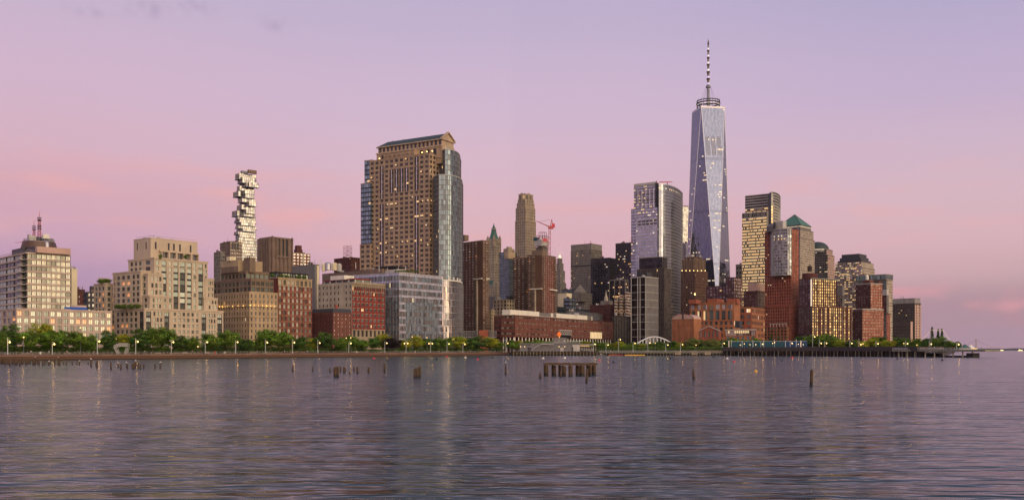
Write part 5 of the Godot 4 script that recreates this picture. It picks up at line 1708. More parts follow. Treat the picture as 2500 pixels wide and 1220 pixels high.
	done(simple("blank_beige_block", "blank beige party wall block with a lamp beside the paired brown towers", "building", [1362, 1384, 1396, 716, 1200, 45], "cream", {"fl": 40, "bw": 30, "pw": 1.0, "bh": 0.999}))
	done(simple("blue_black_block", "dark blue blank block in front of the beige party wall", "building", [1376, 1390, 1406, 728, 1150, 40], "slate", {"fl": 5, "bw": 6, "pw": 0.1, "bh": 0.7, "pal": "blue"}))
	done(simple("dark_glass_lowrise", "long dark glass low-rise behind the white roof of the long brick college", "building", [1345, 1352, 1470, 748, 1120, 27], "black_glass_wall", {"fl": 4.0, "bw": 3.0, "pw": 0.1, "bh": 0.4, "pal": "blue", "gm": "curtain", "lit": 0.02}))
	done(simple("pale_blue_lowrise", "pale blue glass low-rise just above the long brick college roof", "building", [1382, 1388, 1471, 759, 1080, 27], "gray_panel", {"fl": 3.4, "bw": 2.4, "pw": 0.06, "bh": 0.16, "pal": "lavender", "gm": "curtain"}))
	B = simple("dark_red_hall", "dark red brick hall with a pale stone steeple behind it", "building", [1440, 1492, 1502, 744, 1170, 35], "dark_red", {"fl": 5.0, "bw": 5.0, "pw": 0.7, "bh": 0.7, "pal": "dark"})
	part(B, "steeple", "pale_stone").lathe(B.inv * P(1480, 738, 1240), [Vector2(3, 0), Vector2(2.6, 6), Vector2(1.2, 9), Vector2(0, 17)], 6)
	cap(B, "pediment_block", "gray_stone", 1466, 1488, 1496, 734, 745, 1200)
	done(B)
	done(simple("dark_lowrise", "dark ribbed low-rise under the pale stepped office, left of the black ribbed glass pair", "building", [1495, 1500, 1546, 770, 1060, 30], "slate", {"fl": 4.2, "bw": 4.4, "pw": 0.2, "pm": "gray_stone", "bh": 0.2, "pal": "black", "lit": 0.02}))
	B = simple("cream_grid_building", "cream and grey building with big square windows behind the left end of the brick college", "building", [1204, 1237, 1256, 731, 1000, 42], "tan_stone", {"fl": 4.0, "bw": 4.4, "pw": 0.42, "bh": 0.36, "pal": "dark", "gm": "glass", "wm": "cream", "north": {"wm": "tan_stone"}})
	cap(B, "penthouse", "slate", 1236, 1245, 1252, 722, 732, 1006)
	done(B)
	done(simple("grey_blank_block", "dark grey blank block between the brown tower and the cream grid building", "building", [1190, 1206, 1212, 724, 1060, 42], "gray_panel", {"fl": 50, "bw": 30, "pw": 1.0, "bh": 0.999}))
	done(simple("old_loft_block", "pale old loft block low between the brown tower and the cream grid building", "building", [1191, 1200, 1209, 757, 960, 42], "tan_stone", {"fl": 3.6, "bw": 3.4, "pw": 0.5, "bh": 0.5, "pal": "mid"}))

	# long brick college on columns with white roof plant
	B = bld("brick_college", "very long low red-brown brick college on white columns with white roof plant", "building", 1257, 850, 28, "rust_brick")
	D = 850.0
	V = vol(B, 1223, 1257, 1503, 769, D, 822.5)
	var fa := fw(V)
	var fb := fnn(V)
	var fl: float = (V.y1 - V.y0) / 4.0
	for j in 4:
		for s: Array in [[fb, 0.04, 0.96, 0.36, 5], [fa, 0.015, 0.985, 0.2 if j < 3 else 0.28, 50]]:
			var f: Dictionary = s[0]
			var y0: float = V.y0 + j * fl + fl * 0.48
			var y1: float = y0 + fl * s[3]
			slab(B, f, 0.02, f.w - 0.02, V.y0 + j * fl, y0, -0.45, 0.0)
			slab(B, f, 0.02, f.w - 0.02, y1, V.y0 + (j + 1) * fl - 0.005, -0.45, 0.0)
			slab(B, f, 0, f.w * s[1], y0, y1, -0.45, 0.0)
			slab(B, f, f.w * s[2], f.w, y0, y1, -0.45, 0.0)
			var n: int = s[4]
			for i in n:
				var a: float = f.w * lerpf(s[1], s[2], float(i) / n)
				var b: float = f.w * lerpf(s[1], s[2], (i + 0.86) / n)
				if rng.randf() < 0.12 and n > 10:
					slab(B, f, a, b, y0, y1, -0.45, -0.02)
				else:
					fquad(part(B, "glazing", "glass"), f, a, b, y0, y1, -0.3, PAL["cream"][rng.randi() % 6] * 0.9, 0.01)
				slab(B, f, b, f.w * lerpf(s[1], s[2], (i + 1.0) / n), y0, y1, -0.45, 0.03)
	for k in 30:
		slab(B, fa, fa.w * k / 30.0, fa.w * k / 30.0 + 0.2, V.y0, V.y1, -0.1, 0.12, "brick_rib", "dark_red")
	coping(B, V, 0.6, 0.2, "dark_red")
	# lit glazed foyer, truss over the gateway
	fbox(part(B, "lit_window", "lit_warm"), fa, fa.w * 0.7, fa.w * 0.83, V.y0 + 0.6, V.y0 + fl * 1.5, 0.05, 0.12)
	for k in 9:
		slab(B, fa, fa.w * (0.7 + k * 0.0162), fa.w * (0.7 + k * 0.0162) + 0.7, V.y0 + 0.4, V.y0 + fl * 1.52, 0.1, 0.6, "foyer_column", "cream")
	var ta: float = fa.w * 0.375
	var tb: float = fa.w * 0.5
	slab(B, fa, ta, tb, V.y0 + 0.3, V.y0 + fl * 1.2, 0.1, 0.3, "gateway", "dark_metal")
	for k in 7:
		var p0: Vector3 = fa.o + fa.r * lerpf(ta, tb, k / 7.0) + fa.n * 0.8
		var p1: Vector3 = fa.o + fa.r * lerpf(ta, tb, (k + 0.5) / 7.0) + fa.n * 0.8
		var p2: Vector3 = fa.o + fa.r * lerpf(ta, tb, (k + 1) / 7.0) + fa.n * 0.8
		part(B, "gateway_truss", "light_panel").tube(p0 + UP * (V.y0 + fl * 1.6), p1 + UP * (V.y0 + fl * 0.8), 0.28, 0.28, 4)
		part(B, "gateway_truss", "light_panel").tube(p1 + UP * (V.y0 + fl * 0.8), p2 + UP * (V.y0 + fl * 1.6), 0.28, 0.28, 4)
	slab(B, fa, ta, tb, V.y0 + fl * 1.55, V.y0 + fl * 1.7, 0.5, 1.1, "gateway_truss", "light_panel")
	slab(B, fa, ta, tb, V.y0 + fl * 0.7, V.y0 + fl * 0.84, 0.5, 1.1, "gateway_truss", "light_panel")
	var col := MB.new()
	col.tube(Vector3.ZERO, UP * (V.y0 + 0.1), 0.6, 0.6, 8)
	var cm := col.mesh()
	for k in 34:
		var o := obj("column", cm, M["white_panel"], B.node)
		o.position = fa.o + fa.r * (fa.w * (k + 0.3) / 34.0) - fa.n * 1.2
	for k in 4:
		var o := obj("column", cm, M["white_panel"], B.node)
		o.position = fb.o + fb.r * (fb.w * (k + 0.5) / 4.0) - fb.n * 1.2
	part(B, "undercroft_wall", "dark_red").box(V.x0 + 9, V.x1, 0, V.y0, V.z0, V.z1 - 9)
	var wl := vol(B, 1206, 1224, 1230, 771, D + 8)
	clad(B, wl, {"wm": "dark_red", "fl": 4.4, "bw": 8, "pw": 0.3, "bh": 0.7, "pal": "black", "lit": 0.01})
	# roof plant: long white screens with dark louvred gaps
	var yr: float = V.y1
	var zs: float = V.z1 - 5.0
	for s: Array in [[0.0, 0.245, "white_panel", 5.2], [0.246, 0.35, "gray_panel", 4.6], [0.352, 0.372, "white_panel", 4.9], [0.374, 0.4, "gray_panel", 4.6], [0.402, 0.72, "white_panel", 5.2], [0.722, 0.765, "gray_panel", 4.4], [0.767, 0.775, "white_panel", 4.6]]:
		part(B, "roof_screen", s[2]).box(V.x0 + fa.w * s[0] + 0.02, V.x0 + fa.w * s[1], yr, yr + s[3], zs - 8, zs)
	part(B, "roof_screen", "light_panel").box(V.x0 - 0.0 + fa.w * 0.246, V.x0 + fa.w * 0.4, yr, yr + 1.2, zs, zs + 0.3)
	cap(B, "roof_plant", "light_panel", 1237, 1247, 1258, 757, 769, D + 16)
	for x: float in [1226.0, 1232.0, 1404.0, 1408.0, 1412.0]:
		var tk := MB.new()
		tk.lathe(Vector3.ZERO, [Vector2(0.8, 0), Vector2(0.8, 1.8), Vector2(0, 2.2)], 10)
		var dd := 860.0 if x < 1300 else 980.0
		obj("roof_vent", tk.mesh(), M["steel"], B.node, B.inv * P(x, 768 if x < 1300 else 768.5, dd))
	done(B)

	# truss footbridge with its brick lift tower
	B = bld("truss_footbridge", "grey steel truss footbridge with a red brick lift tower below the brown apartment tower", "bridge", 1170, 830, 90, "gray_metal")
	for s: Array in [[1128, 1169], [1192, 1212]]:
		var n := 8 if s[1] - s[0] > 25 else 4
		for dz: float in [0.0, 4.0]:
			for yy: float in [809.5, 823.0]:
				part(B, "chord", "gray_metal").tube(B.inv * P(s[0], yy, 830 + dz), B.inv * P(s[1], yy, 830 + dz), 0.35, 0.35, 5)
			for k in n:
				var x0: float = lerpf(s[0], s[1], float(k) / n)
				var x1: float = lerpf(s[0], s[1], (k + 1.0) / n)
				part(B, "brace", "gray_metal").tube(B.inv * P(x0, 823, 830 + dz), B.inv * P(x1, 809.5, 830 + dz), 0.26, 0.26, 4)
				part(B, "brace", "gray_metal").tube(B.inv * P(x1, 823, 830 + dz), B.inv * P(x1, 809.5, 830 + dz), 0.2, 0.2, 4)
		var a: Vector3 = B.inv * P(s[0], 824.5, 830)
		var b: Vector3 = B.inv * P(s[1], 823, 830)
		part(B, "deck", "gray_panel").box(a.x, b.x, a.y, b.y, a.z - 4.2, a.z + 0.2)
		a = B.inv * P(s[0], 809.0, 830)
		part(B, "roof", "gray_panel").box(a.x, b.x, a.y, a.y + 0.5, a.z - 4.4, a.z + 0.4)
	var la: Vector3 = B.inv * P(1169.5, 867, 826)
	var lb: Vector3 = B.inv * P(1191, 806, 826)
	part(B, "lift_tower", "bright_brick").box(la.x, lb.x, la.y, lb.y, la.z - 9, la.z)
	done(B)

# ---------- buildings of the right third ----------
func make_glass_spire() -> void:
	var near_d := 1613.0
	var B := bld("faceted_glass_tower", "tallest tower, faceted pale mirror glass tapering to a ringed white spire", "skyscraper", 1732, 1656, 90, "gray_panel")
	var nd: Node3D = B.node
	nd.position = Vector3(347, GY, -1656)
	nd.rotation.y = deg_to_rad(10)
	B.inv = nd.transform.affine_inverse()
	var h0 := 57.0
	var h1: float = hy(262, 1631) - GY
	var b := [Vector3(0, h0, 43.1), Vector3(43.1, h0, 0), Vector3(0, h0, -43.1), Vector3(-43.1, h0, 0)]
	var tp := []
	for i in 4:
		var a := deg_to_rad(45.0 + 90.0 * i)
		tp.append(Vector3(sin(a) * 30.5, h1, cos(a) * 30.5))
	part(B, "podium", "gray_panel").lathe(Vector3.ZERO, [Vector2(42.6, 0), Vector2(42.6, h0)], 4, Color.WHITE, 0.0, false)
	var rows := 88
	var pane := part(B, "glazing", "mirror")
	for face in 8:
		var i := face / 2
		var up := face % 2 == 0
		var far := i == 1 or (i == 2 and up) or (i == 2 and not up)
		for j in rows:
			var f0 := float(j) / rows
			var f1 := (j + 0.975) / rows
			var l0: Vector3; var r0: Vector3; var l1: Vector3; var r1: Vector3
			if up:      # base edge i to i + 1, point at the top
				l0 = b[i].lerp(tp[i], f0); r0 = b[(i + 1) % 4].lerp(tp[i], f0)
				l1 = b[i].lerp(tp[i], f1); r1 = b[(i + 1) % 4].lerp(tp[i], f1)
			else:       # top edge, point at base corner i
				l0 = b[i].lerp(tp[(i + 3) % 4], f0); r0 = b[i].lerp(tp[i], f0)
				l1 = b[i].lerp(tp[(i + 3) % 4], f1); r1 = b[i].lerp(tp[i], f1)
			var w := (l0.distance_to(r0) + l1.distance_to(r1)) / 2.0
			var n := maxi(1, roundi(w / (9.0 if far else 2.6)))
			var row_on := rng.randf() < (0.3 if j < 66 else 0.06)
			var lit_a := rng.randf()
			var lit_b := lit_a + rng.randf_range(0.08, 0.6)
			var mech := j >= 68 and j < 76 and not up and i == 0
			for k in n:
				var u0 := float(k) / n + 0.006
				var u1 := (k + 1.0) / n - 0.006
				var um := (u0 + u1) / 2
				var p0 := l0.lerp(r0, u0); var p1 := l1.lerp(r1, u0); var p2 := l1.lerp(r1, u1); var p3 := l0.lerp(r0, u1)
				var nn := (p3 - p0).cross(p1 - p0)
				if nn.length() < 0.05:
					continue
				nn = nn.normalized()
				if row_on and not far and um > lit_a and um < lit_b and rng.randf() < 0.6:
					var q := part(B, "lit_window", "lit_white" if rng.randf() < 0.6 else "lit_warm")
					q.quad(p0.lerp(p1, 0.3), p0.lerp(p1, 0.8), p3.lerp(p2, 0.8), p3.lerp(p2, 0.3))
					q = part(B, "spandrel", "curtain")
					q.quad(p0, p0.lerp(p1, 0.3), p3.lerp(p2, 0.3), p3, Color(0.22, 0.25, 0.33))
					q.quad(p0.lerp(p1, 0.8), p1, p2, p3.lerp(p2, 0.8), Color(0.22, 0.25, 0.33))
					continue
				if mech and absf(um - 0.5) < 0.44 and k % 4 != 0:
					part(B, "vent_slot", "gray_metal").quad(p0.lerp(p3, 0.3) + nn * 0.1, p1.lerp(p2, 0.3) + nn * 0.1, p1.lerp(p2, 0.75) + nn * 0.1, p0.lerp(p3, 0.75) + nn * 0.1)
				var e := rng.randfn(0, 0.006) * 1.8
				var g := rng.randfn(0, 0.006) * 1.8
				var c: Color = PAL["facet"][rng.randi() % 4]
				if j % 22 == 0:
					c = c * 0.8
				pane.quad(p0 + nn * (e - 0.05), p1 + nn * (-e + g - 0.05), p2 + nn * (-g - 0.05), p3 + nn * -0.05, c)
	# back plates so that the joints between panes read dark
	var core := part(B, "core", "slate")
	for i in 4:
		var s := 0.985
		var bi: Vector3 = b[i]; var bj: Vector3 = b[(i + 1) % 4]; var ti: Vector3 = tp[i]; var th: Vector3 = tp[(i + 3) % 4]
		var sc := Vector3(s, 1, s)
		core.tri(bi * sc, ti * sc, bj * sc)
		core.tri(bi * sc, th * sc, ti * sc)
	for i in 4:
		part(B, "edge_strip", "edge_white").tube(b[i], tp[i], 0.5, 0.5, 5)
		part(B, "edge_strip", "edge_white").tube(b[i], tp[(i + 3) % 4], 0.5, 0.5, 5)
		var t0: Vector3 = tp[(i + 3) % 4]
		var t1: Vector3 = tp[i]
		var f := fline(t0, t1)
		fbox(part(B, "parapet", "edge_white"), f, -0.2, f.w + 0.2, h1 - 0.2, h1 + 3.0, -1.0, 0.3)
	# ring and spire
	var px := 1656.0 / F
	var y := func(row: float) -> float: return hy(row, 1656) - GY
	var ring := part(B, "antenna_ring", "dark_metal")
	for q: Array in [[20.0, 260.5, 258.5], [21.0, 254.5, 252], [20.4, 248.4, 246.6]]:
		ring.lathe(Vector3.ZERO, [Vector2(q[0] - 1.2, y.call(q[1])), Vector2(q[0], y.call(q[1])), Vector2(q[0], y.call(q[2])), Vector2(q[0] - 1.2, y.call(q[2]))], 40)
	for k in 24:
		var a := TAU * k / 24.0
		ring.tube(Vector3(cos(a) * 20, y.call(263), sin(a) * 20), Vector3(cos(a) * 20, y.call(245), sin(a) * 20), 0.3, 0.3, 4)
	for k in 9:
		var a := TAU * k / 9.0 + 0.3
		ring.tube(Vector3(cos(a) * 19, y.call(247), sin(a) * 19), Vector3(cos(a) * 19, y.call(241), sin(a) * 19), 0.16, 0.1, 4)
	part(B, "ring_lamp_band", "lit_white").lathe(Vector3.ZERO, [Vector2(19.6, y.call(256.6)), Vector2(19.6, y.call(255.8))], 30)
	var mast := part(B, "mast", "gray_metal")
	mast.lathe(Vector3.ZERO, [Vector2(2.9, y.call(262)), Vector2(2.3, y.call(244)), Vector2(1.9, y.call(214))], 12)
	mast.lathe(Vector3.ZERO, [Vector2(4.6, y.call(213.5)), Vector2(3.8, y.call(209)), Vector2(1.6, y.call(207))], 12)
	for k in 6:
		var a := TAU * k / 6.0 + 0.2
		part(B, "stay_cable", "gray_metal").tube(Vector3(cos(a) * 4.3, y.call(213), sin(a) * 4.3), Vector3(cos(a) * 13.5, y.call(247), sin(a) * 13.5), 0.22, 0.22, 4)
	var sp := part(B, "spire", "gray_stone")
	var dk := part(B, "spire_ring", "bronze")
	var cuts := [207.0, 191.0, 174.0, 156.0, 139.0, 122.0, 105.0]
	var rad := [2.6, 2.5, 2.2, 2.0, 1.8, 1.4]
	for k in 6:
		var r: float = rad[k]
		var ya: float = y.call(cuts[k])
		var yb2: float = y.call(cuts[k + 1])
		sp.lathe(Vector3.ZERO, [Vector2(r * 0.75, ya), Vector2(r * 0.9, lerpf(ya, yb2, 0.8))], 10)
		dk.lathe(Vector3.ZERO, [Vector2(r * 0.9, lerpf(ya, yb2, 0.68)), Vector2(r * 1.1, lerpf(ya, yb2, 0.85)), Vector2(r * 1.3, lerpf(ya, yb2, 0.87)), Vector2(r * 1.3, lerpf(ya, yb2, 0.96)), Vector2(r * 0.6, yb2)], 10)
		part(B, "spire_lamp", "lamp_pale" if k > 1 else "lamp_violet").lathe(Vector3.ZERO, [Vector2(r * 0.86, lerpf(ya, yb2, 0.03)), Vector2(r * 0.9, lerpf(ya, yb2, 0.3))], 10)
	dk.lathe(Vector3.ZERO, [Vector2(1.0, y.call(107)), Vector2(1.5, y.call(105)), Vector2(0.9, y.call(100)), Vector2(0.35, y.call(98)), Vector2(0.1, y.call(93))], 8)
	done(B)

func make_right() -> void:
	make_glass_spire()
	# twin of the mirror glass: a flat block and a curved prow
	var B := bld("curved_glass_tower", "silver glass office tower with a curved prow that catches a bright streak", "skyscraper", 1606, 1285, 35, "gray_panel")
	var D := 1285.0
	var V := vol(B, 1541, 1606, 1612, 505, D)
	var rule := {"fl": 4.3, "bw": 2.6, "pw": 0.05, "pm": "gray_metal", "bh": 0.22, "bm": "gray_panel", "bd": -0.1, "pd": 0.0, "pal": "lavender", "gm": "curtain", "tilt": 0.006, "lit": 0.05, "litk": ["lit_warm", "lit_white"], "par": 0.6}
	clad(B, V, rule)
	V = vol(B, 1548, 1604, 1610, 449, D + 6, 508)
	clad(B, V, rule.merged({"pal": "steel_blue", "lit": 0.07, "litk": ["lit_gold", "lit_warm"]}, true))
	for k in 5:
		slab(B, fnn(V), fnn(V).w * (0.18 + k * 0.17), fnn(V).w * (0.18 + k * 0.17) + 0.8, V.y0, V.y1 - 6, 0.0, 0.5, "bright_mullion", "bright_steel")
	for k in 7:
		slab(B, fnn(V), fnn(V).w * 0.08, fnn(V).w * 0.97, V.y1 - 9 - k * 2.6, V.y1 - 8.2 - k * 2.6, 0.0, 0.25, "louvre", "gray_panel")
	slab(B, fnn(V), 0.1, fnn(V).w, V.y1 - 1.0, V.y1 + 3.4, -0.4, 0.1, "parapet", "light_panel")
	var lowf := vol(B, 1553, 1606, 1610, 526, D - 4)
	clad(B, lowf, rule.merged({"bm": "light_panel", "pal": "lavender", "lit": 0.035}, true))
	for k in 2:
		for m in 5:
			slab(B, fnn(lowf), fnn(lowf).w * (0.1 + m * 0.18), fnn(lowf).w * (0.1 + m * 0.18) + fnn(lowf).w * 0.14, lowf.y1 - 7 - k * 4.3, lowf.y1 - 5.2 - k * 4.3, 0.0, 0.15, "louvre", "slate")
	var notch := vol(B, 1600, 1606, 1612, 446, D + 4)
	plain(B, notch, "wall", "slate")
	var pts := bez(Vector2(1609, 1280), Vector2(1650, 1284), Vector2(1667.5, 1356), 14)
	var fs := curve(B, pts)
	var yt: float = hy(449, 1280) - GY
	curved_body(B, fs, 0, yt, 34.0, "slate")
	for f: Dictionary in fs:
		grid(B, f, 0, f.w, 0, yt, maxi(1, roundi(f.w / 2.6)), 52, {"pw": 0.04, "pm": "gray_metal", "bh": 0.1, "bm": "steel", "bd": -0.1, "pd": -0.05, "pal": "prow", "gm": "mirror", "tilt": 0.004, "lit": 0.004})
		fbox(part(B, "parapet", "steel"), f, 0, f.w, yt - 0.3, yt + 0.8, -0.5, 0.1)
	slab(B, fs[2], 0.2, 1.6, yt * 0.42, yt * 0.7, 0.0, 0.12, "vent", "slate")
	var bm: Vector3 = B.inv * P(1611, 444.5, 1290)
	part(B, "cleaning_gantry", "crane_red").tube(bm, B.inv * P(1642, 444, 1300), 0.7, 0.5, 5)
	part(B, "cleaning_gantry", "crane_red").tube(B.inv * P(1630, 450, 1296), B.inv * P(1630, 443, 1296), 0.6, 0.6, 5)
	part(B, "cleaning_gantry", "crane_red").tube(B.inv * P(1603, 441, 1290), B.inv * P(1607, 449, 1288), 0.5, 0.3, 5)
	done(B)

	# bright slab behind and a grey neighbour
	B = simple("bright_mirror_slab", "blazing white mirror glass slab between the curved glass tower and the faceted tower", "skyscraper", [1655, 1658, 1693, 503, 1780, 62], "white_panel", {"fl": 4.2, "bw": 3.0, "pw": 0.03, "bh": 0.04, "pal": "slab_glass", "gm": "mirror", "par": 0.5, "tilt": 0.003})
	done(B)
	done(simple("grey_glass_block", "grey glass block low in front of the blazing white slab", "building", [1661, 1675, 1686, 594, 1700, 50], "light_panel", {"fl": 4.2, "bw": 3.0, "pw": 0.08, "bh": 0.3, "pal": "lavender", "gm": "curtain", "north": {"pal": "mid"}}))

	# the dark ribbed pair in front of the curved tower
	B = bld("dark_slotted_tower", "taller dark tower of the riverside pair, with staggered slot windows and a black glass penthouse", "building", 1622, 1060, 38, "dark_taupe")
	V = vol(B, 1555, 1622, 1638.5, 654, 1060)
	var n2 := roundi((V.y1 - 1) / (12.2 / F * 1060))
	for f: Dictionary in [fnn(V), fw(V)]:
		for j in n2:
			var y0: float = (V.y1 - 1) / n2 * j
			var y1: float = (V.y1 - 1) / n2 * (j + 1)
			var sh := 0.35 if j % 2 else 0.0
			var nx := roundi(f.w / 2.3)
			grid(B, f, sh, f.w - 0.7 + sh, y0, y1, nx, 1, {"pw": 0.5, "bh": 0.1, "pal": "black" if f.n.x < -0.5 else "mid", "gm": "glass", "lit": 0.004, "wm": "dark_taupe"})
			slab(B, f, 0.0, sh + 0.01, y0, y1, -0.45, 0.0)
			slab(B, f, f.w - 0.7 + sh, f.w, y0, y1, -0.45, 0.0)
		slab(B, f, 0.02, f.w - 0.02, V.y1 - 1, V.y1)
	coping(B, V, 0.8, 0.15)
	V = vol(B, 1561, 1617, 1629, 627, 1070, 655, 0.45, "black_glass_wall")
	clad(B, V, {"wm": "black_glass_wall", "fl": 4.4, "bw": 3.4, "pw": 0.06, "bh": 0.16, "pal": "black", "gm": "curtain", "par": 0.8})
	done(B)
	B = bld("dark_glass_tower", "lower dark glass tower of the riverside pair, with white mullion frames", "building", 1577, 1000, 40, "black_glass_wall")
	V = vol(B, 1541, 1577, 1607, 675.5, 1000)
	var fb := fnn(V)
	var fa := fw(V)
	var nf := 10
	var frame := "light_panel"
	grid(B, fb, 0, fb.w, 0, V.y1 - 0.6, 4, nf, {"pw": 0.03, "pm": "mullion", "bh": 0.05, "bm": frame, "bd": 0.15, "pal": "black", "gm": "curtain", "lit": 0.01, "litk": ["lit_gold"]})
	for s: float in [0.0, 0.44, 0.6, 0.97]:
		slab(B, fb, fb.w * s, fb.w * s + 0.9, 0, V.y1, 0.0, 0.5, "frame", frame)
	grid(B, fa, 0, fa.w, 0, V.y1 - 0.6, 12, nf, {"pw": 0.16, "pm": frame, "pd": 0.4, "bh": 0.05, "bm": frame, "bd": 0.2, "pal": "black", "gm": "curtain"})
	for f: Dictionary in [fa, fb]:
		slab(B, f, 0.02, f.w - 0.02, V.y1 - 0.6, V.y1 - 0.01)
	coping(B, V, 0.8, 0.4, frame)
	clutter(B, V, 6, 2.5)
	cap(B, "penthouse", "slate", 1556, 1580, 1591, 664, 677, 1008)
	done(B)

	# art deco brick tower
	B = bld("deco_brick_tower", "dark brown art deco brick tower with a buttressed crown below the faceted tower", "building", 1697, 1250, 42, "brown_brick")
	V = vol(B, 1663, 1697, 1728.5, 661, 1250)
	var deco := {"fl": 3.9, "bw": 3.4, "pw": 0.5, "pd": 0.35, "bh": 0.4, "pal": "dark", "gm": "glass_dull", "lit": 0.012, "par": 1.0}
	clad(B, V, deco)
	V = vol(B, 1667, 1697, 1721, 634, 1254, 664)
	clad(B, V, deco.merged({"bw": 4.2, "bh": 0.2, "pd": 1.0}, true))
	for f: Dictionary in [fw(V), fnn(V)]:
		for k in 7:
			slab(B, f, f.w * (k / 6.5) - 0.2, f.w * (k / 6.5) + 1.3, V.y0, V.y1 + (2.5 if k % 2 == 0 else 0.8), 0.0, 1.6, "buttress", "taupe_brick")
	V = vol(B, 1672, 1697, 1716, 626, 1260, 636)
	plain(B, V)
	cap(B, "roof_plant", "light_panel", 1680, 1690, 1696, 621, 627, 1264)
	cap(B, "roof_plant", "gray_metal", 1700, 1708, 1714, 622, 628, 1264)
	var glw := MB.new()
	fbox(glw, fline(B.inv * G(1695.5, 1249.5, 0), B.inv * G(1698.5, 1249.5, 0)), 0, 1.6, hy(720, 1250) - GY, hy(716, 1250) - GY, 0.3, 0.9)
	obj("flood_lamp", glw.mesh(), M["lamp_glow"], B.node)
	for k in 7:
		var q := MB.new()
		q.box(-0.4, 0.4, -0.4, 0.4, -0.4, 0.4)
		var x := 1666.0 + k * 9.4
		obj("crown_lamp", q.mesh(), M["lamp_glow"], B.node, B.inv * P(x, 660.5, 1250.0 + absf(x - 1697) * 0.45 - 3.0))
	done(B)

	# dark red pair right of it
	B = bld("dark_red_apartments", "dark red brick apartment block in two heights under the foot of the faceted tower", "building", 1795, 1150, 42, "dark_red")
	var grd := {"fl": 4.0, "bw": 4.6, "pw": 0.34, "bh": 0.34, "pal": "pale", "gm": "glass", "par": 0.9, "lit": 0.01, "tilt": 0.01, "north": {"pal": "mid"}}
	V = vol(B, 1772, 1793, 1813.5, 677, 1150)
	clad(B, V, grd)
	V = vol(B, 1725, 1780, 1790, 697, 1160)
	clad(B, V, grd)
	part(B, "roof_stack", "white_panel").tube(B.inv * P(1770, 697, 1170), B.inv * P(1770, 680, 1170), 1.0, 1.0, 8)
	cap(B, "bulkhead", "slate", 1760, 1774, 1780, 690, 699, 1166)
	done(B)
	done(simple("grey_slot_block", "small grey block with square dark windows left of the golden lit tower", "building", [1797, 1812, 1826, 645, 1700, 40], "gray_stone", {"fl": 9.0, "bw": 7.0, "pw": 0.45, "bh": 0.5, "pal": "black", "par": 4.0}))

	# tower of golden lit floors
	B = bld("golden_lit_tower", "broad office tower whose floors glow golden, with a curved pale right end", "skyscraper", 1884, 1400, 36, "gray_stone")
	D = 1400.0
	V = vol(B, 1820, 1884, 1888, 472, D + 14)
	var fl := 7.25 / F * D
	fb = fnn(V)
	var ytop: float = V.y1
	var y_lit: float = hy(500, D) - GY
	var nlo := roundi(y_lit / fl)
	grid(B, fb, 0, fb.w, nlo * fl, ytop, 15, 5, {"pw": 0.08, "pm": "gray_panel", "bh": 0.3, "bm": "light_panel", "pal": "dark", "gm": "curtain", "tilt": 0.004})
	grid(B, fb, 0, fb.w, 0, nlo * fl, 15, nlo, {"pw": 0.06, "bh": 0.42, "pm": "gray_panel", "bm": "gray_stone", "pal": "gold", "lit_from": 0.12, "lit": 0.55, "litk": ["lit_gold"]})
	var cp := bez(Vector2(1884, D), Vector2(1902, D + 2), Vector2(1906.5, D + 46), 8)
	fs = curve(B, cp)
	curved_body(B, fs, 0, ytop, 24.0, "gray_panel")
	for f: Dictionary in fs:
		grid(B, f, 0, f.w, 0, nlo * fl, maxi(1, roundi(f.w / 3.0)), nlo, {"pw": 0.06, "pm": "light_panel", "bh": 0.3, "bm": "light_panel", "pal": "gold", "gm": "mirror", "tilt": 0.005})
		grid(B, f, 0, f.w, nlo * fl, ytop, maxi(1, roundi(f.w / 3.0)), 5, {"pw": 0.06, "pm": "gray_panel", "bh": 0.34, "bm": "light_panel", "pal": "mid", "gm": "curtain"})
		fbox(part(B, "parapet", "light_panel"), f, 0, f.w, ytop - 0.4, ytop + 0.5, -0.5, 0.2)
	slab(B, fb, 0, fb.w, ytop - 0.5, ytop + 0.5, -0.5, 0.2, "parapet", "light_panel")
	V = vol(B, 1812.5, 1873, 1877, 516, D - 10)
	fb = fnn(V)
	nlo = roundi((V.y1 - 8.0) / fl)
	fl = (V.y1 - 8.0) / nlo
	grid(B, fb, 0, fb.w, nlo * fl, V.y1, 13, 1, {"pw": 0.2, "pm": "gray_panel", "bh": 0.14, "bm": "light_panel", "pal": "mid", "gm": "curtain"})
	for j in nlo:
		var mech := j == 17 or j == 4
		grid(B, fb, 0, fb.w, j * fl, (j + 1) * fl, 26, 1, {"pw": 0.1, "pm": "gray_stone", "bh": 0.4, "pal": "mid" if mech else "gold", "gm": "glass", "lit_from": 0.12, "lit": 0.0 if mech else 0.84, "litk": ["lit_gold", "lit_gold", "lit_warm"], "tilt": 0.004})
	slab(B, fw(V), 0, fw(V).w, 0, V.y1 - 0.01, -0.45, 0.0)
	slab(B, fb, -0.1, fb.w, V.y1 - 0.3, V.y1 + 0.5, -0.4, 0.2, "parapet", "light_panel")
	done(B)

	# green pyramid top
	B = bld("green_pyramid_tower", "grey glass tower with a green copper pyramid roof behind the tall brick tower", "skyscraper", 1955, 1550, 42, "gray_stone")
	D = 1550.0
	var wfc := {"fl": 4.0, "bw": 3.0, "pw": 0.14, "pm": "pale_stone", "bh": 0.34, "bm": "pale_stone", "pal": "pale", "gm": "curtain", "tilt": 0.005, "par": 0.6, "north": {"bm": "gray_stone", "pm": "gray_stone", "pal": "mid"}}
	V = vol(B, 1896, 1954, 1990, 580, D)
	clad(B, V, wfc)
	V = vol(B, 1898, 1955, 1987, 559, D + 4, 582)
	clad(B, V, wfc)
	V = vol(B, 1901, 1955, 1981, 549, D + 6, 561)
	clad(B, V, wfc.merged({"pal": "mid", "bm": "gray_panel"}, true))
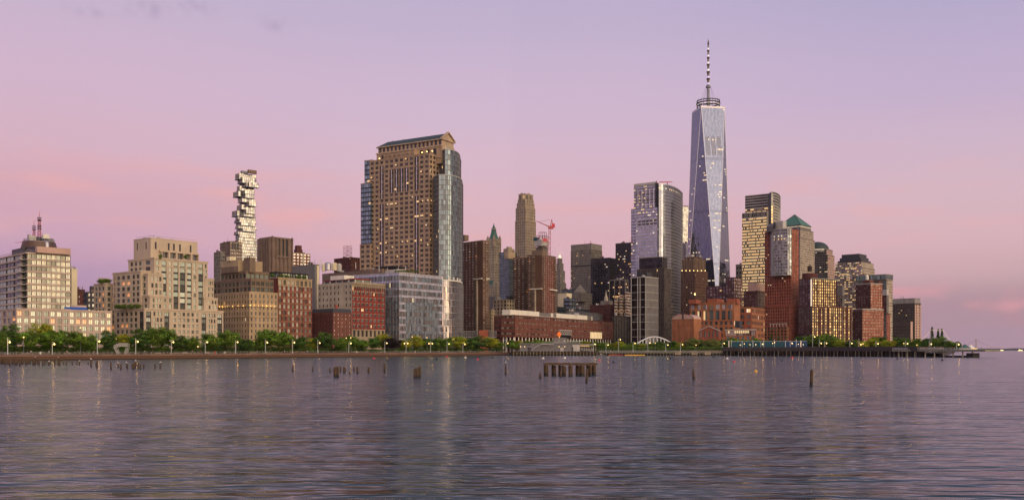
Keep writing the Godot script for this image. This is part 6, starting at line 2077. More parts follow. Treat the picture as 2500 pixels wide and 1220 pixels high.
	var ctr := Vector3((V.x0 + V.x1) / 2, V.y1 + 0.8, (V.z0 + V.z1) / 2)
	var hx: float = (V.x1 - V.x0) / 2 + 0.6
	var hz: float = (V.z1 - V.z0) / 2 + 0.6
	var ap := ctr + UP * (hy(522, D + 20) - hy(549, D + 6))
	var c4 := [ctr + Vector3(-hx, 0, hz), ctr + Vector3(hx, 0, hz), ctr + Vector3(hx, 0, -hz), ctr + Vector3(-hx, 0, -hz)]
	for i in 4:
		part(B, "pyramid_roof", "verdigris").tri(c4[i], ap, c4[(i + 1) % 4])
		part(B, "hip_ridge", "dark_green_roof").tube(c4[i], ap, 0.5, 0.5, 4)
	for f: Dictionary in [fw(V), fnn(V)]:
		for k in 16:
			fbox(part(B, "cornice_lamp", "lit_white"), f, f.w * (k + 0.2) / 16.0, f.w * (k + 0.7) / 16.0, V.y1 - 2.4, V.y1 - 1.4, 0.05, 0.25)
	done(B)

	# dome top
	B = bld("green_dome_tower", "grey glass tower with a dark green dome right of the pyramid tower", "skyscraper", 2021, 1640, 42, "gray_stone")
	D = 1640.0
	var dn := wfc.merged({"bm": "pink_panel", "pm": "pink_panel", "north": {"bm": "gray_panel", "pm": "gray_panel", "pal": "black", "lit": 0.03}}, true)
	V = vol(B, 1970, 2022, 2038.5, 622, D)
	clad(B, V, dn)
	V = vol(B, 1972, 2019, 2034, 608, D + 4, 625)
	clad(B, V, dn)
	ctr = B.inv * G(1996.5, D + 26)
	var dr := 27.5 / F * D
	var yb: float = hy(606, D) - GY
	var prof := [Vector2(dr * 1.02, yb - 6), Vector2(dr * 1.02, yb)]
	part(B, "dome_drum", "gray_panel").lathe(ctr, prof, 28)
	prof = []
	for k in 9:
		var a := PI / 2 * k / 8.0
		prof.append(Vector2(cos(a) * dr, yb + sin(a) * dr * 0.72))
	part(B, "dome", "dark_green_roof").lathe(ctr, prof, 32)
	part(B, "cornice_lamp", "lit_white").lathe(ctr, [Vector2(dr * 1.03, yb - 1.6), Vector2(dr * 1.03, yb - 0.8)], 32)
	done(B)

	# dark stepped crown
	B = bld("stepped_crown_tower", "broad pale tower with golden windows and a dark stepped crown", "skyscraper", 2105, 1750, 42, "tan_stone")
	D = 1750.0
	var gold := {"fl": 4.2, "bw": 3.8, "pw": 0.16, "pm": "taupe_panel", "bh": 0.24, "bm": "taupe_panel", "pal": "pale", "gm": "curtain", "tilt": 0.008, "par": 0.7, "lit": 0.22, "litk": ["lit_gold", "lit_warm"], "bd": 0.0}
	var goldw := gold.merged({"bm": "pale_stone", "pm": "pale_stone", "lit": 0.0, "pal": "pale", "bh": 0.45}, true)
	goldw["north"] = gold
	for q: Array in [[2028, 2112, 2140, 668, -1.0, 0], [2036, 2107, 2137, 652, 672.0, 4], [2041, 2104, 2134, 639, 656.0, 8]]:
		V = vol(B, q[0], q[1], q[2], q[3], D + q[5], q[4])
		clad(B, V, goldw)
	for q: Array in [[2046, 2104, 2127.5, 634, 641.5, 10, "dark_metal"], [2051, 2102, 2122, 627, 635, 16, "slate"], [2056, 2099, 2117, 619, 628, 22, "slate"]]:
		cap(B, "crown_step", q[6], q[0], q[1], q[2], q[3], q[4], D + q[5])
	var cv := vol_dims(B, 2046, 2104, 2127.5, 634, D + 10, 641.5)
	for f: Dictionary in [fw(cv), fnn(cv)]:
		for k in 26:
			fbox(part(B, "cornice_lamp", "lit_white"), f, f.w * (k + 0.25) / 26.0, f.w * (k + 0.7) / 26.0, cv.y0 + 0.6, cv.y0 + 1.7, 0.1, 0.3)
	done(B)

	# tall brick tower with the glass bay and the drum
	B = bld("tall_brick_tower", "tall orange brick apartment tower with a silver glass bay and a grey drum on top", "skyscraper", 1933, 1080, 52, "bright_brick")
	D = 1080.0
	var brick := {"fl": 3.55, "bw": 2.9, "bn": 3.4, "pw": 0.52, "bh": 0.42, "pal": "pale", "gm": "curtain", "tilt": 0.008, "par": 1.2, "north": {"pal": "dark", "gm": "glass", "lit": 0.02, "pw": 0.5}}
	V = vol(B, 1868, 1932, 1951, 560, D)
	clad(B, V, brick)
	var bs := bez(Vector2(1887, D + 10), Vector2(1918, D - 8), Vector2(1934, D - 2), 7)
	fs = curve(B, bs)
	var g0: float = hy(672, D) - GY
	var g1: float = hy(559, D) - GY
	curved_body(B, fs, g0, g1, 8.0, "light_panel")
	for f: Dictionary in fs:
		grid(B, f, 0, f.w, g0, g1, maxi(1, roundi(f.w / 2.1)), 15, {"pw": 0.1, "pm": "light_panel", "bh": 0.16, "bm": "light_panel", "pal": "bay_glass", "gm": "curtain", "tilt": 0.014, "lit": 0.015})
		fbox(part(B, "parapet", "light_panel"), f, 0, f.w, g1 - 0.2, g1 + 0.8, -0.4, 0.2)
	var sb := MB.new()
	sb.box(0, 4.4, 0, 0.4, 0, 2.2)
	sb.box(0, 4.4, 0.4, 1.2, 2.05, 2.2)
	var sbm := sb.mesh()
	for k in 15:
		var w := obj("balcony", sbm, M["gray_panel"], B.node)
		var f := fnn(V)
		w.transform = Transform3D(Basis(f.r, UP, f.n), f.o + f.r * (f.w * 0.26) + UP * lerpf(g0, g1, k / 15.0) + f.n * 0.1)
	var dv := B.inv * G(1897, D + 18) as Vector3
	var y0d: float = hy(560, D) - GY
	part(B, "roof_drum", "gray_panel").lathe(dv, [Vector2(11.5, y0d - 1), Vector2(11.5, y0d + 5), Vector2(9.5, y0d + 8.3), Vector2(0, y0d + 10)], 24)
	cap(B, "roof_house", "light_panel", 1893, 1912, 1921, 538.5, 561, D + 6)
	cap(B, "vent", "dark_metal", 1889, 1893, 1896, 543, 557, D + 3)
	V = vol(B, 1864, 1928, 1952.5, 746, D - 7)
	clad(B, V, brick)
	V = vol(B, 1858, 1922, 1927, 797, D - 22)
	clad(B, V, {"wm": "orange_brick", "fl": 3.6, "bn": 4.6, "bw": 4.0, "pw": 0.42, "bh": 0.36, "pal": "green_dark", "ind": true, "mul": 1, "par": 0.6, "rec": 0.35})
	for k in 6:
		slab(B, fnn(V), fnn(V).w * (0.36 + k * 0.12), fnn(V).w * (0.36 + k * 0.12) + 0.4, V.y1, V.y1 + 3.2, -0.6, -0.2, "terrace_post", "white_panel")
	slab(B, fnn(V), fnn(V).w * 0.34, fnn(V).w, V.y1 + 3.2, V.y1 + 3.7, -0.8, 0.0, "terrace_beam", "white_panel")
	done(B)

	# brown building with blazing gold windows, tank on top
	B = bld("gold_window_building", "brown brick apartment building with rows of blazing gold windows and a rooftop water tank", "building", 1979.5, 1050, 64, "dark_red")
	D = 1050.0
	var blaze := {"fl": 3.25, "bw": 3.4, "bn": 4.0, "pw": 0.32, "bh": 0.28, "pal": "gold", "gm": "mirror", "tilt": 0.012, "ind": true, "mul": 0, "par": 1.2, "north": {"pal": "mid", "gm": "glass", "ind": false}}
	V = vol(B, 1952, 1979.5, 2044, 679, D)
	clad(B, V, blaze)
	slab(B, fw(V), 0.0, fw(V).w, V.y1 - 1.0, V.y1 + 0.5, 0.0, 1.2, "cornice", "gray_panel")
	for k in 4:
		slab(B, fw(V), fw(V).w * (0.26 + k * 0.24), fw(V).w * (0.26 + k * 0.24) + 0.5, 4, V.y1 - 2, 0.06, 0.5, "pilaster", "dark_red")
	slab(B, fw(V), 0.0, 2.2, 4, V.y1 - 1.1, 0.06, 0.25, "corner_glass", "steel")
	V = vol(B, 1950, 1984, 2082, 748, D - 6)
	blaze["ind"] = false
	clad(B, V, blaze.merged({"bw": 3.1}, true))
	for k in 5:
		slab(B, fw(V), 0.0, fw(V).w, V.y1 * (k + 1) / 6.0, V.y1 * (k + 1) / 6.0 + 0.3, 0.0, 0.9, "balcony_slab", "gray_panel")
	for k in 9:
		slab(B, fw(V), fw(V).w * (0.05 + k * 0.115), fw(V).w * (0.05 + k * 0.115) + 1.3, 2, V.y1 - 1.4, 0.06, 0.3, "pier", "dark_red" if k % 2 else "bronze")
	var dc: Vector3 = B.inv * G(1978, D + 14)
	var yd: float = hy(679, D) - GY
	part(B, "roof_drum", "dark_red").lathe(dc, [Vector2(8.4, yd), Vector2(8.4, yd + 6.2), Vector2(0, yd + 6.3)], 20)
	var tk := MB.new()
	tk.lathe(Vector3.ZERO, [Vector2(0, 2.6), Vector2(2.6, 2.6), Vector2(2.7, 7.6), Vector2(1.4, 9.0), Vector2(0, 9.6)], 14)
	for k in 4:
		tk.tube(Vector3(cos(PI / 4 + k * PI / 2) * 2.1, 0, sin(PI / 4 + k * PI / 2) * 2.1), Vector3(cos(PI / 4 + k * PI / 2) * 2.1, 2.7, sin(PI / 4 + k * PI / 2) * 2.1), 0.2, 0.2, 4)
	obj("water_tank", tk.mesh(), M["timber"], B.node, Vector3(dc.x, yd + 6.3, dc.z))
	done(B)
	done(simple("grey_glass_infill", "small grey glass block between the gold-window building and the red brick block", "building", [2042, 2058, 2063, 697, 1120, 48], "gray_panel", {"fl": 3.6, "bw": 3.0, "bn": 3.0, "pw": 0.2, "bh": 0.2, "pal": "pale", "gm": "curtain", "par": 12.0}))

	# red brick block at the water's edge
	B = bld("riverside_brick_block", "red brick riverside block in two tiers with pale corner windows and a silver tank", "building", 2107, 1120, 60, "rust_brick")
	D = 1120.0
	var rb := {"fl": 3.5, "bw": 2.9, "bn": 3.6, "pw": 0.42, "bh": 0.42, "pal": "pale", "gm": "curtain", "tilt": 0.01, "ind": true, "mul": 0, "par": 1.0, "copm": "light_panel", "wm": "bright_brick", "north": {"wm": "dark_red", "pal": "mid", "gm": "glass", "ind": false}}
	V = vol(B, 2083, 2107, 2159, 754, D)
	clad(B, V, rb)
	V = vol(B, 2090, 2127, 2155.5, 691.5, D + 8, 757)
	clad(B, V, rb)
	V = vol(B, 2108, 2124, 2134, 683, D + 14, 693)
	plain(B, V)
	var t2 := MB.new()
	t2.lathe(Vector3.ZERO, [Vector2(1.9, 0), Vector2(1.9, 4.6), Vector2(1.2, 5.8), Vector2(0, 6.2)], 14)
	obj("water_tank", t2.mesh(), M["white_panel"], B.node, (B.inv * P(2118, 683, D + 16)) as Vector3)
	V = vol(B, 2134, 2146, 2156, 686, D + 30, 693)
	plain(B, V, "wall", "dark_red")
	done(B)
	B = bld("tan_office_slab", "tan office slab with a grey glass top storey behind the riverside brick block", "building", 2167, 1400, 48, "tan_stone")
	V = vol(B, 2092, 2166, 2180.5, 683, 1400)
	clad(B, V, {"fl": 4.0, "bw": 4.0, "pw": 0.1, "pm": "pale_stone", "bh": 0.5, "bm": "pale_stone", "pal": "pale", "gm": "curtain", "par": 0.8, "north": {"bm": "gray_panel", "pm": "gray_panel", "pal": "blue"}})
	V = vol(B, 2090, 2164, 2181.5, 669, 1398, 682)
	clad(B, V, {"wm": "gray_panel", "fl": 8.0, "bw": 2.4, "pw": 0.16, "bh": 0.1, "pal": "blue", "gm": "curtain", "par": 0.5})
	done(B)
	B = bld("narrow_brick_block", "narrow dark brick and grey block squeezed between the riverside block and the tan slab", "building", 2166, 1220, 48, "dark_red")
	V = vol(B, 2150, 2166, 2171, 707, 1220)
	clad(B, V, {"fl": 3.6, "bw": 4.0, "bn": 5.0, "pw": 0.5, "bh": 0.5, "pal": "mid", "wm": "gray_panel", "par": 7.0, "copm": "light_panel", "topm": "light_panel", "north": {"wm": "dark_red"}})
	V = vol(B, 2156, 2166, 2174, 765, 1200)
	clad(B, V, {"fl": 3.6, "bw": 5.0, "pw": 0.5, "bh": 0.5, "pal": "mid", "wm": "bright_brick", "north": {"wm": "gray_panel"}})
	done(B)

	# last block at the end of the row
	B = bld("end_office_block", "grey-brown office block with a pale ribbed top storey at the right end of the skyline", "building", 2235, 1500, 50, "dark_taupe")
	V = vol(B, 2176, 2235, 2250, 740, 1500)
	clad(B, V, {"fl": 4.2, "bw": 12.0, "bn": 4.2, "pw": 0.5, "bh": 0.52, "pal": "dark", "gm": "glass", "par": 2.0, "lit": 0.03, "litk": ["lit_gold"], "wm": "pink_panel", "north": {"wm": "dark_taupe"}})  # west side painted pink for the dusk light falling on it
	V = vol(B, 2177, 2234.5, 2248, 728, 1503, 741)
	clad(B, V, {"wm": "light_panel", "fl": 7.2, "bw": 2.0, "pw": 0.5, "pd": 0.3, "bh": 0.05, "pal": "mid", "par": 0.5})
	V = vol(B, 2175, 2224, 2229, 786, 1470)
	clad(B, V, {"fl": 4.8, "bw": 6, "bn": 4.4, "pw": 0.55, "bh": 0.6, "pal": "black", "par": 6.0, "wm": "dark_taupe"})
	slab(B, fw(V), fw(V).w * 0.0, fw(V).w, 0, V.y1 + 1, 0.0, 0.6, "end_wall", "pink_panel")  # same pink, light put into the colour of the lower west side
	for x: float in [2201.0, 2207.0]:
		part(B, "antenna", "gray_metal").tube(B.inv * P(x, 729, 1520), B.inv * P(x, 722.5, 1520), 0.5, 0.3, 5)
	done(B)

	# orange brick school group
	B = bld("school_auditorium", "blank orange brick auditorium with recessed panel lines and a low barrel roof", "building", 1694, 900, 40, "orange_brick")
	V = vol(B, 1641, 1694, 1713, 778, 900)
	plain(B, V)
	fb = fnn(V)
	for q: Array in [[0.0, 1.0, 0.985], [0.0, 0.34, 0.62], [0.34, 0.7, 0.42], [0.7, 1.0, 0.62], [0.0, 0.34, 0.38], [0.0, 1.0, 0.8], [0.34, 1.0, 0.22]]:
		slab(B, fb, fb.w * q[0], fb.w * q[1], V.y1 * q[2] - 0.2, V.y1 * q[2], 0.0, 0.05, "panel_joint", "dark_red")
	for q: Array in [[0.34, 0.0, 0.62], [0.7, 0.42, 0.62], [0.12, 0.0, 0.98], [0.56, 0.0, 0.42], [0.88, 0.0, 0.98], [0.3, 0.62, 0.98]]:
		slab(B, fb, fb.w * q[0], fb.w * q[0] + 0.22, V.y1 * q[1], V.y1 * q[2], 0.0, 0.06, "panel_joint", "dark_red")
	grid(B, fw(V), 0, fw(V).w, V.y1 * 0.6, V.y1 * 0.72, 8, 1, {"pw": 0.3, "bh": 0.1, "pal": "dark"})
	var vt := part(B, "barrel_roof", "pink_panel")
	var seg := 12
	var wz: float = V.z1 - V.z0
	for k in seg:
		var a0 := PI * k / seg
		var a1 := PI * (k + 1) / seg
		var z0: float = V.z0 + wz * (0.5 - cos(a0) * 0.5)
		var z1: float = V.z0 + wz * (0.5 - cos(a1) * 0.5)
		var h0 := sin(a0) * 4.6
		var h1 := sin(a1) * 4.6
		vt.quad(Vector3(V.x0, V.y1 + h0, z0), Vector3(V.x1, V.y1 + h0, z0), Vector3(V.x1, V.y1 + h1, z1), Vector3(V.x0, V.y1 + h1, z1))
		vt.quad(Vector3(V.x0, V.y1 - 0.1, z0), Vector3(V.x0, V.y1 + h0, z0), Vector3(V.x0, V.y1 + h1, z1), Vector3(V.x0, V.y1 - 0.1, z1))
		part(B, "roof_rib", "bright_brick").obox(Vector3(V.x0 - 0.1, V.y1 + h0, z0), Vector3(0.4, 0, 0), Vector3(0, h1 - h0, z1 - z0), Vector3(0, 0.35, 0.01))
	part(B, "roof_hatch", "slate").box(V.x0 - 0.2, V.x0 + 3, V.y1, V.y1 + 5.2, V.z0 + wz * 0.48, V.z0 + wz * 0.54)
	done(B)
	B = bld("school_main_block", "orange brick school block with a round clock-like medallion and deep window bays", "building", 1792, 960, 28, "orange_brick")
	V = vol(B, 1684, 1792, 1808, 738, 960)
	fb = fnn(V)
	var f2: float = V.y1 / 8.0
	grid(B, fb, 0, fb.w, 0, f2 * 5, 9, 5, {"pw": 0.45, "bh": 0.4, "pal": "mid", "gm": "glass", "per": 2, "lit": 0.05, "litk": ["lit_warm", "lit_white"], "ind": true, "mul": 0})
	grid(B, fb, fb.w * 0.02, fb.w * 0.98, f2 * 5, f2 * 6.7, 7, 1, {"pw": 0.36, "bh": 0.12, "pal": "green_dark", "gm": "glass", "per": 2, "ind": true, "mul": 1, "rec": 0.35, "lit": 0.04})
	grid(B, fb, 0, fb.w, f2 * 6.7, f2 * 7.7, 7, 1, {"pw": 0.4, "bh": 0.25, "pal": "pale", "gm": "glass", "per": 3, "ind": true, "mul": 0, "skip": [3]})
	slab(B, fb, 0.02, fb.w - 0.02, f2 * 7.7, V.y1)
	slab(B, fb, 0, fb.w, f2 * 5 - 0.2, f2 * 5 + 0.3, 0, 0.3, "string_course", "bright_brick")
	plain(B, {"x0": V.x0, "x1": V.x1, "z0": V.z1 - 0.6, "z1": V.z1, "y0": 0.0, "y1": V.y1})
	coping(B, V, 0.8, 0.3)
	var mc: Vector3 = fb.o + fb.r * (fb.w * 0.5) + UP * (f2 * 7.15) + fb.n * 0.1
	var md := MB.new()
	md.tube(mc, mc + fb.n * 0.5, 3.0, 2.8, 20)
	obj("medallion", md.mesh(), M["taupe_brick"], B.node)
	for q: Array in [[1682, 1700, 1712, 731, 8], [1727, 1752, 1768, 729, 10], [1776, 1800, 1808, 729, 4]]:
		cap(B, "roof_block", "bright_brick", q[0], q[1], q[2], q[3], 741, 960.0 + q[4])
	for k in 3:
		fbox(part(B, "lit_window", "lit_warm"), fw(V), 1.5 + k * 2.2, 2.6 + k * 2.2, f2 * 4.3, f2 * 5.0, 0.05, 0.1)
	V = vol(B, 1790, 1836, 1868, 750, 985)
	clad(B, V, {"fl": f2, "bw": 7.0, "bn": 7.0, "pw": 0.35, "bh": 0.4, "per": 2, "pal": "mid", "gm": "glass", "lit": 0.04, "ind": true, "mul": 0, "par": 1.4, "north": {"wm": "bright_brick"}})
	done(B)
	B = bld("gabled_school_hall", "small orange brick hall with a white-edged gable behind the riverside willows", "building", 1758, 870, 30, "bright_brick")
	V = vol(B, 1707, 1757, 1762, 808, 870)
	fb = fnn(V)
	grid(B, fb, 0, fb.w, 0, V.y1, 5, 2, {"pw": 0.5, "bh": 0.4, "pal": "pale", "gm": "glass", "per": 2, "ind": true, "mul": 1})
	plain(B, {"x0": V.x0, "x1": V.x1, "z0": V.z1 - 0.6, "z1": V.z1, "y0": 0.0, "y1": V.y1})
	var zc: float = (V.z0 + V.z1) / 2
	var gh := 10.5 / F * 870.0
	var gb := part(B, "gable", "bright_brick")
	gb.tri(Vector3(V.x0, V.y1, V.z0), Vector3(V.x0, V.y1 + gh, zc), Vector3(V.x0, V.y1, V.z1))
	var gr := part(B, "roof", "light_panel")
	gr.quad(Vector3(V.x0 - 0.6, V.y1, V.z1 + 0.5), Vector3(V.x0 - 0.6, V.y1 + gh + 0.3, zc), Vector3(V.x1, V.y1 + gh + 0.3, zc), Vector3(V.x1, V.y1, V.z1 + 0.5))
	gr.quad(Vector3(V.x1, V.y1, V.z0 - 0.5), Vector3(V.x1, V.y1 + gh + 0.3, zc), Vector3(V.x0 - 0.6, V.y1 + gh + 0.3, zc), Vector3(V.x0 - 0.6, V.y1, V.z0 - 0.5))
	for sgn: float in [-1.0, 1.0]:
		var hz2 := (V.z1 - V.z0) / 2 + 0.5 as float
		gr.obox(Vector3(V.x0 - 0.7, V.y1 - 0.1, zc + sgn * hz2), Vector3(0.6, 0, 0), Vector3(0, 0.7, 0), Vector3(0, gh + 0.3, -sgn * hz2))
	done(B)
	B = bld("low_school_wing", "low orange brick wing with a pale roof band and a lit clerestory", "building", 1847, 860, 28, "orange_brick")
	V = vol(B, 1772, 1846, 1850, 806, 860)
	fb = fnn(V)
	grid(B, fb, 0, fb.w, 0, V.y1 * 0.72, 6, 2, {"pw": 0.6, "bh": 0.36, "pal": "blue", "gm": "glass", "ind": true, "mul": 1, "tr": true})
	grid(B, fb, 0, fb.w, V.y1 * 0.72, V.y1 - 0.2, 14, 1, {"pw": 0.2, "bh": 0.15, "pal": "cream", "gm": "glass", "lit": 0.3, "litk": ["lit_warm"]})
	slab(B, fb, -0.5, fb.w + 0.5, V.y1 - 0.2, V.y1 + 1.2, -0.5, 0.9, "roof_band", "pink_concrete")
	plain(B, {"x0": V.x0, "x1": V.x1, "z0": V.z1 - 0.6, "z1": V.z1, "y0": 0.0, "y1": V.y1})
	cap(B, "roof_glasshouse", "slate", 1795, 1806, 1813, 783, 800, 880)
	done(B)
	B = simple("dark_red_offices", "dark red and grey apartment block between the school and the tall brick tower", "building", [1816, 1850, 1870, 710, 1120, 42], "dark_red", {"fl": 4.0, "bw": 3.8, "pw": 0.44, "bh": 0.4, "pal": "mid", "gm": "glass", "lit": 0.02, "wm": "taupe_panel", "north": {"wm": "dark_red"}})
	cap(B, "upper_block", "pink_panel", 1827, 1848, 1868, 690.5, 712, 1124)
	done(B)
	# white arch bridge over the road
	B = bld("arch_bridge", "white tied-arch footbridge rising over the trees before the dark ribbed pair", "bridge", 1599, 850, 90, "pale_paint")
	for dz: float in [0.0, 5.0]:
		var prev := Vector3.ZERO
		for k in 21:
			var t := k / 20.0
			var x := lerpf(1555, 1642, t)
			var yy := 838.5 - 16.5 * sin(PI * t)
			var p: Vector3 = B.inv * P(x, yy, 850 + dz)
			if k > 0:
				part(B, "arch", "pale_paint").tube(prev, p, 0.55, 0.55, 6)
			if k > 0 and k < 20:
				var x2 := lerpf(1555, 1642, (k + (1 if k % 2 else -1) * 0.8) / 20.0)
				part(B, "hanger", "pale_paint").tube(p, B.inv * P(x2, 838.5, 850 + dz), 0.2, 0.2, 4)
			prev = p
	var a: Vector3 = B.inv * P(1550, 839, 850)
	var b2: Vector3 = B.inv * P(1646, 838, 850)
	part(B, "deck", "gray_panel").box(a.x, b2.x, a.y - 0.8, a.y, a.z - 5.5, a.z + 0.5)
	done(B)

# ---------- piers, lamps, piles and small things ----------
func line_pts(pts: Array) -> Array:
	var out := []
	for i in pts.size() - 1:
		out.append(fline(G(pts[i].x, pts[i].y, 0), G(pts[i + 1].x, pts[i + 1].y, 0)))
	return out

func make_piers() -> void:
	# pier with the grey shed
	var o := thing("timber_pier", "timber pier on pale posts carrying the grey boat shed", "pier")
	var f: Dictionary = line_pts([Vector2(1250, 758), Vector2(1462, 752)])[0]
	var mb := MB.new()
	fbox(mb, f, 0, f.w, 2.75, 3.4, -34, 0)
	obj("deck", mb.mesh(), M["timber"], o)
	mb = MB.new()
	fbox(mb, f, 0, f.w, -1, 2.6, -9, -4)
	obj("shade_backing", mb.mesh(), M["wet_timber"], o)  # dark block added under the deck as its shade
	mb = MB.new()
	fbox(mb, f, 0, f.w, 1.1, 2.3, -0.5, -0.3)
	obj("fender_board", mb.mesh(), M["old_timber"], o)
	mb = MB.new()
	mb.tube(Vector3(0, -1.5, 0), Vector3(0, 3.3, 0), 0.26, 0.24, 7)
	var pm := mb.mesh()
	var pale := mat("pale_pile", Color(0.42, 0.4, 0.26), 0.8, 0.0, "rough", Vector3(0.5, 0.2, 0.5))
	for k in 26:
		var p := obj("pile", pm, pale, o)
		p.position = f.o + f.r * (f.w * (k + 0.5) / 26.0) + f.n * 0.25
	mb = MB.new()
	for k in 30:
		fbox(mb, f, f.w * k / 30.0, f.w * k / 30.0 + 0.1, 3.4, 4.5, -0.6, -0.5)
	for hh: float in [3.9, 4.45]:
		fbox(mb, f, 0, f.w, hh, hh + 0.08, -0.6, -0.52)
	obj("handrail", mb.mesh(), M["gray_metal"], o)

	# shed
	var B := bld("boat_shed", "long low grey boat shed with a sloping stair roof on the timber pier", "shed", 1416, 776, 90, "gray_panel")
	var a: Vector3 = B.inv * Vector3(0, 0, 0)
	var X := func(px: float) -> float: return (B.inv * G(px, 776)).x
	var y0 := 3.4 - GY
	var ya: float = hy(838.5, 776) - GY
	var z: float = 0.0
	var shed := mat("shed_cladding", Color(0.15, 0.145, 0.15), 0.6, 0.0, "soft", Vector3(0.05, 0.05, 0.05))
	part(B, "wall", "shed_cladding").box(X.call(1269), X.call(1338), y0, ya, -16, 0)
	part(B, "wall", "shed_cladding").box(X.call(1338), X.call(1416), y0, ya - 0.5, -16, -0.2)
	part(B, "annex", "light_panel").box(X.call(1398), X.call(1415), y0, ya - 0.9, -0.2, 0.25)
	part(B, "roof_edge", "gray_metal").box(X.call(1268), X.call(1418), ya - 0.25, ya + 0.2, -16.4, 0.3)
	var st := part(B, "stair_roof", "steel")
	var s0 := Vector3(X.call(1297), y0 + 0.2, 0.35)
	var s1 := Vector3(X.call(1307), hy(848, 776) - GY, 0.35)
	var s2 := Vector3(X.call(1322), hy(840.5, 776) - GY, 0.35)
	var s3 := Vector3(X.call(1352), hy(841.5, 776) - GY, 0.35)
	for q: Array in [[s0, s1], [s1, s2], [s2, s3]]:
		st.obox(q[0], q[1] - q[0], UP * 0.35, Vector3(0, 0, 1.4))
	part(B, "door", "dark_metal").box(X.call(1288), X.call(1296), y0, y0 + 3.2, 0, 0.1)
	part(B, "door", "light_panel").box(X.call(1368), X.call(1376), y0, y0 + 3.0, -0.2, 0.1)
	part(B, "door", "dark_metal").box(X.call(1396.5), X.call(1400), y0, y0 + 3.4, 0.25, 0.35)
	part(B, "upper_house", "gray_panel").box(X.call(1352), X.call(1385), ya + 0.2, hy(824, 776) - GY, -14, -8)
	for q: Array in [[1271, 846], [1281, 846], [1365, 846], [1379, 846]]:
		var lm := MB.new()
		lm.lathe(Vector3.ZERO, [Vector2(0, -0.3), Vector2(0.3, 0), Vector2(0, 0.3)], 8)
		obj("wall_lamp", lm.mesh(), M["lamp_glow"], B.node, Vector3(X.call(q[0]), hy(q[1], 776) - GY, 0.4))
	for k in 14:
		part(B, "sign_letters", "black_glass_wall").box(X.call(1272 + k * 1.75), X.call(1272 + k * 1.75 + 1.1), hy(842.5, 776) - GY, hy(840.2 - 0.8 * float(k % 3 == 0), 776) - GY, 0.02, 0.12)
	for k in 22:
		part(B, "terrace_rail", "steel").box(X.call(1325 + k * 4.0), X.call(1325 + k * 4.0) + 0.1, ya + 0.2, ya + 1.4, -0.4, -0.3)
	part(B, "terrace_rail", "steel").box(X.call(1325), X.call(1413), ya + 1.35, ya + 1.45, -0.4, -0.3)
	done(B)
	# flame sculpture on its pole
	B = bld("flame_sculpture", "orange flame-shaped glass sculpture on a thin pole above the grey shed", "sculpture", 1366, 784, 90, "steel")
	var fl := MB.new()
	var c: Vector3 = B.inv * P(1365, 823, 784)
	fl.lathe(c, [Vector2(0.2, 0), Vector2(1.5, 1.3), Vector2(1.9, 2.4), Vector2(1.2, 3.6), Vector2(0.5, 4.4), Vector2(0, 5.0)], 9, Color.WHITE, 0.3, false)
	obj("flame", fl.mesh(), M["flame_glass"], B.node)
	part(B, "flame_core", "lit_gold").lathe(c + Vector3(0.3, -0.6, 1.6), [Vector2(0.1, 0), Vector2(0.4, 0.6), Vector2(0, 1.5)], 8)
	part(B, "pole", "steel").tube(Vector3(c.x, 3.0, c.z), c, 0.2, 0.14, 6)
	done(B)
	# restaurant terrace canopy
	B = bld("terrace_bar", "open terrace bar with white canopy and warm lights right of the grey shed", "bar", 1430, 780, 90, "white_panel")
	var X2 := func(px: float) -> float: return (B.inv * G(px, 780)).x
	part(B, "canopy", "white_panel").box(X2.call(1409), X2.call(1456), hy(841.6, 780) - GY, hy(840.4, 780) - GY, -10, 0)
	part(B, "bar_wall", "timber").box(X2.call(1411), X2.call(1450), y0, hy(848, 780) - GY, -9, -8)
	for k in 9:
		part(B, "canopy_post", "white_panel").box(X2.call(1410 + k * 5.6), X2.call(1410 + k * 5.6) + 0.16, y0, hy(841.6, 780) - GY, -0.4, -0.2)
	for k in 14:
		var lm := MB.new()
		lm.box(0, 0.5, 0, 0.55, -0.3, 0)
		obj("lamp", lm.mesh(), M["lit_gold" if k % 3 else "lit_orange"], B.node, Vector3(X2.call(1412 + k * 1.9), hy(845.0, 780) - GY, -1.0))
	done(B)
	var um := [[1392, 834], [1400, 834.5], [1408, 835], [1416, 834], [1378, 834.5]]
	for i in um.size():
		B = bld("terrace_umbrella", "small white umbrella on the roof terrace of the grey shed, %s from the left" % ordinal(i), "umbrella", um[i][0], 778, 90, "white_panel", "roof terrace umbrellas")
		var b: Vector3 = B.inv * P(um[i][0], 838, 778)
		part(B, "pole", "steel").tube(b, b + UP * 2.4, 0.06, 0.06, 5)
		part(B, "canopy", "white_panel").lathe(b, [Vector2(1.5, 1.9), Vector2(0, 2.6)], 8, Color.WHITE, 0.0, false)
		done(B)
	# gangway down to the floating dock
	B = bld("gangway", "pale grey truss gangway leading down from the terrace bar to the floating dock", "gangway", 1436, 745, 90, "light_panel")
	var g0: Vector3 = B.inv * P(1414, 853, 745)
	var g1: Vector3 = B.inv * P(1449, 857, 745)
	for dz: float in [0.0, 1.8]:
		for dy: float in [0.0, 1.3]:
			part(B, "chord", "light_panel").tube(g0 + Vector3(0, dy, dz), g1 + Vector3(0, dy, dz), 0.1, 0.1, 5)
		for k in 10:
			part(B, "brace", "light_panel").tube(g0.lerp(g1, k / 10.0) + Vector3(0, 0, dz), g0.lerp(g1, (k + 1) / 10.0) + Vector3(0, 1.3, dz), 0.06, 0.06, 4)
	part(B, "deck", "gray_metal").obox(g0 + Vector3(0, -0.1, 0), g1 - g0, UP * 0.12, Vector3(0, 0, 1.8))
	done(B)

	# boardwalk with fence
	var fs := line_pts([Vector2(1462, 752), Vector2(1762, 722)])
	f = fs[0]
	o = thing("boardwalk", "long pale boardwalk on short posts in front of the green shrubs", "boardwalk")
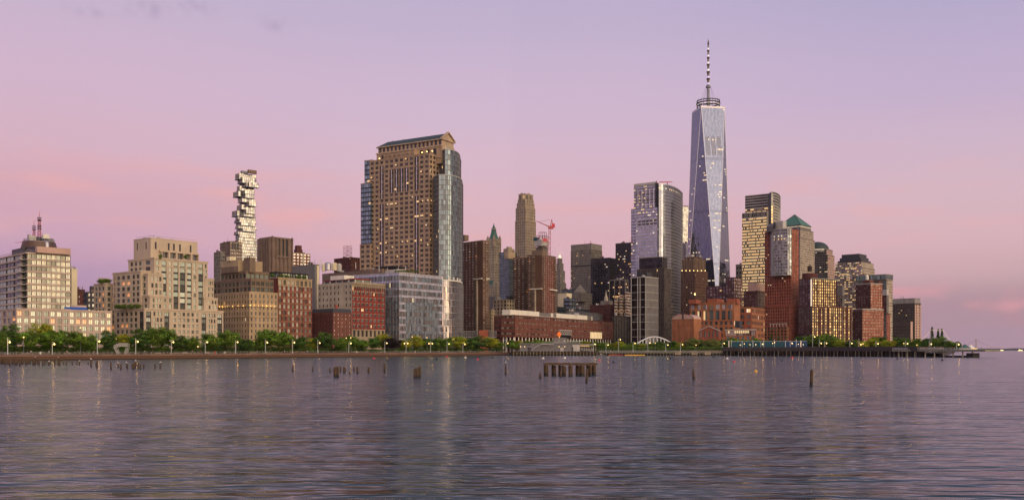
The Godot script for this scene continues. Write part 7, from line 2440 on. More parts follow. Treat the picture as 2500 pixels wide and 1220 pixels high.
	mb = MB.new()
	fbox(mb, f, 0, f.w, 2.0, 2.75, -14, 0)
	obj("deck", mb.mesh(), pale, o)
	mb = MB.new()
	fbox(mb, f, 0, f.w, -1, 1.95, -3, -1.0)
	obj("shade_backing", mb.mesh(), M["wet_timber"], o)  # dark backing behind the posts, painted shade below the boardwalk
	mb = MB.new()
	mb.tube(Vector3(0, -1.5, 0), Vector3(0, 4.3, 0), 0.2, 0.17, 6)
	pm = mb.mesh()
	for k in 38:
		var p := obj("post", pm, pale, o)
		p.position = f.o + f.r * (f.w * (k + 0.5) / 38.0) + f.n * 0.22
	mb = MB.new()
	for hh: float in [3.1, 3.5, 3.95]:
		fbox(mb, f, 0, f.w, hh, hh + 0.09, -0.2, -0.1)
	obj("rail", mb.mesh(), M["pale_paint"], o)
	mb = MB.new()
	for k: int in [24, 29, 33]:
		fbox(mb, f, f.w * k / 38.0, f.w * (k + 1.9) / 38.0, 0.7, 3.3, 0.05, 0.5)
	obj("fender_panel", mb.mesh(), M["tan_stone"], o)

	# dark sports pier
	o = thing("dark_pier", "long dark pier with a solid wall above a row of posts and black openings", "pier")
	var pts := [Vector2(1762, 722), Vector2(2000, 668), Vector2(2240, 590)]
	fs = line_pts(pts)
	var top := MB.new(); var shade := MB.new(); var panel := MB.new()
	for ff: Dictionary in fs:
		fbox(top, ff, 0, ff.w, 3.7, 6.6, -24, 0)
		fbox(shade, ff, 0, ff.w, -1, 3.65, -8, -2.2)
		var n := roundi(ff.w / 6.4)
		for k in n:
			if rng.randf() < 0.6:
				fbox(panel, ff, ff.w * k / n + 0.3, ff.w * (k + rng.randf_range(0.4, 0.95)) / n, 1.5, 3.6, -1.0, -0.6)
		for k in n * 2:
			var p := obj("pile", pm, pale if k % 3 else M["old_timber"], o)
			p.scale = Vector3(1, 0.84, 1)
			p.position = ff.o + ff.r * (ff.w * (k + 0.5) / (n * 2)) + ff.n * 0.1
	var dkw := mat("pier_wall", Color(0.075, 0.062, 0.058), 0.85, 0.0, "grime", Vector3(0.06, 0.06, 0.06))
	obj("deck_wall", top.mesh(), dkw, o)
	obj("shade_backing", shade.mesh(), M["wet_timber"], o)  # dark backing added for the shade in the openings
	obj("fender_panel", panel.mesh(), M["timber"], o)
	# far end of the pier, open below, with railing
	f = line_pts([Vector2(2180, 604), Vector2(2407, 560)])[0]
	var e := thing("end_pier", "pale deck at the outer end of the pier, cantilevered over the water with a railing", "pier")
	mb = MB.new()
	fbox(mb, f, 0, f.w, 3.45, 4.75, -20, 0.3)
	obj("deck", mb.mesh(), M["gray_stone"], e)
	mb = MB.new()
	mb.tube(Vector3(0, -1, 0), Vector3(0, 3.5, 0), 0.42, 0.42, 8)
	var cm := mb.mesh()
	for k in 9:
		var p := obj("column", cm, M["pale_stone"], e)
		p.position = f.o + f.r * (f.w * (0.06 + k * 0.1)) - f.n * 1.5
	mb = MB.new()
	fbox(mb, f, 0, f.w * 0.83, -1, 1.0, -14, -3)
	fbox(mb, f, f.w * 0.8, f.w * 0.87, -1, 2.6, -10, -1.0)
	obj("shade_backing", mb.mesh(), M["wet_timber"], e)  # dark blocks standing in for shade under the end deck
	mb = MB.new()
	for k in 60:
		fbox(mb, f, f.w * k / 60.0, f.w * k / 60.0 + 0.08, 4.75, 5.85, -0.3, -0.2)
	for hh: float in [5.2, 5.8]:
		fbox(mb, f, 0, f.w, hh, hh + 0.07, -0.3, -0.22)
	obj("railing", mb.mesh(), M["pale_paint"], e)
	mb = MB.new()
	fbox(mb, f, f.w * 0.86, f.w * 0.92, 4.9, 5.5, 0.31, 0.4)
	obj("lit_sign", mb.mesh(), M["lit_gold"], e)
	# tents on it
	var T := bld("green_tent", "dark green ridge tent on the outer end of the pier", "tent", 2357, 575, 90, "tent_green")
	var tc: Vector3 = T.inv * P(2357, 851, 575)
	part(T, "roof", "tent_green").lathe(tc, [Vector2(4.6, 0.2), Vector2(0, 2.9)], 4, Color.WHITE, 0.4, false)
	part(T, "skirt", "white_panel").lathe(tc, [Vector2(4.3, -0.6), Vector2(4.4, 0.2)], 4, Color.WHITE, 0.4, false)
	done(T)
	T = bld("white_tent", "white peaked tent beside the dark green tent", "tent", 2372, 590, 90, "white_panel")
	tc = T.inv * P(2372, 851, 590)
	part(T, "roof", "white_panel").lathe(tc, [Vector2(3.4, 0.0), Vector2(1.0, 1.6), Vector2(0, 2.7)], 6, Color.WHITE, 0.2, false)
	done(T)
	# strings of lights over the trees at the end
	T = bld("light_string_mast", "tall thin mast with strings of golden lights over the trees at right", "mast", 2274, 640, 90, "gray_metal")
	part(T, "mast", "gray_metal").tube(T.inv * G(2274, 640), T.inv * P(2274, 804, 640), 0.3, 0.2, 6)
	var ends := [[2274, 805, 2250, 831, 640], [2274, 805, 2304, 806, 650], [2304, 806, 2320, 828, 650]]
	for q: Array in ends:
		for k in 13:
			var t := k / 12.0
			var lm := MB.new()
			lm.box(-0.14, 0.14, -0.14, 0.14, -0.14, 0.14)
			obj("string_lamp", lm.mesh(), M["lit_gold" if q[0] == 2274 and q[1] < q[3] - 5 else "lit_warm"], T.node, T.inv * P(lerpf(q[0], q[2], t), lerpf(q[1], q[3], t) + sin(PI * t) * 1.2, q[4]))
		part(T, "cable", "gray_metal").tube(T.inv * P(q[0], q[1], q[4]), T.inv * P(q[2], q[3], q[4]), 0.05, 0.05, 4)
	done(T)
	# teal screens of the sports courts
	T = bld("court_fence", "tall teal mesh fence of the sports courts with pale posts", "fence", 1786, 735, 90, "teal_mesh")
	for k in 7:
		var xa := 1786.0 + k * 26.5
		var p0: Vector3 = T.inv * G(xa, 735 - k * 4.0)
		var p1: Vector3 = T.inv * G(xa + 26.5, 735 - (k + 1) * 4.0)
		var ff := fline(p0, p1)
		var pnl := MB.new()
		fbox(pnl, ff, 0.05, ff.w - 0.05, 3.5, hy(833.5, 735) - GY, -0.1, 0)
		obj("mesh_panel", pnl.mesh(), M["blue_mesh" if k >= 5 else "teal_mesh"], T.node)
		part(T, "post", "pale_paint").tube(p0 + UP * 3.5, p0 + UP * (hy(831.5 if k % 2 else 829.0, 735) - GY), 0.16, 0.16, 6)
		fbox(part(T, "top_rail", "pale_paint"), ff, 0, ff.w, hy(833.5, 735) - GY, hy(833.0, 735) - GY, -0.15, 0.05)
	done(T)
	for q: Array in [[1780, 725, "first thick white pylon, at the left end of the teal court fence"], [1956, 705, "second thick white pylon, at the right end of the teal court fence"]]:
		T = bld("court_pylon", q[2], "pylon", q[0], q[1], 90, "white_panel")
		part(T, "shaft", "white_panel").tube(T.inv * G(q[0], q[1]), T.inv * P(q[0], 831, q[1]), 0.42, 0.42, 8)
		part(T, "base", "gray_stone").tube(T.inv * G(q[0], q[1]), T.inv * G(q[0], q[1], GY + 3.6), 0.6, 0.6, 8)
		done(T)


func lamp_post(x: float, p: Vector3, top_row: float, lamp_row: float, arms: int, label: String, group: String) -> void:
	var o := thing("street_lamp", label, "street lamp", p, 0, group)
	var d := -p.z
	var h := hy(top_row, d) - p.y
	var lh := hy(lamp_row, d) - p.y
	var mb := MB.new()
	mb.tube(Vector3.ZERO, UP * 0.8, 0.3, 0.24, 8)
	mb.tube(UP * 0.8, UP * h, 0.16, 0.12, 7)
	obj("post", mb.mesh(), M["lamp_paint"], o)
	for k in arms:
		var s := 1.0 if k == 0 else -1.0
		var reach := (5.0 if arms == 1 else 4.0) / F * d
		mb = MB.new()
		mb.tube(Vector3(0, lh + 0.9, 0), Vector3(s * reach, lh + 0.75, 0), 0.05, 0.05, 5)
		mb.tube(Vector3(s * reach, lh + 0.75, 0), Vector3(s * reach, lh + 0.3, 0), 0.05, 0.05, 5)
		var arm := obj("arm", mb.mesh(), M["pale_paint"], o)
		mb = MB.new()
		mb.lathe(Vector3.ZERO, [Vector2(0, -0.36), Vector2(0.3, -0.22), Vector2(0.38, 0.02), Vector2(0.26, 0.24), Vector2(0, 0.34)], 10)
		var b := obj("lantern", mb.mesh(), M["lamp_glow"], arm, Vector3(s * reach, lh, 0))
		var om := OmniLight3D.new()
		om.name = "lamp_light"
		om.light_color = Color(1.0, 0.74, 0.3)
		om.light_energy = 1.6
		om.omni_range = 60
		om.omni_attenuation = 2.0
		om.light_size = 0.3
		om.shadow_enabled = true
		om.position = Vector3(0, -0.1, 0.55)
		b.add_child(om)

func make_lamps() -> void:
	var left := [[17, 823, 835, 1], [126, 838, 840, 1], [236, 825, 833, 1], [330, 826, 834, 1], [417, 832, 835, 1], [500, 834, 835, 1], [574, 832, 835, 1], [647, 828, 836, 1], [713, 828, 836, 1], [775, 829, 837, 1], [851, 836, 838, 1], [939, 834, 837.5, 1], [991, 832, 838, 2], [1051, 833, 838.5, 2], [1091, 833, 839.5, 1], [1130, 838, 840.5, 1]]
	for i in left.size():
		var q: Array = left[i]
		lamp_post(q[0], shore(q[0], 0.9), q[1], q[2], q[3], "pale %s lamp post at the left bank railing, %s from the left" % ["double-headed" if q[3] == 2 else "single-armed", ordinal(i)], "lamp posts along the left bank railing")
	var right := [[1235, 824, 838, 780], [1448, 831, 840, 775], [1480, 836, 842, 780], [1510, 828, 829, 775], [1546, 835, 838, 770], [1582, 829, 837, 765], [1626, 840, 842, 765], [1662, 839, 841, 760], [1764, 836, 838, 735], [1858, 833, 840, 700], [1930, 833, 838, 700], [1985, 817, 822, 690], [2001, 829, 838, 690], [2014, 834, 838, 690], [2076, 830, 838, 680], [2098, 826, 841, 680], [2140, 832, 839, 665], [2212, 831, 839, 645], [2270, 832, 840, 630], [2337, 837, 841, 590]]
	for i in right.size():
		var q: Array = right[i]
		lamp_post(q[0], G(q[0], q[3], 3.2), q[1], q[2], 1, "pale lamp post behind the right bank piers, %s from the left" % ordinal(i), "lamp posts along the right bank")
	# small park lamps between the trees
	var small := [[56, 823], [195, 800], [283, 827], [482, 846], [575, 822], [620, 833], [838, 832], [845, 825], [856, 824], [816, 837], [1006, 822], [1042, 824], [1106, 828], [1190, 842], [1196, 841], [1600, 837], [1700, 842], [1808, 842], [1818, 839], [1832, 841], [1846, 841], [1862, 840], [1887, 838], [1892, 836], [1950, 840], [1962, 841], [2108, 839], [2208, 838], [2240, 842]]
	for i in small.size():
		var x: float = small[i][0]
		var p := shore(x, 14.0) if x < 1230 else G(x, 705 if x < 2000 else 650)
		if x < 1230 and small[i][1] < 830:
			p = shore(x, 6.2)
		var d := -p.z
		var o := thing("park_lamp", "small glowing globe lamp among the trees, %s from the left" % ordinal(i), "park lamp", p, 0, "globe lamps among the trees")
		var h := hy(small[i][1], d) - p.y
		var mb := MB.new()
		mb.tube(Vector3.ZERO, UP * h, 0.09, 0.07, 6)
		obj("post", mb.mesh(), M["gray_metal"], o)
		mb = MB.new()
		mb.lathe(Vector3.ZERO, [Vector2(0, -0.28), Vector2(0.28, 0), Vector2(0, 0.28)], 8)
		var b := obj("globe", mb.mesh(), M["lamp_glow"], o, UP * h)
		var om := OmniLight3D.new()
		om.name = "lamp_light"
		om.light_color = Color(1.0, 0.76, 0.35)
		om.light_energy = 1.2
		om.omni_range = 40
		om.omni_attenuation = 2.0
		om.light_size = 0.25
		om.shadow_enabled = true
		om.position = Vector3(0, 0, 0.45)
		b.add_child(om)


func pile_mesh(sd: int, pointed: bool) -> ArrayMesh:
	var r := RandomNumberGenerator.new()
	r.seed = sd
	var mb := MB.new()
	var sides := 9
	var rings := 7
	var pts := []
	for j in rings:
		var t := float(j) / (rings - 1)
		var ring := []
		for i in sides:
			var a := TAU * i / sides
			var rad := 0.5 * (1.0 + r.randf_range(-0.1, 0.1)) * (1.0 - 0.12 * t)
			var y := t
			if j == rings - 1:
				y = 1.0 - r.randf() * 0.06
				if pointed:
					rad *= 0.25
					y += 0.02 * cos(a)
			elif pointed and j == rings - 2:
				rad *= 0.7
			ring.append(Vector3(cos(a) * rad, y, sin(a) * rad))
		pts.append(ring)
	for j in rings - 1:
		for i in sides:
			var k := (i + 1) % sides
			mb.quad(pts[j][k], pts[j + 1][k], pts[j + 1][i], pts[j][i])
	for i in sides:
		mb.tri(Vector3(0, 0.97, 0), pts[-1][i], pts[-1][(i + 1) % sides])
	return mb.mesh()

func gull_mesh() -> ArrayMesh:
	return skin_mesh([[Vector3(-0.16, 0.16, 0), 0.05, Vector3(0.1, 0.24, 0), 0.085], [Vector3(0.1, 0.26, 0), 0.06, Vector3(0.17, 0.36, 0), 0.055], [Vector3(-0.16, 0.16, 0), 0.04, Vector3(-0.3, 0.13, 0), 0.015], [Vector3(0.2, 0.36, 0), 0.022, Vector3(0.27, 0.34, 0), 0.01], [Vector3(0, 0.15, 0.03), 0.018, Vector3(0, 0.0, 0.03), 0.014], [Vector3(0, 0.15, -0.03), 0.018, Vector3(0, 0.0, -0.03), 0.014]], 0.025, [Color(0.75, 0.73, 0.72), Color(0.8, 0.78, 0.76), Color(0.12, 0.12, 0.13), Color(0.7, 0.4, 0.05), Color(0.6, 0.35, 0.1), Color(0.6, 0.35, 0.1)])

func make_piles() -> void:
	rng.seed = 5
	var forms := []
	for k in 5:
		forms.append(pile_mesh(900 + k, false))
	var points := [pile_mesh(950, true), pile_mesh(951, true)]
	var gm := gull_mesh()
	# x, row of the top, row of the waterline, width in pixels, 1 = pointed
	var L := [[2, 874, 888, 5, 0], [8, 873, 888, 5, 0], [12, 873, 890, 5, 0], [19, 874, 889, 5, 0], [22, 877, 893, 4, 0], [29, 874, 888, 5, 0], [36, 873, 890, 5, 0], [40, 876, 889, 4, 0], [47, 875, 892, 5, 0], [53, 873, 888, 5, 0], [61, 874, 890, 4, 0], [65, 874, 889, 5, 0], [71, 878, 888, 4, 0], [80, 874, 891, 4, 0], [84.5, 873, 890, 3.5, 0], [90, 879, 889, 3, 0], [94, 881, 891, 3, 0], [103, 882, 891, 3, 0], [108, 880, 890, 3, 0], [117.5, 883, 891, 3.4, 0], [121, 885, 890, 3, 0], [132, 875, 890, 3, 0], [140.5, 874, 890, 3, 0], [144, 880, 891, 3, 0], [154, 884, 889.5, 3, 0], [160.5, 884, 890.5, 3, 0], [175, 882, 889.5, 2.6, 0], [187, 883, 889.5, 3, 0], [192.5, 882, 890.5, 3.2, 0], [214, 883, 889, 2.6, 0], [221, 877.5, 895, 3.6, 0], [233, 884, 894, 2.8, 0], [236, 880, 899, 3.4, 0], [269.5, 884, 901, 3.8, 0], [287.5, 887, 896, 3.4, 0], [294, 888.5, 901, 3.8, 0], [308, 886.5, 897, 3.2, 0], [310, 888, 900, 3.2, 0], [322, 888, 899, 3.2, 0], [325, 886, 902, 4, 0], [329, 882, 898, 5, 0], [336, 883.5, 899, 3.2, 0], [341, 888, 900.5, 3.6, 0], [350, 888, 899, 3.6, 0], [377, 888.5, 899, 3.4, 0], [390, 886, 899, 3.2, 0], [714, 891, 906, 4, 1], [763, 894.5, 906, 3.4, 0], [805, 897, 908, 3.6, 0], [817.5, 895, 921, 7.4, 0], [824.5, 894, 921, 5.4, 0], [830.5, 893, 907, 3.6, 0], [839, 895, 910, 5, 0], [842, 895, 907, 4, 0], [854, 901, 914, 3.6, 1], [864, 895, 906, 3.6, 0], [872, 895, 911, 4.8, 0], [899.5, 896, 910, 5, 0], [938.5, 885, 908, 4.4, 1], [1011.5, 899, 923, 4.2, 0], [1017, 897, 922.5, 5.2, 0], [1021.5, 895.5, 923, 3, 0], [1025, 893, 922, 4.6, 0], [1234.5, 895, 914, 4.4, 0], [1319.5, 908, 924, 5.6, 1], [1369, 905, 921, 5, 1], [1380, 905, 918, 5, 0], [1391.5, 903, 919, 4.6, 0], [1432, 899, 933, 5.6, 0], [1694.5, 898, 926, 6.4, 1], [1981.5, 901, 942, 7.4, 0]]
	for i in L.size():
		var q: Array = L[i]
		var d: float = EYE * F / (q[2] - HZ)
		var w: float = q[3] / F * d * 1.12
		var h: float = (q[2] - q[1]) / F * d
		var where := "in the ruined row" if q[0] < 75 else ("below the left sea wall" if q[0] < 400 else "in open water")
		var shape := "pointed weathered" if q[4] else ("thick weathered" if q[3] > 4.5 else "thin dark")
		var o := thing("mooring_pile", "%s timber pile %s, %s from the %s" % [shape, where, ordinal(i if i < 40 else L.size() - 1 - i), "left" if i < 40 else "right"], "timber pile", Vector3((q[0] - 1250.0) / F * d, 0, -d), rng.randf() * TAU, "timber piles in the water")
		o.rotation = Vector3(rng.randfn(0, 0.015), o.rotation.y, (-0.055 if q[0] in [1432, 1694.5] else (0.05 if q[0] == 1981.5 else rng.randfn(0, 0.02))))
		var b := obj("shaft", points[i % 2] if q[4] else forms[i % 5], M["old_timber"], o, UP * -1.0)
		b.scale = Vector3(w, h + 1.0, w)
		var t := MB.new()
		t.tube(UP * -0.9, UP * (h * 0.24), w * 0.52, w * 0.5, 9)
		obj("tide_stain", t.mesh(), M["wet_timber"], o)
	# concrete-capped stub row with its beam
	var S := [[1333, 890.5, 916, 11], [1352, 891, 915.5, 10.5], [1367, 891, 915, 7], [1377, 892, 917, 11], [1393, 891, 916.5, 10], [1410, 891, 915, 8.5], [1421, 890.5, 916.5, 13], [1435, 891, 914.5, 7], [1441, 891, 915.5, 8], [1450.5, 890.5, 914, 10]]
	var dm := 0.0
	for i in S.size():
		var q: Array = S[i]
		var d: float = EYE * F / (q[2] - HZ)
		dm = d
		var w: float = q[3] / F * d
		var h: float = (q[2] - q[1] + 1.6) / F * d
		var o := thing("pile_cluster", "stout rust-brown pile cluster under the flat beam, %s of that row" % ordinal(i), "timber pile", Vector3((q[0] - 1250.0) / F * d, 0, -d), 0, "pile clusters under the beam")
		for k in 3:
			var b := obj("shaft", forms[(i + k) % 5], M["old_timber"], o, Vector3((k - 1) * w * 0.3, -1.0, (0.25 if k == 1 else -0.1) * w))
			b.scale = Vector3(w * 0.46, h + 1.0 - 0.1 * k, w * 0.5)
			b.rotation.y = rng.randf() * TAU
		var t := MB.new()
		t.tube(UP * -0.8, UP * (h * 0.22), w * 0.52, w * 0.5, 10)
		obj("tide_stain", t.mesh(), M["wet_timber"], o)
	var bo := thing("cap_beam", "flat weathered beam lying across the row of stout pile clusters", "beam")
	var mb := MB.new()
	var e0 := P(1328, 886.4, 167)
	var e1 := P(1457, 886.6, 169)
	mb.obox(e0 + Vector3(0, -0.32, -1.4), e1 - e0, UP * 0.32, Vector3(0, 0, 2.6))
	for k in 26:
		var x := lerpf(0.02, 0.98, rng.randf())
		mb.obox(e0.lerp(e1, x) + Vector3(0, 0.0, rng.randf_range(-1.0, 0.6)), Vector3(rng.randf_range(0.2, 0.9), 0, 0), UP * rng.randf_range(0.03, 0.12), Vector3(0, 0, 0.4))
	obj("beam", mb.mesh(), M["old_timber"], bo)
	# gulls
	var gl := [[84.5, 873, 890], [140.5, 874, 890], [117.5, 883, 891], [192.5, 882, 890.5], [221, 877.5, 895], [287.5, 887, 896], [308, 886.5, 897], [329, 882, 898], [390, 886, 899]]
	for i in gl.size():
		var d: float = EYE * F / (gl[i][2] - HZ)
		var o := obj("gull", gm, M["cloth"], self, P(gl[i][0], gl[i][1] + 0.4, d))
		o.scale = Vector3.ONE * 1.05
		o.rotation.y = rng.randf() * TAU
		tag(o, "white gull perched on a timber pile, %s gull from the left" % ordinal(i), "gull", "gulls on the piles")
	var fin := thing("marker_rod", "thin dark rod with a white tip standing on a lone pile in mid river", "marker", P(1234.5, 896, EYE * F / 60.0))
	mb = MB.new()
	mb.tube(Vector3.ZERO, UP * 0.75, 0.09, 0.06, 6)
	obj("rod", mb.mesh(), M["wet_timber"], fin)
	mb = MB.new()
	mb.lathe(UP * 0.75, [Vector2(0, 0), Vector2(0.1, 0.08), Vector2(0.07, 0.24), Vector2(0, 0.3)], 8)
	obj("tip", mb.mesh(), M["white_panel"], fin)
	# buoys
	var by := [[912.5, 875.5, "red"], [1066, 878, "black"], [1090, 872, "red"], [1136, 874, "white"], [1166, 878, "red"], [1202, 874, "black"], [1326, 875.5, "white"], [1379, 874.5, "white"], [1464, 881, "red"], [1498, 885.5, "black"], [1638, 875.5, "black"], [1743, 873, "black"], [1776, 876, "white"], [1793, 884, "red"], [1846, 907, "yellow"], [1910, 881.5, "black"], [2192, 877, "black"], [2302, 880, "black"], [1368, 867.5, "red"], [1935, 874, "red"]]
	var bm := MB.new()
	bm.lathe(Vector3.ZERO, [Vector2(0, -0.5), Vector2(0.55, -0.25), Vector2(0.62, 0.1), Vector2(0.42, 0.45), Vector2(0.16, 0.62), Vector2(0, 0.66)], 12)
	bm.tube(UP * 0.6, UP * 0.95, 0.06, 0.06, 6)
	var bmesh := bm.mesh()
	var bmat := {"red": M["rope_red"], "black": M["dark_metal"], "white": M["white_panel"], "yellow": M["boat_yellow"]}
	by.sort_custom(func(a, b): return a[0] < b[0])
	for i in by.size():
		var d: float = EYE * F / (by[i][1] - HZ)
		var o := obj("buoy", bmesh, bmat[by[i][2]], self, Vector3((by[i][0] - 1250.0) / F * d, 0, -d))
		o.scale = Vector3.ONE * (0.9 * d / 500.0 + 0.25)
		tag(o, "small %s mooring buoy floating in the river, %s buoy from the left" % [by[i][2], ordinal(i)], "buoy", "mooring buoys")


# ---------- bodies: a smooth union of tapered capsules, meshed by surface nets ----------
func skin_mesh(bones: Array, cell: float, cols: Array, k := 0.03) -> ArrayMesh:
	var lo := Vector3.INF
	var hi := -Vector3.INF
	for b: Array in bones:
		for e in 2:
			var p: Vector3 = b[e * 2]
			var r: float = b[e * 2 + 1] + cell * 2
			lo = lo.min(p - Vector3.ONE * r)
			hi = hi.max(p + Vector3.ONE * r)
	var n := Vector3i(((hi - lo) / cell).ceil()) + Vector3i.ONE
	var field := PackedFloat32Array()
	field.resize(n.x * n.y * n.z)
	var who := PackedByteArray()
	who.resize(field.size())
	for z in n.z:
		for y in n.y:
			for x in n.x:
				var p := lo + Vector3(x, y, z) * cell
				var d := 1e3
				var best := 1e3
				var at := (z * n.y + y) * n.x + x
				for i in bones.size():
					var b: Array = bones[i]
					var a: Vector3 = b[0]
					var ab: Vector3 = b[2] - a
					var t := clampf((p - a).dot(ab) / ab.length_squared(), 0, 1)
					var e: float = p.distance_to(a + ab * t) - lerpf(b[1], b[3], t)
					if e < best:
						best = e
						who[at] = i
					var h := maxf(k - absf(d - e), 0.0) / k
					d = minf(d, e) - h * h * k * 0.25
				field[at] = d
	var mb := MB.new()
	var vid := {}
	for z in n.z - 1:
		for y in n.y - 1:
			for x in n.x - 1:
				var sum := Vector3.ZERO
				var c := 0
				for e in 12:
					var ax := e / 4
					var o := [Vector3i(0, e & 1, (e >> 1) & 1), Vector3i(e & 1, 0, (e >> 1) & 1), Vector3i(e & 1, (e >> 1) & 1, 0)][ax] as Vector3i
					var q := o
					q[ax] = 1
					var f0 := field[((z + o.z) * n.y + y + o.y) * n.x + x + o.x]
					var f1 := field[((z + q.z) * n.y + y + q.y) * n.x + x + q.x]
					if (f0 < 0) != (f1 < 0):
						sum += Vector3(o).lerp(Vector3(q), f0 / (f0 - f1))
						c += 1
				if c:
					var at := (z * n.y + y) * n.x + x
					vid[at] = mb.v.size()
					mb.v.append(lo + (Vector3(x, y, z) + sum / c) * cell)
					mb.c.append(cols[who[at]])
					mb.n.append(Vector3(field[at + 1] - field[at], field[at + n.x] - field[at], field[at + n.x * n.y] - field[at]).normalized())
	var step := [1, n.x, n.x * n.y]
	for at: int in vid:
		for ax in 3:
			var f0 := field[at]
			var f1 := field[at + step[ax]]
			if (f0 < 0) == (f1 < 0):
				continue
			var u: int = step[(ax + 1) % 3]
			var w: int = step[(ax + 2) % 3]
			if not (vid.has(at - u) and vid.has(at - w) and vid.has(at - u - w)):
				continue
			var q := [vid[at], vid[at - u], vid[at - u - w], vid[at - w]]
			if f0 < 0:
				mb.ix.append_array([q[0], q[2], q[1], q[0], q[3], q[2]])
			else:
				mb.ix.append_array([q[0], q[1], q[2], q[0], q[2], q[3]])
	return mb.mesh()

func person_mesh(top: Color, legs: Color, stride: float) -> ArrayMesh:
	var sk := Color(0.42, 0.26, 0.19)
	var hair := Color(0.05, 0.035, 0.025)
	var shoe := Color(0.04, 0.04, 0.04)
	var s := stride
	var bones := [
		[Vector3(0, 0.98, 0), 0.15, Vector3(0, 1.36, 0.0), 0.17], [Vector3(0, 0.95, 0), 0.15, Vector3(0, 1.0, 0), 0.16],
		[Vector3(-0.13, 1.4, 0), 0.075, Vector3(0.13, 1.4, 0), 0.075],
		[Vector3(0, 1.42, 0), 0.06, Vector3(0, 1.54, 0.01), 0.055], [Vector3(0, 1.6, 0.02), 0.1, Vector3(0, 1.66, 0.01), 0.1], [Vector3(0, 1.68, -0.02), 0.1, Vector3(0, 1.64, -0.05), 0.095],
		[Vector3(-0.19, 1.38, 0), 0.058, Vector3(-0.24, 1.1, -s * 0.4), 0.045], [Vector3(-0.24, 1.1, -s * 0.4), 0.042, Vector3(-0.23, 0.86, s * 0.1), 0.035],
		[Vector3(0.19, 1.38, 0), 0.058, Vector3(0.24, 1.1, s * 0.2), 0.045], [Vector3(0.24, 1.1, s * 0.2), 0.042, Vector3(0.23, 0.88, s * 0.8), 0.035],
		[Vector3(-0.09, 0.93, 0), 0.095, Vector3(-0.1, 0.5, s * 0.55), 0.065], [Vector3(-0.1, 0.5, s * 0.55), 0.062, Vector3(-0.1, 0.09, s * 0.7), 0.042],
		[Vector3(0.09, 0.93, 0), 0.095, Vector3(0.1, 0.5, -s * 0.2), 0.065], [Vector3(0.1, 0.5, -s * 0.2), 0.062, Vector3(0.1, 0.09, -s), 0.042],
		[Vector3(-0.1, 0.05, s * 0.68), 0.045, Vector3(-0.1, 0.04, s * 0.7 + 0.15), 0.04], [Vector3(0.1, 0.05, -s), 0.045, Vector3(0.1, 0.04, -s + 0.15), 0.04]]
	return skin_mesh(bones, 0.04, [top, legs, top, sk, sk, hair, top, sk, top, sk, legs, legs, legs, legs, shoe, shoe])

func make_people() -> void:
	var looks := [[Color(0.6, 0.58, 0.55), Color(0.06, 0.07, 0.12), "white top and dark trousers"], [Color(0.45, 0.05, 0.05), Color(0.05, 0.05, 0.06), "red top and black trousers"], [Color(0.55, 0.3, 0.25), Color(0.3, 0.27, 0.22), "salmon top and tan trousers"], [Color(0.06, 0.08, 0.15), Color(0.1, 0.1, 0.11), "navy top and grey trousers"]]
	var ms := []
	for k in 4:
		ms.append(person_mesh(looks[k][0], looks[k][1], 0.22 if k % 2 == 0 else 0.03))
	var at := [[74, 2.6, 0], [101, 3.4, 3], [118, 3.0, 0], [162, 2.2, 2], [228, 2.4, 2], [352, 3.0, 0], [468, 2.6, 2], [488, 3.1, 1], [556, 2.4, 3], [628, 2.8, 0], [694, 2.2, 0], [709, 2.8, 1], [750, 2.4, 0], [776, 2.8, 0], [896, 2.4, 2], [934, 3.0, 0], [962, 2.6, 1], [967, 3.0, 0], [986, 2.6, 2], [1014, 2.4, 2], [1036, 2.8, 0], [1072, 2.6, 0], [1094, 2.2, 2], [1120, 3.0, 0], [1129, 2.4, 1], [1148, 2.6, 0], [1174, 2.4, 3], [1208, 2.8, 0], [1238, 2.6, 2]]
	for i in at.size():
		var q: Array = at[i]
		var o := obj("person", ms[q[2]], M["cloth"], self, shore(q[0], q[1], GY + 0.02))
		o.rotation.y = rng.randf() * TAU
		tag(o, "person in %s on the esplanade, %s person from the left" % [looks[q[2]][2], ordinal(i)], "person", "people on the esplanade")
	for i in 9:
		var x := 2262.0 + i * 17.0 + rng.randf_range(-4, 4)
		var o := obj("person", ms[rng.randi() % 4], M["cloth"], self, G(x, 585 - (x - 2262) * 0.16, 4.75))
		o.rotation.y = rng.randf() * TAU
		tag(o, "person standing on the end pier, %s from the left there" % ordinal(i), "person", "people on the end pier")

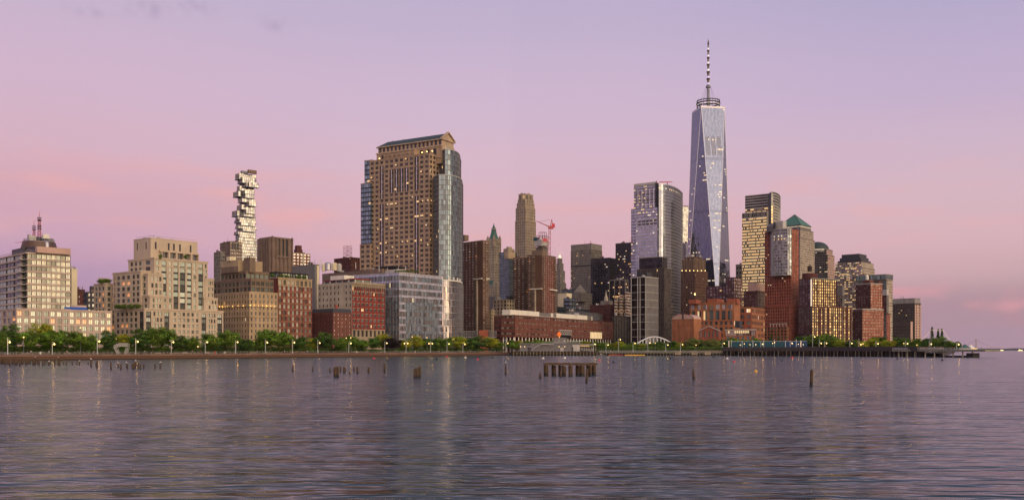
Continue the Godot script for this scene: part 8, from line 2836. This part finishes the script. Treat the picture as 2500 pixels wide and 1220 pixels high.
func make_boats() -> void:
	# a small motor boat by the gangway
	var o := thing("motor_boat", "small grey open motor boat moored below the gangway", "boat", Vector3((1468 - 1250.0) / F * 735, 0, -735), 0.1)
	var mb := MB.new()
	var hull := [[-3.4, 0.5, 0.9], [-2.0, 1.0, 0.75], [1.0, 1.1, 0.7], [3.2, 0.9, 0.75]]
	for i in 3:
		var p: Array = hull[i]
		var q: Array = hull[i + 1]
		for s: float in [-1.0, 1.0]:
			var a := Vector3(p[0], -0.3, s * p[1] * 0.5); var b := Vector3(p[0], p[2], s * p[1])
			var c := Vector3(q[0], q[2], s * q[1]); var d := Vector3(q[0], -0.3, s * q[1] * 0.5)
			if s > 0: mb.quad(a, b, c, d)
			else: mb.quad(d, c, b, a)
		mb.quad(Vector3(p[0], 0.35, p[1] * 0.9), Vector3(p[0], 0.35, -p[1] * 0.9), Vector3(q[0], 0.35, -q[1] * 0.9), Vector3(q[0], 0.35, q[1] * 0.9))
	mb.quad(Vector3(3.2, -0.3, 0.45), Vector3(3.2, 0.75, 0.9), Vector3(3.2, 0.75, -0.9), Vector3(3.2, -0.3, -0.45))
	mb.tri(Vector3(-3.4, 0.9, 0.5), Vector3(-4.1, 1.0, 0), Vector3(-3.4, -0.3, 0.25))
	mb.tri(Vector3(-3.4, -0.3, -0.25), Vector3(-4.1, 1.0, 0), Vector3(-3.4, 0.9, -0.5))
	obj("hull", mb.mesh(), M["gray_panel"], o)
	mb = MB.new()
	mb.box(-0.6, 0.6, 0.35, 1.5, -0.4, 0.4)
	mb.quad(Vector3(-0.9, 1.4, 0.5), Vector3(-0.6, 2.1, 0.5), Vector3(-0.6, 2.1, -0.5), Vector3(-0.9, 1.4, -0.5))
	obj("console", mb.mesh(), M["light_panel"], o)
	mb = MB.new()
	mb.box(3.2, 3.7, -0.2, 1.2, -0.22, 0.22)
	obj("outboard_motor", mb.mesh(), M["dark_metal"], o)
	# dock floats with kayaks
	var dock := thing("floating_dock", "low grey floating dock in front of the boardwalk with kayaks on it", "dock", Vector3((1520 - 1250.0) / F * 738, 0, -738))
	mb = MB.new()
	mb.box(-18, 20, -0.3, 0.35, -2.5, 0.5)
	obj("deck", mb.mesh(), M["timber"], dock)
	var kay := MB.new()
	var prof := [[-2.3, 0.02], [-1.6, 0.2], [-0.6, 0.31], [0.6, 0.31], [1.6, 0.2], [2.3, 0.02]]
	for i in 5:
		for e in 8:
			var a0 := TAU * e / 8
			var a1 := TAU * (e + 1) / 8
			var p: Array = prof[i]
			var q: Array = prof[i + 1]
			kay.quad(Vector3(p[0], 0.25 + sin(a0) * p[1] * 0.8, cos(a0) * p[1]), Vector3(q[0], 0.25 + sin(a0) * q[1] * 0.8, cos(a0) * q[1]), Vector3(q[0], 0.25 + sin(a1) * q[1] * 0.8, cos(a1) * q[1]), Vector3(p[0], 0.25 + sin(a1) * p[1] * 0.8, cos(a1) * p[1]))
	var km := kay.mesh()
	var kc := [["orange", "boat_orange"], ["red", "rope_red"], ["orange", "boat_orange"], ["blue", "blue_cloth"], ["red", "rope_red"]]
	for i in 5:
		var k := obj("kayak", km, M[kc[i][1]], self, Vector3((1493.0 + i * 5.6 - 1250.0) / F * 738, 0.36, -738.0 - (i % 2) * 0.8))
		tag(k, "%s kayak on the floating dock, %s kayak from the left" % [kc[i][0], ordinal(i)], "kayak", "kayaks on the dock")
	var fl := thing("yellow_float", "long yellow float lying in the water right of the kayaks", "float", Vector3((1550 - 1250.0) / F * 736, 0, -735.0))
	mb = MB.new()
	for k in 6:
		mb.tube(Vector3(-7.9 + k * 2.65, 0.35, 0), Vector3(-5.4 + k * 2.65, 0.35, 0), 0.45, 0.45, 10)
	obj("float_tube", mb.mesh(), M["boat_yellow"], fl)
	# ferries far down the bay
	for q: Array in [[2447, 858.0, 4200, "small lit ferry far out on the bay, the left one of two"], [2492, 859.3, 3200, "small lit ferry far out at the right edge, the right one of two"]]:
		var d: float = q[2]
		var b := thing("ferry", q[3], "ferry", Vector3((q[0] - 1250.0) / F * d, 0, -d))
		mb = MB.new()
		mb.box(-9, 9, -0.5, 2.2, -3, 3)
		mb.quad(Vector3(-9, -0.5, 3), Vector3(-12, 2.4, 0), Vector3(-9, 2.2, 3), Vector3(-9, -0.5, 3))
		obj("hull", mb.mesh(), M["white_panel"], b)
		mb = MB.new()
		mb.box(-6, 7, 2.2, 4.6, -2.4, 2.4)
		mb.box(-4, 1, 4.6, 6.6, -1.8, 1.8)
		obj("cabin", mb.mesh(), M["white_panel"], b)
		mb = MB.new()
		mb.box(-5.6, 6.6, 2.9, 4.0, 2.42, 2.6)
		mb.box(-2.0, -1.2, 6.7, 7.4, -0.4, 0.4)
		obj("lit_window", mb.mesh(), M["lamp_glow"], b)
	# suspension bridge, very far
	var br := thing("suspension_bridge", "faint suspension bridge tower and cables far beyond the end pier", "bridge", Vector3.ZERO)
	var D := 6000.0
	mb = MB.new()
	for s: float in [-1.4, 1.4]:
		mb.tube(P(2384.5 + s, 856, D), P(2384.5 + s * 0.8, 827, D), 2.6, 2.0, 6)
	for yy: float in [828.0, 837.0, 845.0]:
		mb.tube(P(2383, yy, D), P(2386, yy, D), 1.8, 1.8, 5)
	obj("tower", mb.mesh(), M["light_panel"], br)
	mb = MB.new()
	for k in 16:
		var t0 := k / 16.0
		var t1 := (k + 1) / 16.0
		mb.tube(P(2385 + t0 * 62, 828 + 22 * (1 - pow(1 - t0, 2.0)), D), P(2385 + t1 * 62, 828 + 22 * (1 - pow(1 - t1, 2.0)), D), 0.8, 0.8, 4)
		mb.tube(P(2384 - t0 * 40, 828 + 20 * (1 - pow(1 - t0, 1.6)), D), P(2384 - t1 * 40, 828 + 20 * (1 - pow(1 - t1, 1.6)), D), 0.8, 0.8, 4)
	obj("cable", mb.mesh(), M["gray_metal"], br)
	# the little steel arch by the esplanade
	var ar := thing("steel_arch", "small grey lattice steel arch standing on the left bank esplanade", "arch", shore(296, 2.6))
	var px := -ar.position.z / F
	mb = MB.new()
	for dz: float in [-1.2, 1.2]:
		var prev_t := Vector3.ZERO
		var prev_b := Vector3.ZERO
		for k in 9:
			var t := k / 8.0
			var x := lerpf(-17, 16, t)
			var top := 19.0 + 5.0 * sin(PI * (t * 0.8 + 0.12)) + t * 4.0
			var pt := Vector3(x * px, top * px, dz)
			var pb := Vector3(x * px, (top - 6.5) * px, dz)
			if k > 0:
				mb.tube(prev_t, pt, 0.16, 0.16, 5)
				mb.tube(prev_b, pb, 0.16, 0.16, 5)
				mb.tube(prev_b, pt, 0.1, 0.1, 4)
			mb.tube(pb, pt, 0.1, 0.1, 4)
			prev_t = pt; prev_b = pb
	for k in 9:
		var x := lerpf(-17, 16, k / 8.0)
		mb.tube(Vector3(x * px, 19 * px, -1.2), Vector3(x * px, 19 * px, 1.2), 0.08, 0.08, 4)
	obj("lattice_arch", mb.mesh(), M["light_panel"], ar)
	for q: Array in [[-16.0, -9.0], [13.0, 8.0]]:
		mb = MB.new()
		for dz: float in [-1.2, 1.2]:
			mb.tube(Vector3(q[1] * px, 0, dz), Vector3(q[0] * px, 15 * px, dz), 0.18, 0.18, 5)
			mb.tube(Vector3((q[1] + 3) * px, 0, dz), Vector3((q[0] + 3) * px, 16 * px, dz), 0.12, 0.12, 5)
		obj("leg", mb.mesh(), M["light_panel"], ar)
	# litter bins and planters along the railing
	var bins := [[97, "white_panel"], [548, "white_panel"], [524, "rope_red"], [870, "white_panel"], [1013, "white_panel"], [1071, "gray_stone"]]
	mb = MB.new()
	mb.lathe(Vector3.ZERO, [Vector2(0.34, 0), Vector2(0.4, 0.95), Vector2(0.44, 1.0), Vector2(0.4, 1.15), Vector2(0, 1.2)], 12)
	var bn := mb.mesh()
	for i in bins.size():
		var b := obj("litter_bin", bn, M[bins[i][1]], self, shore(bins[i][0], 1.4, GY + 0.02))
		tag(b, "%s litter bin behind the esplanade railing, %s from the left" % ["red" if bins[i][1] == "rope_red" else "pale", ordinal([0, 2, 1, 3, 4, 5][i])], "litter bin", "litter bins")


func _ready() -> void:
	site_light()
	rng.seed = 1
	clus.seed = 9
	clus.frequency = 0.03
	materials()
	make_tree_kinds()
	make_shore()
	make_left()
	make_mid()
	make_right()
	make_trees()
	make_piers()
	make_lamps()
	make_piles()
	make_people()
	make_boats()
	make_water()
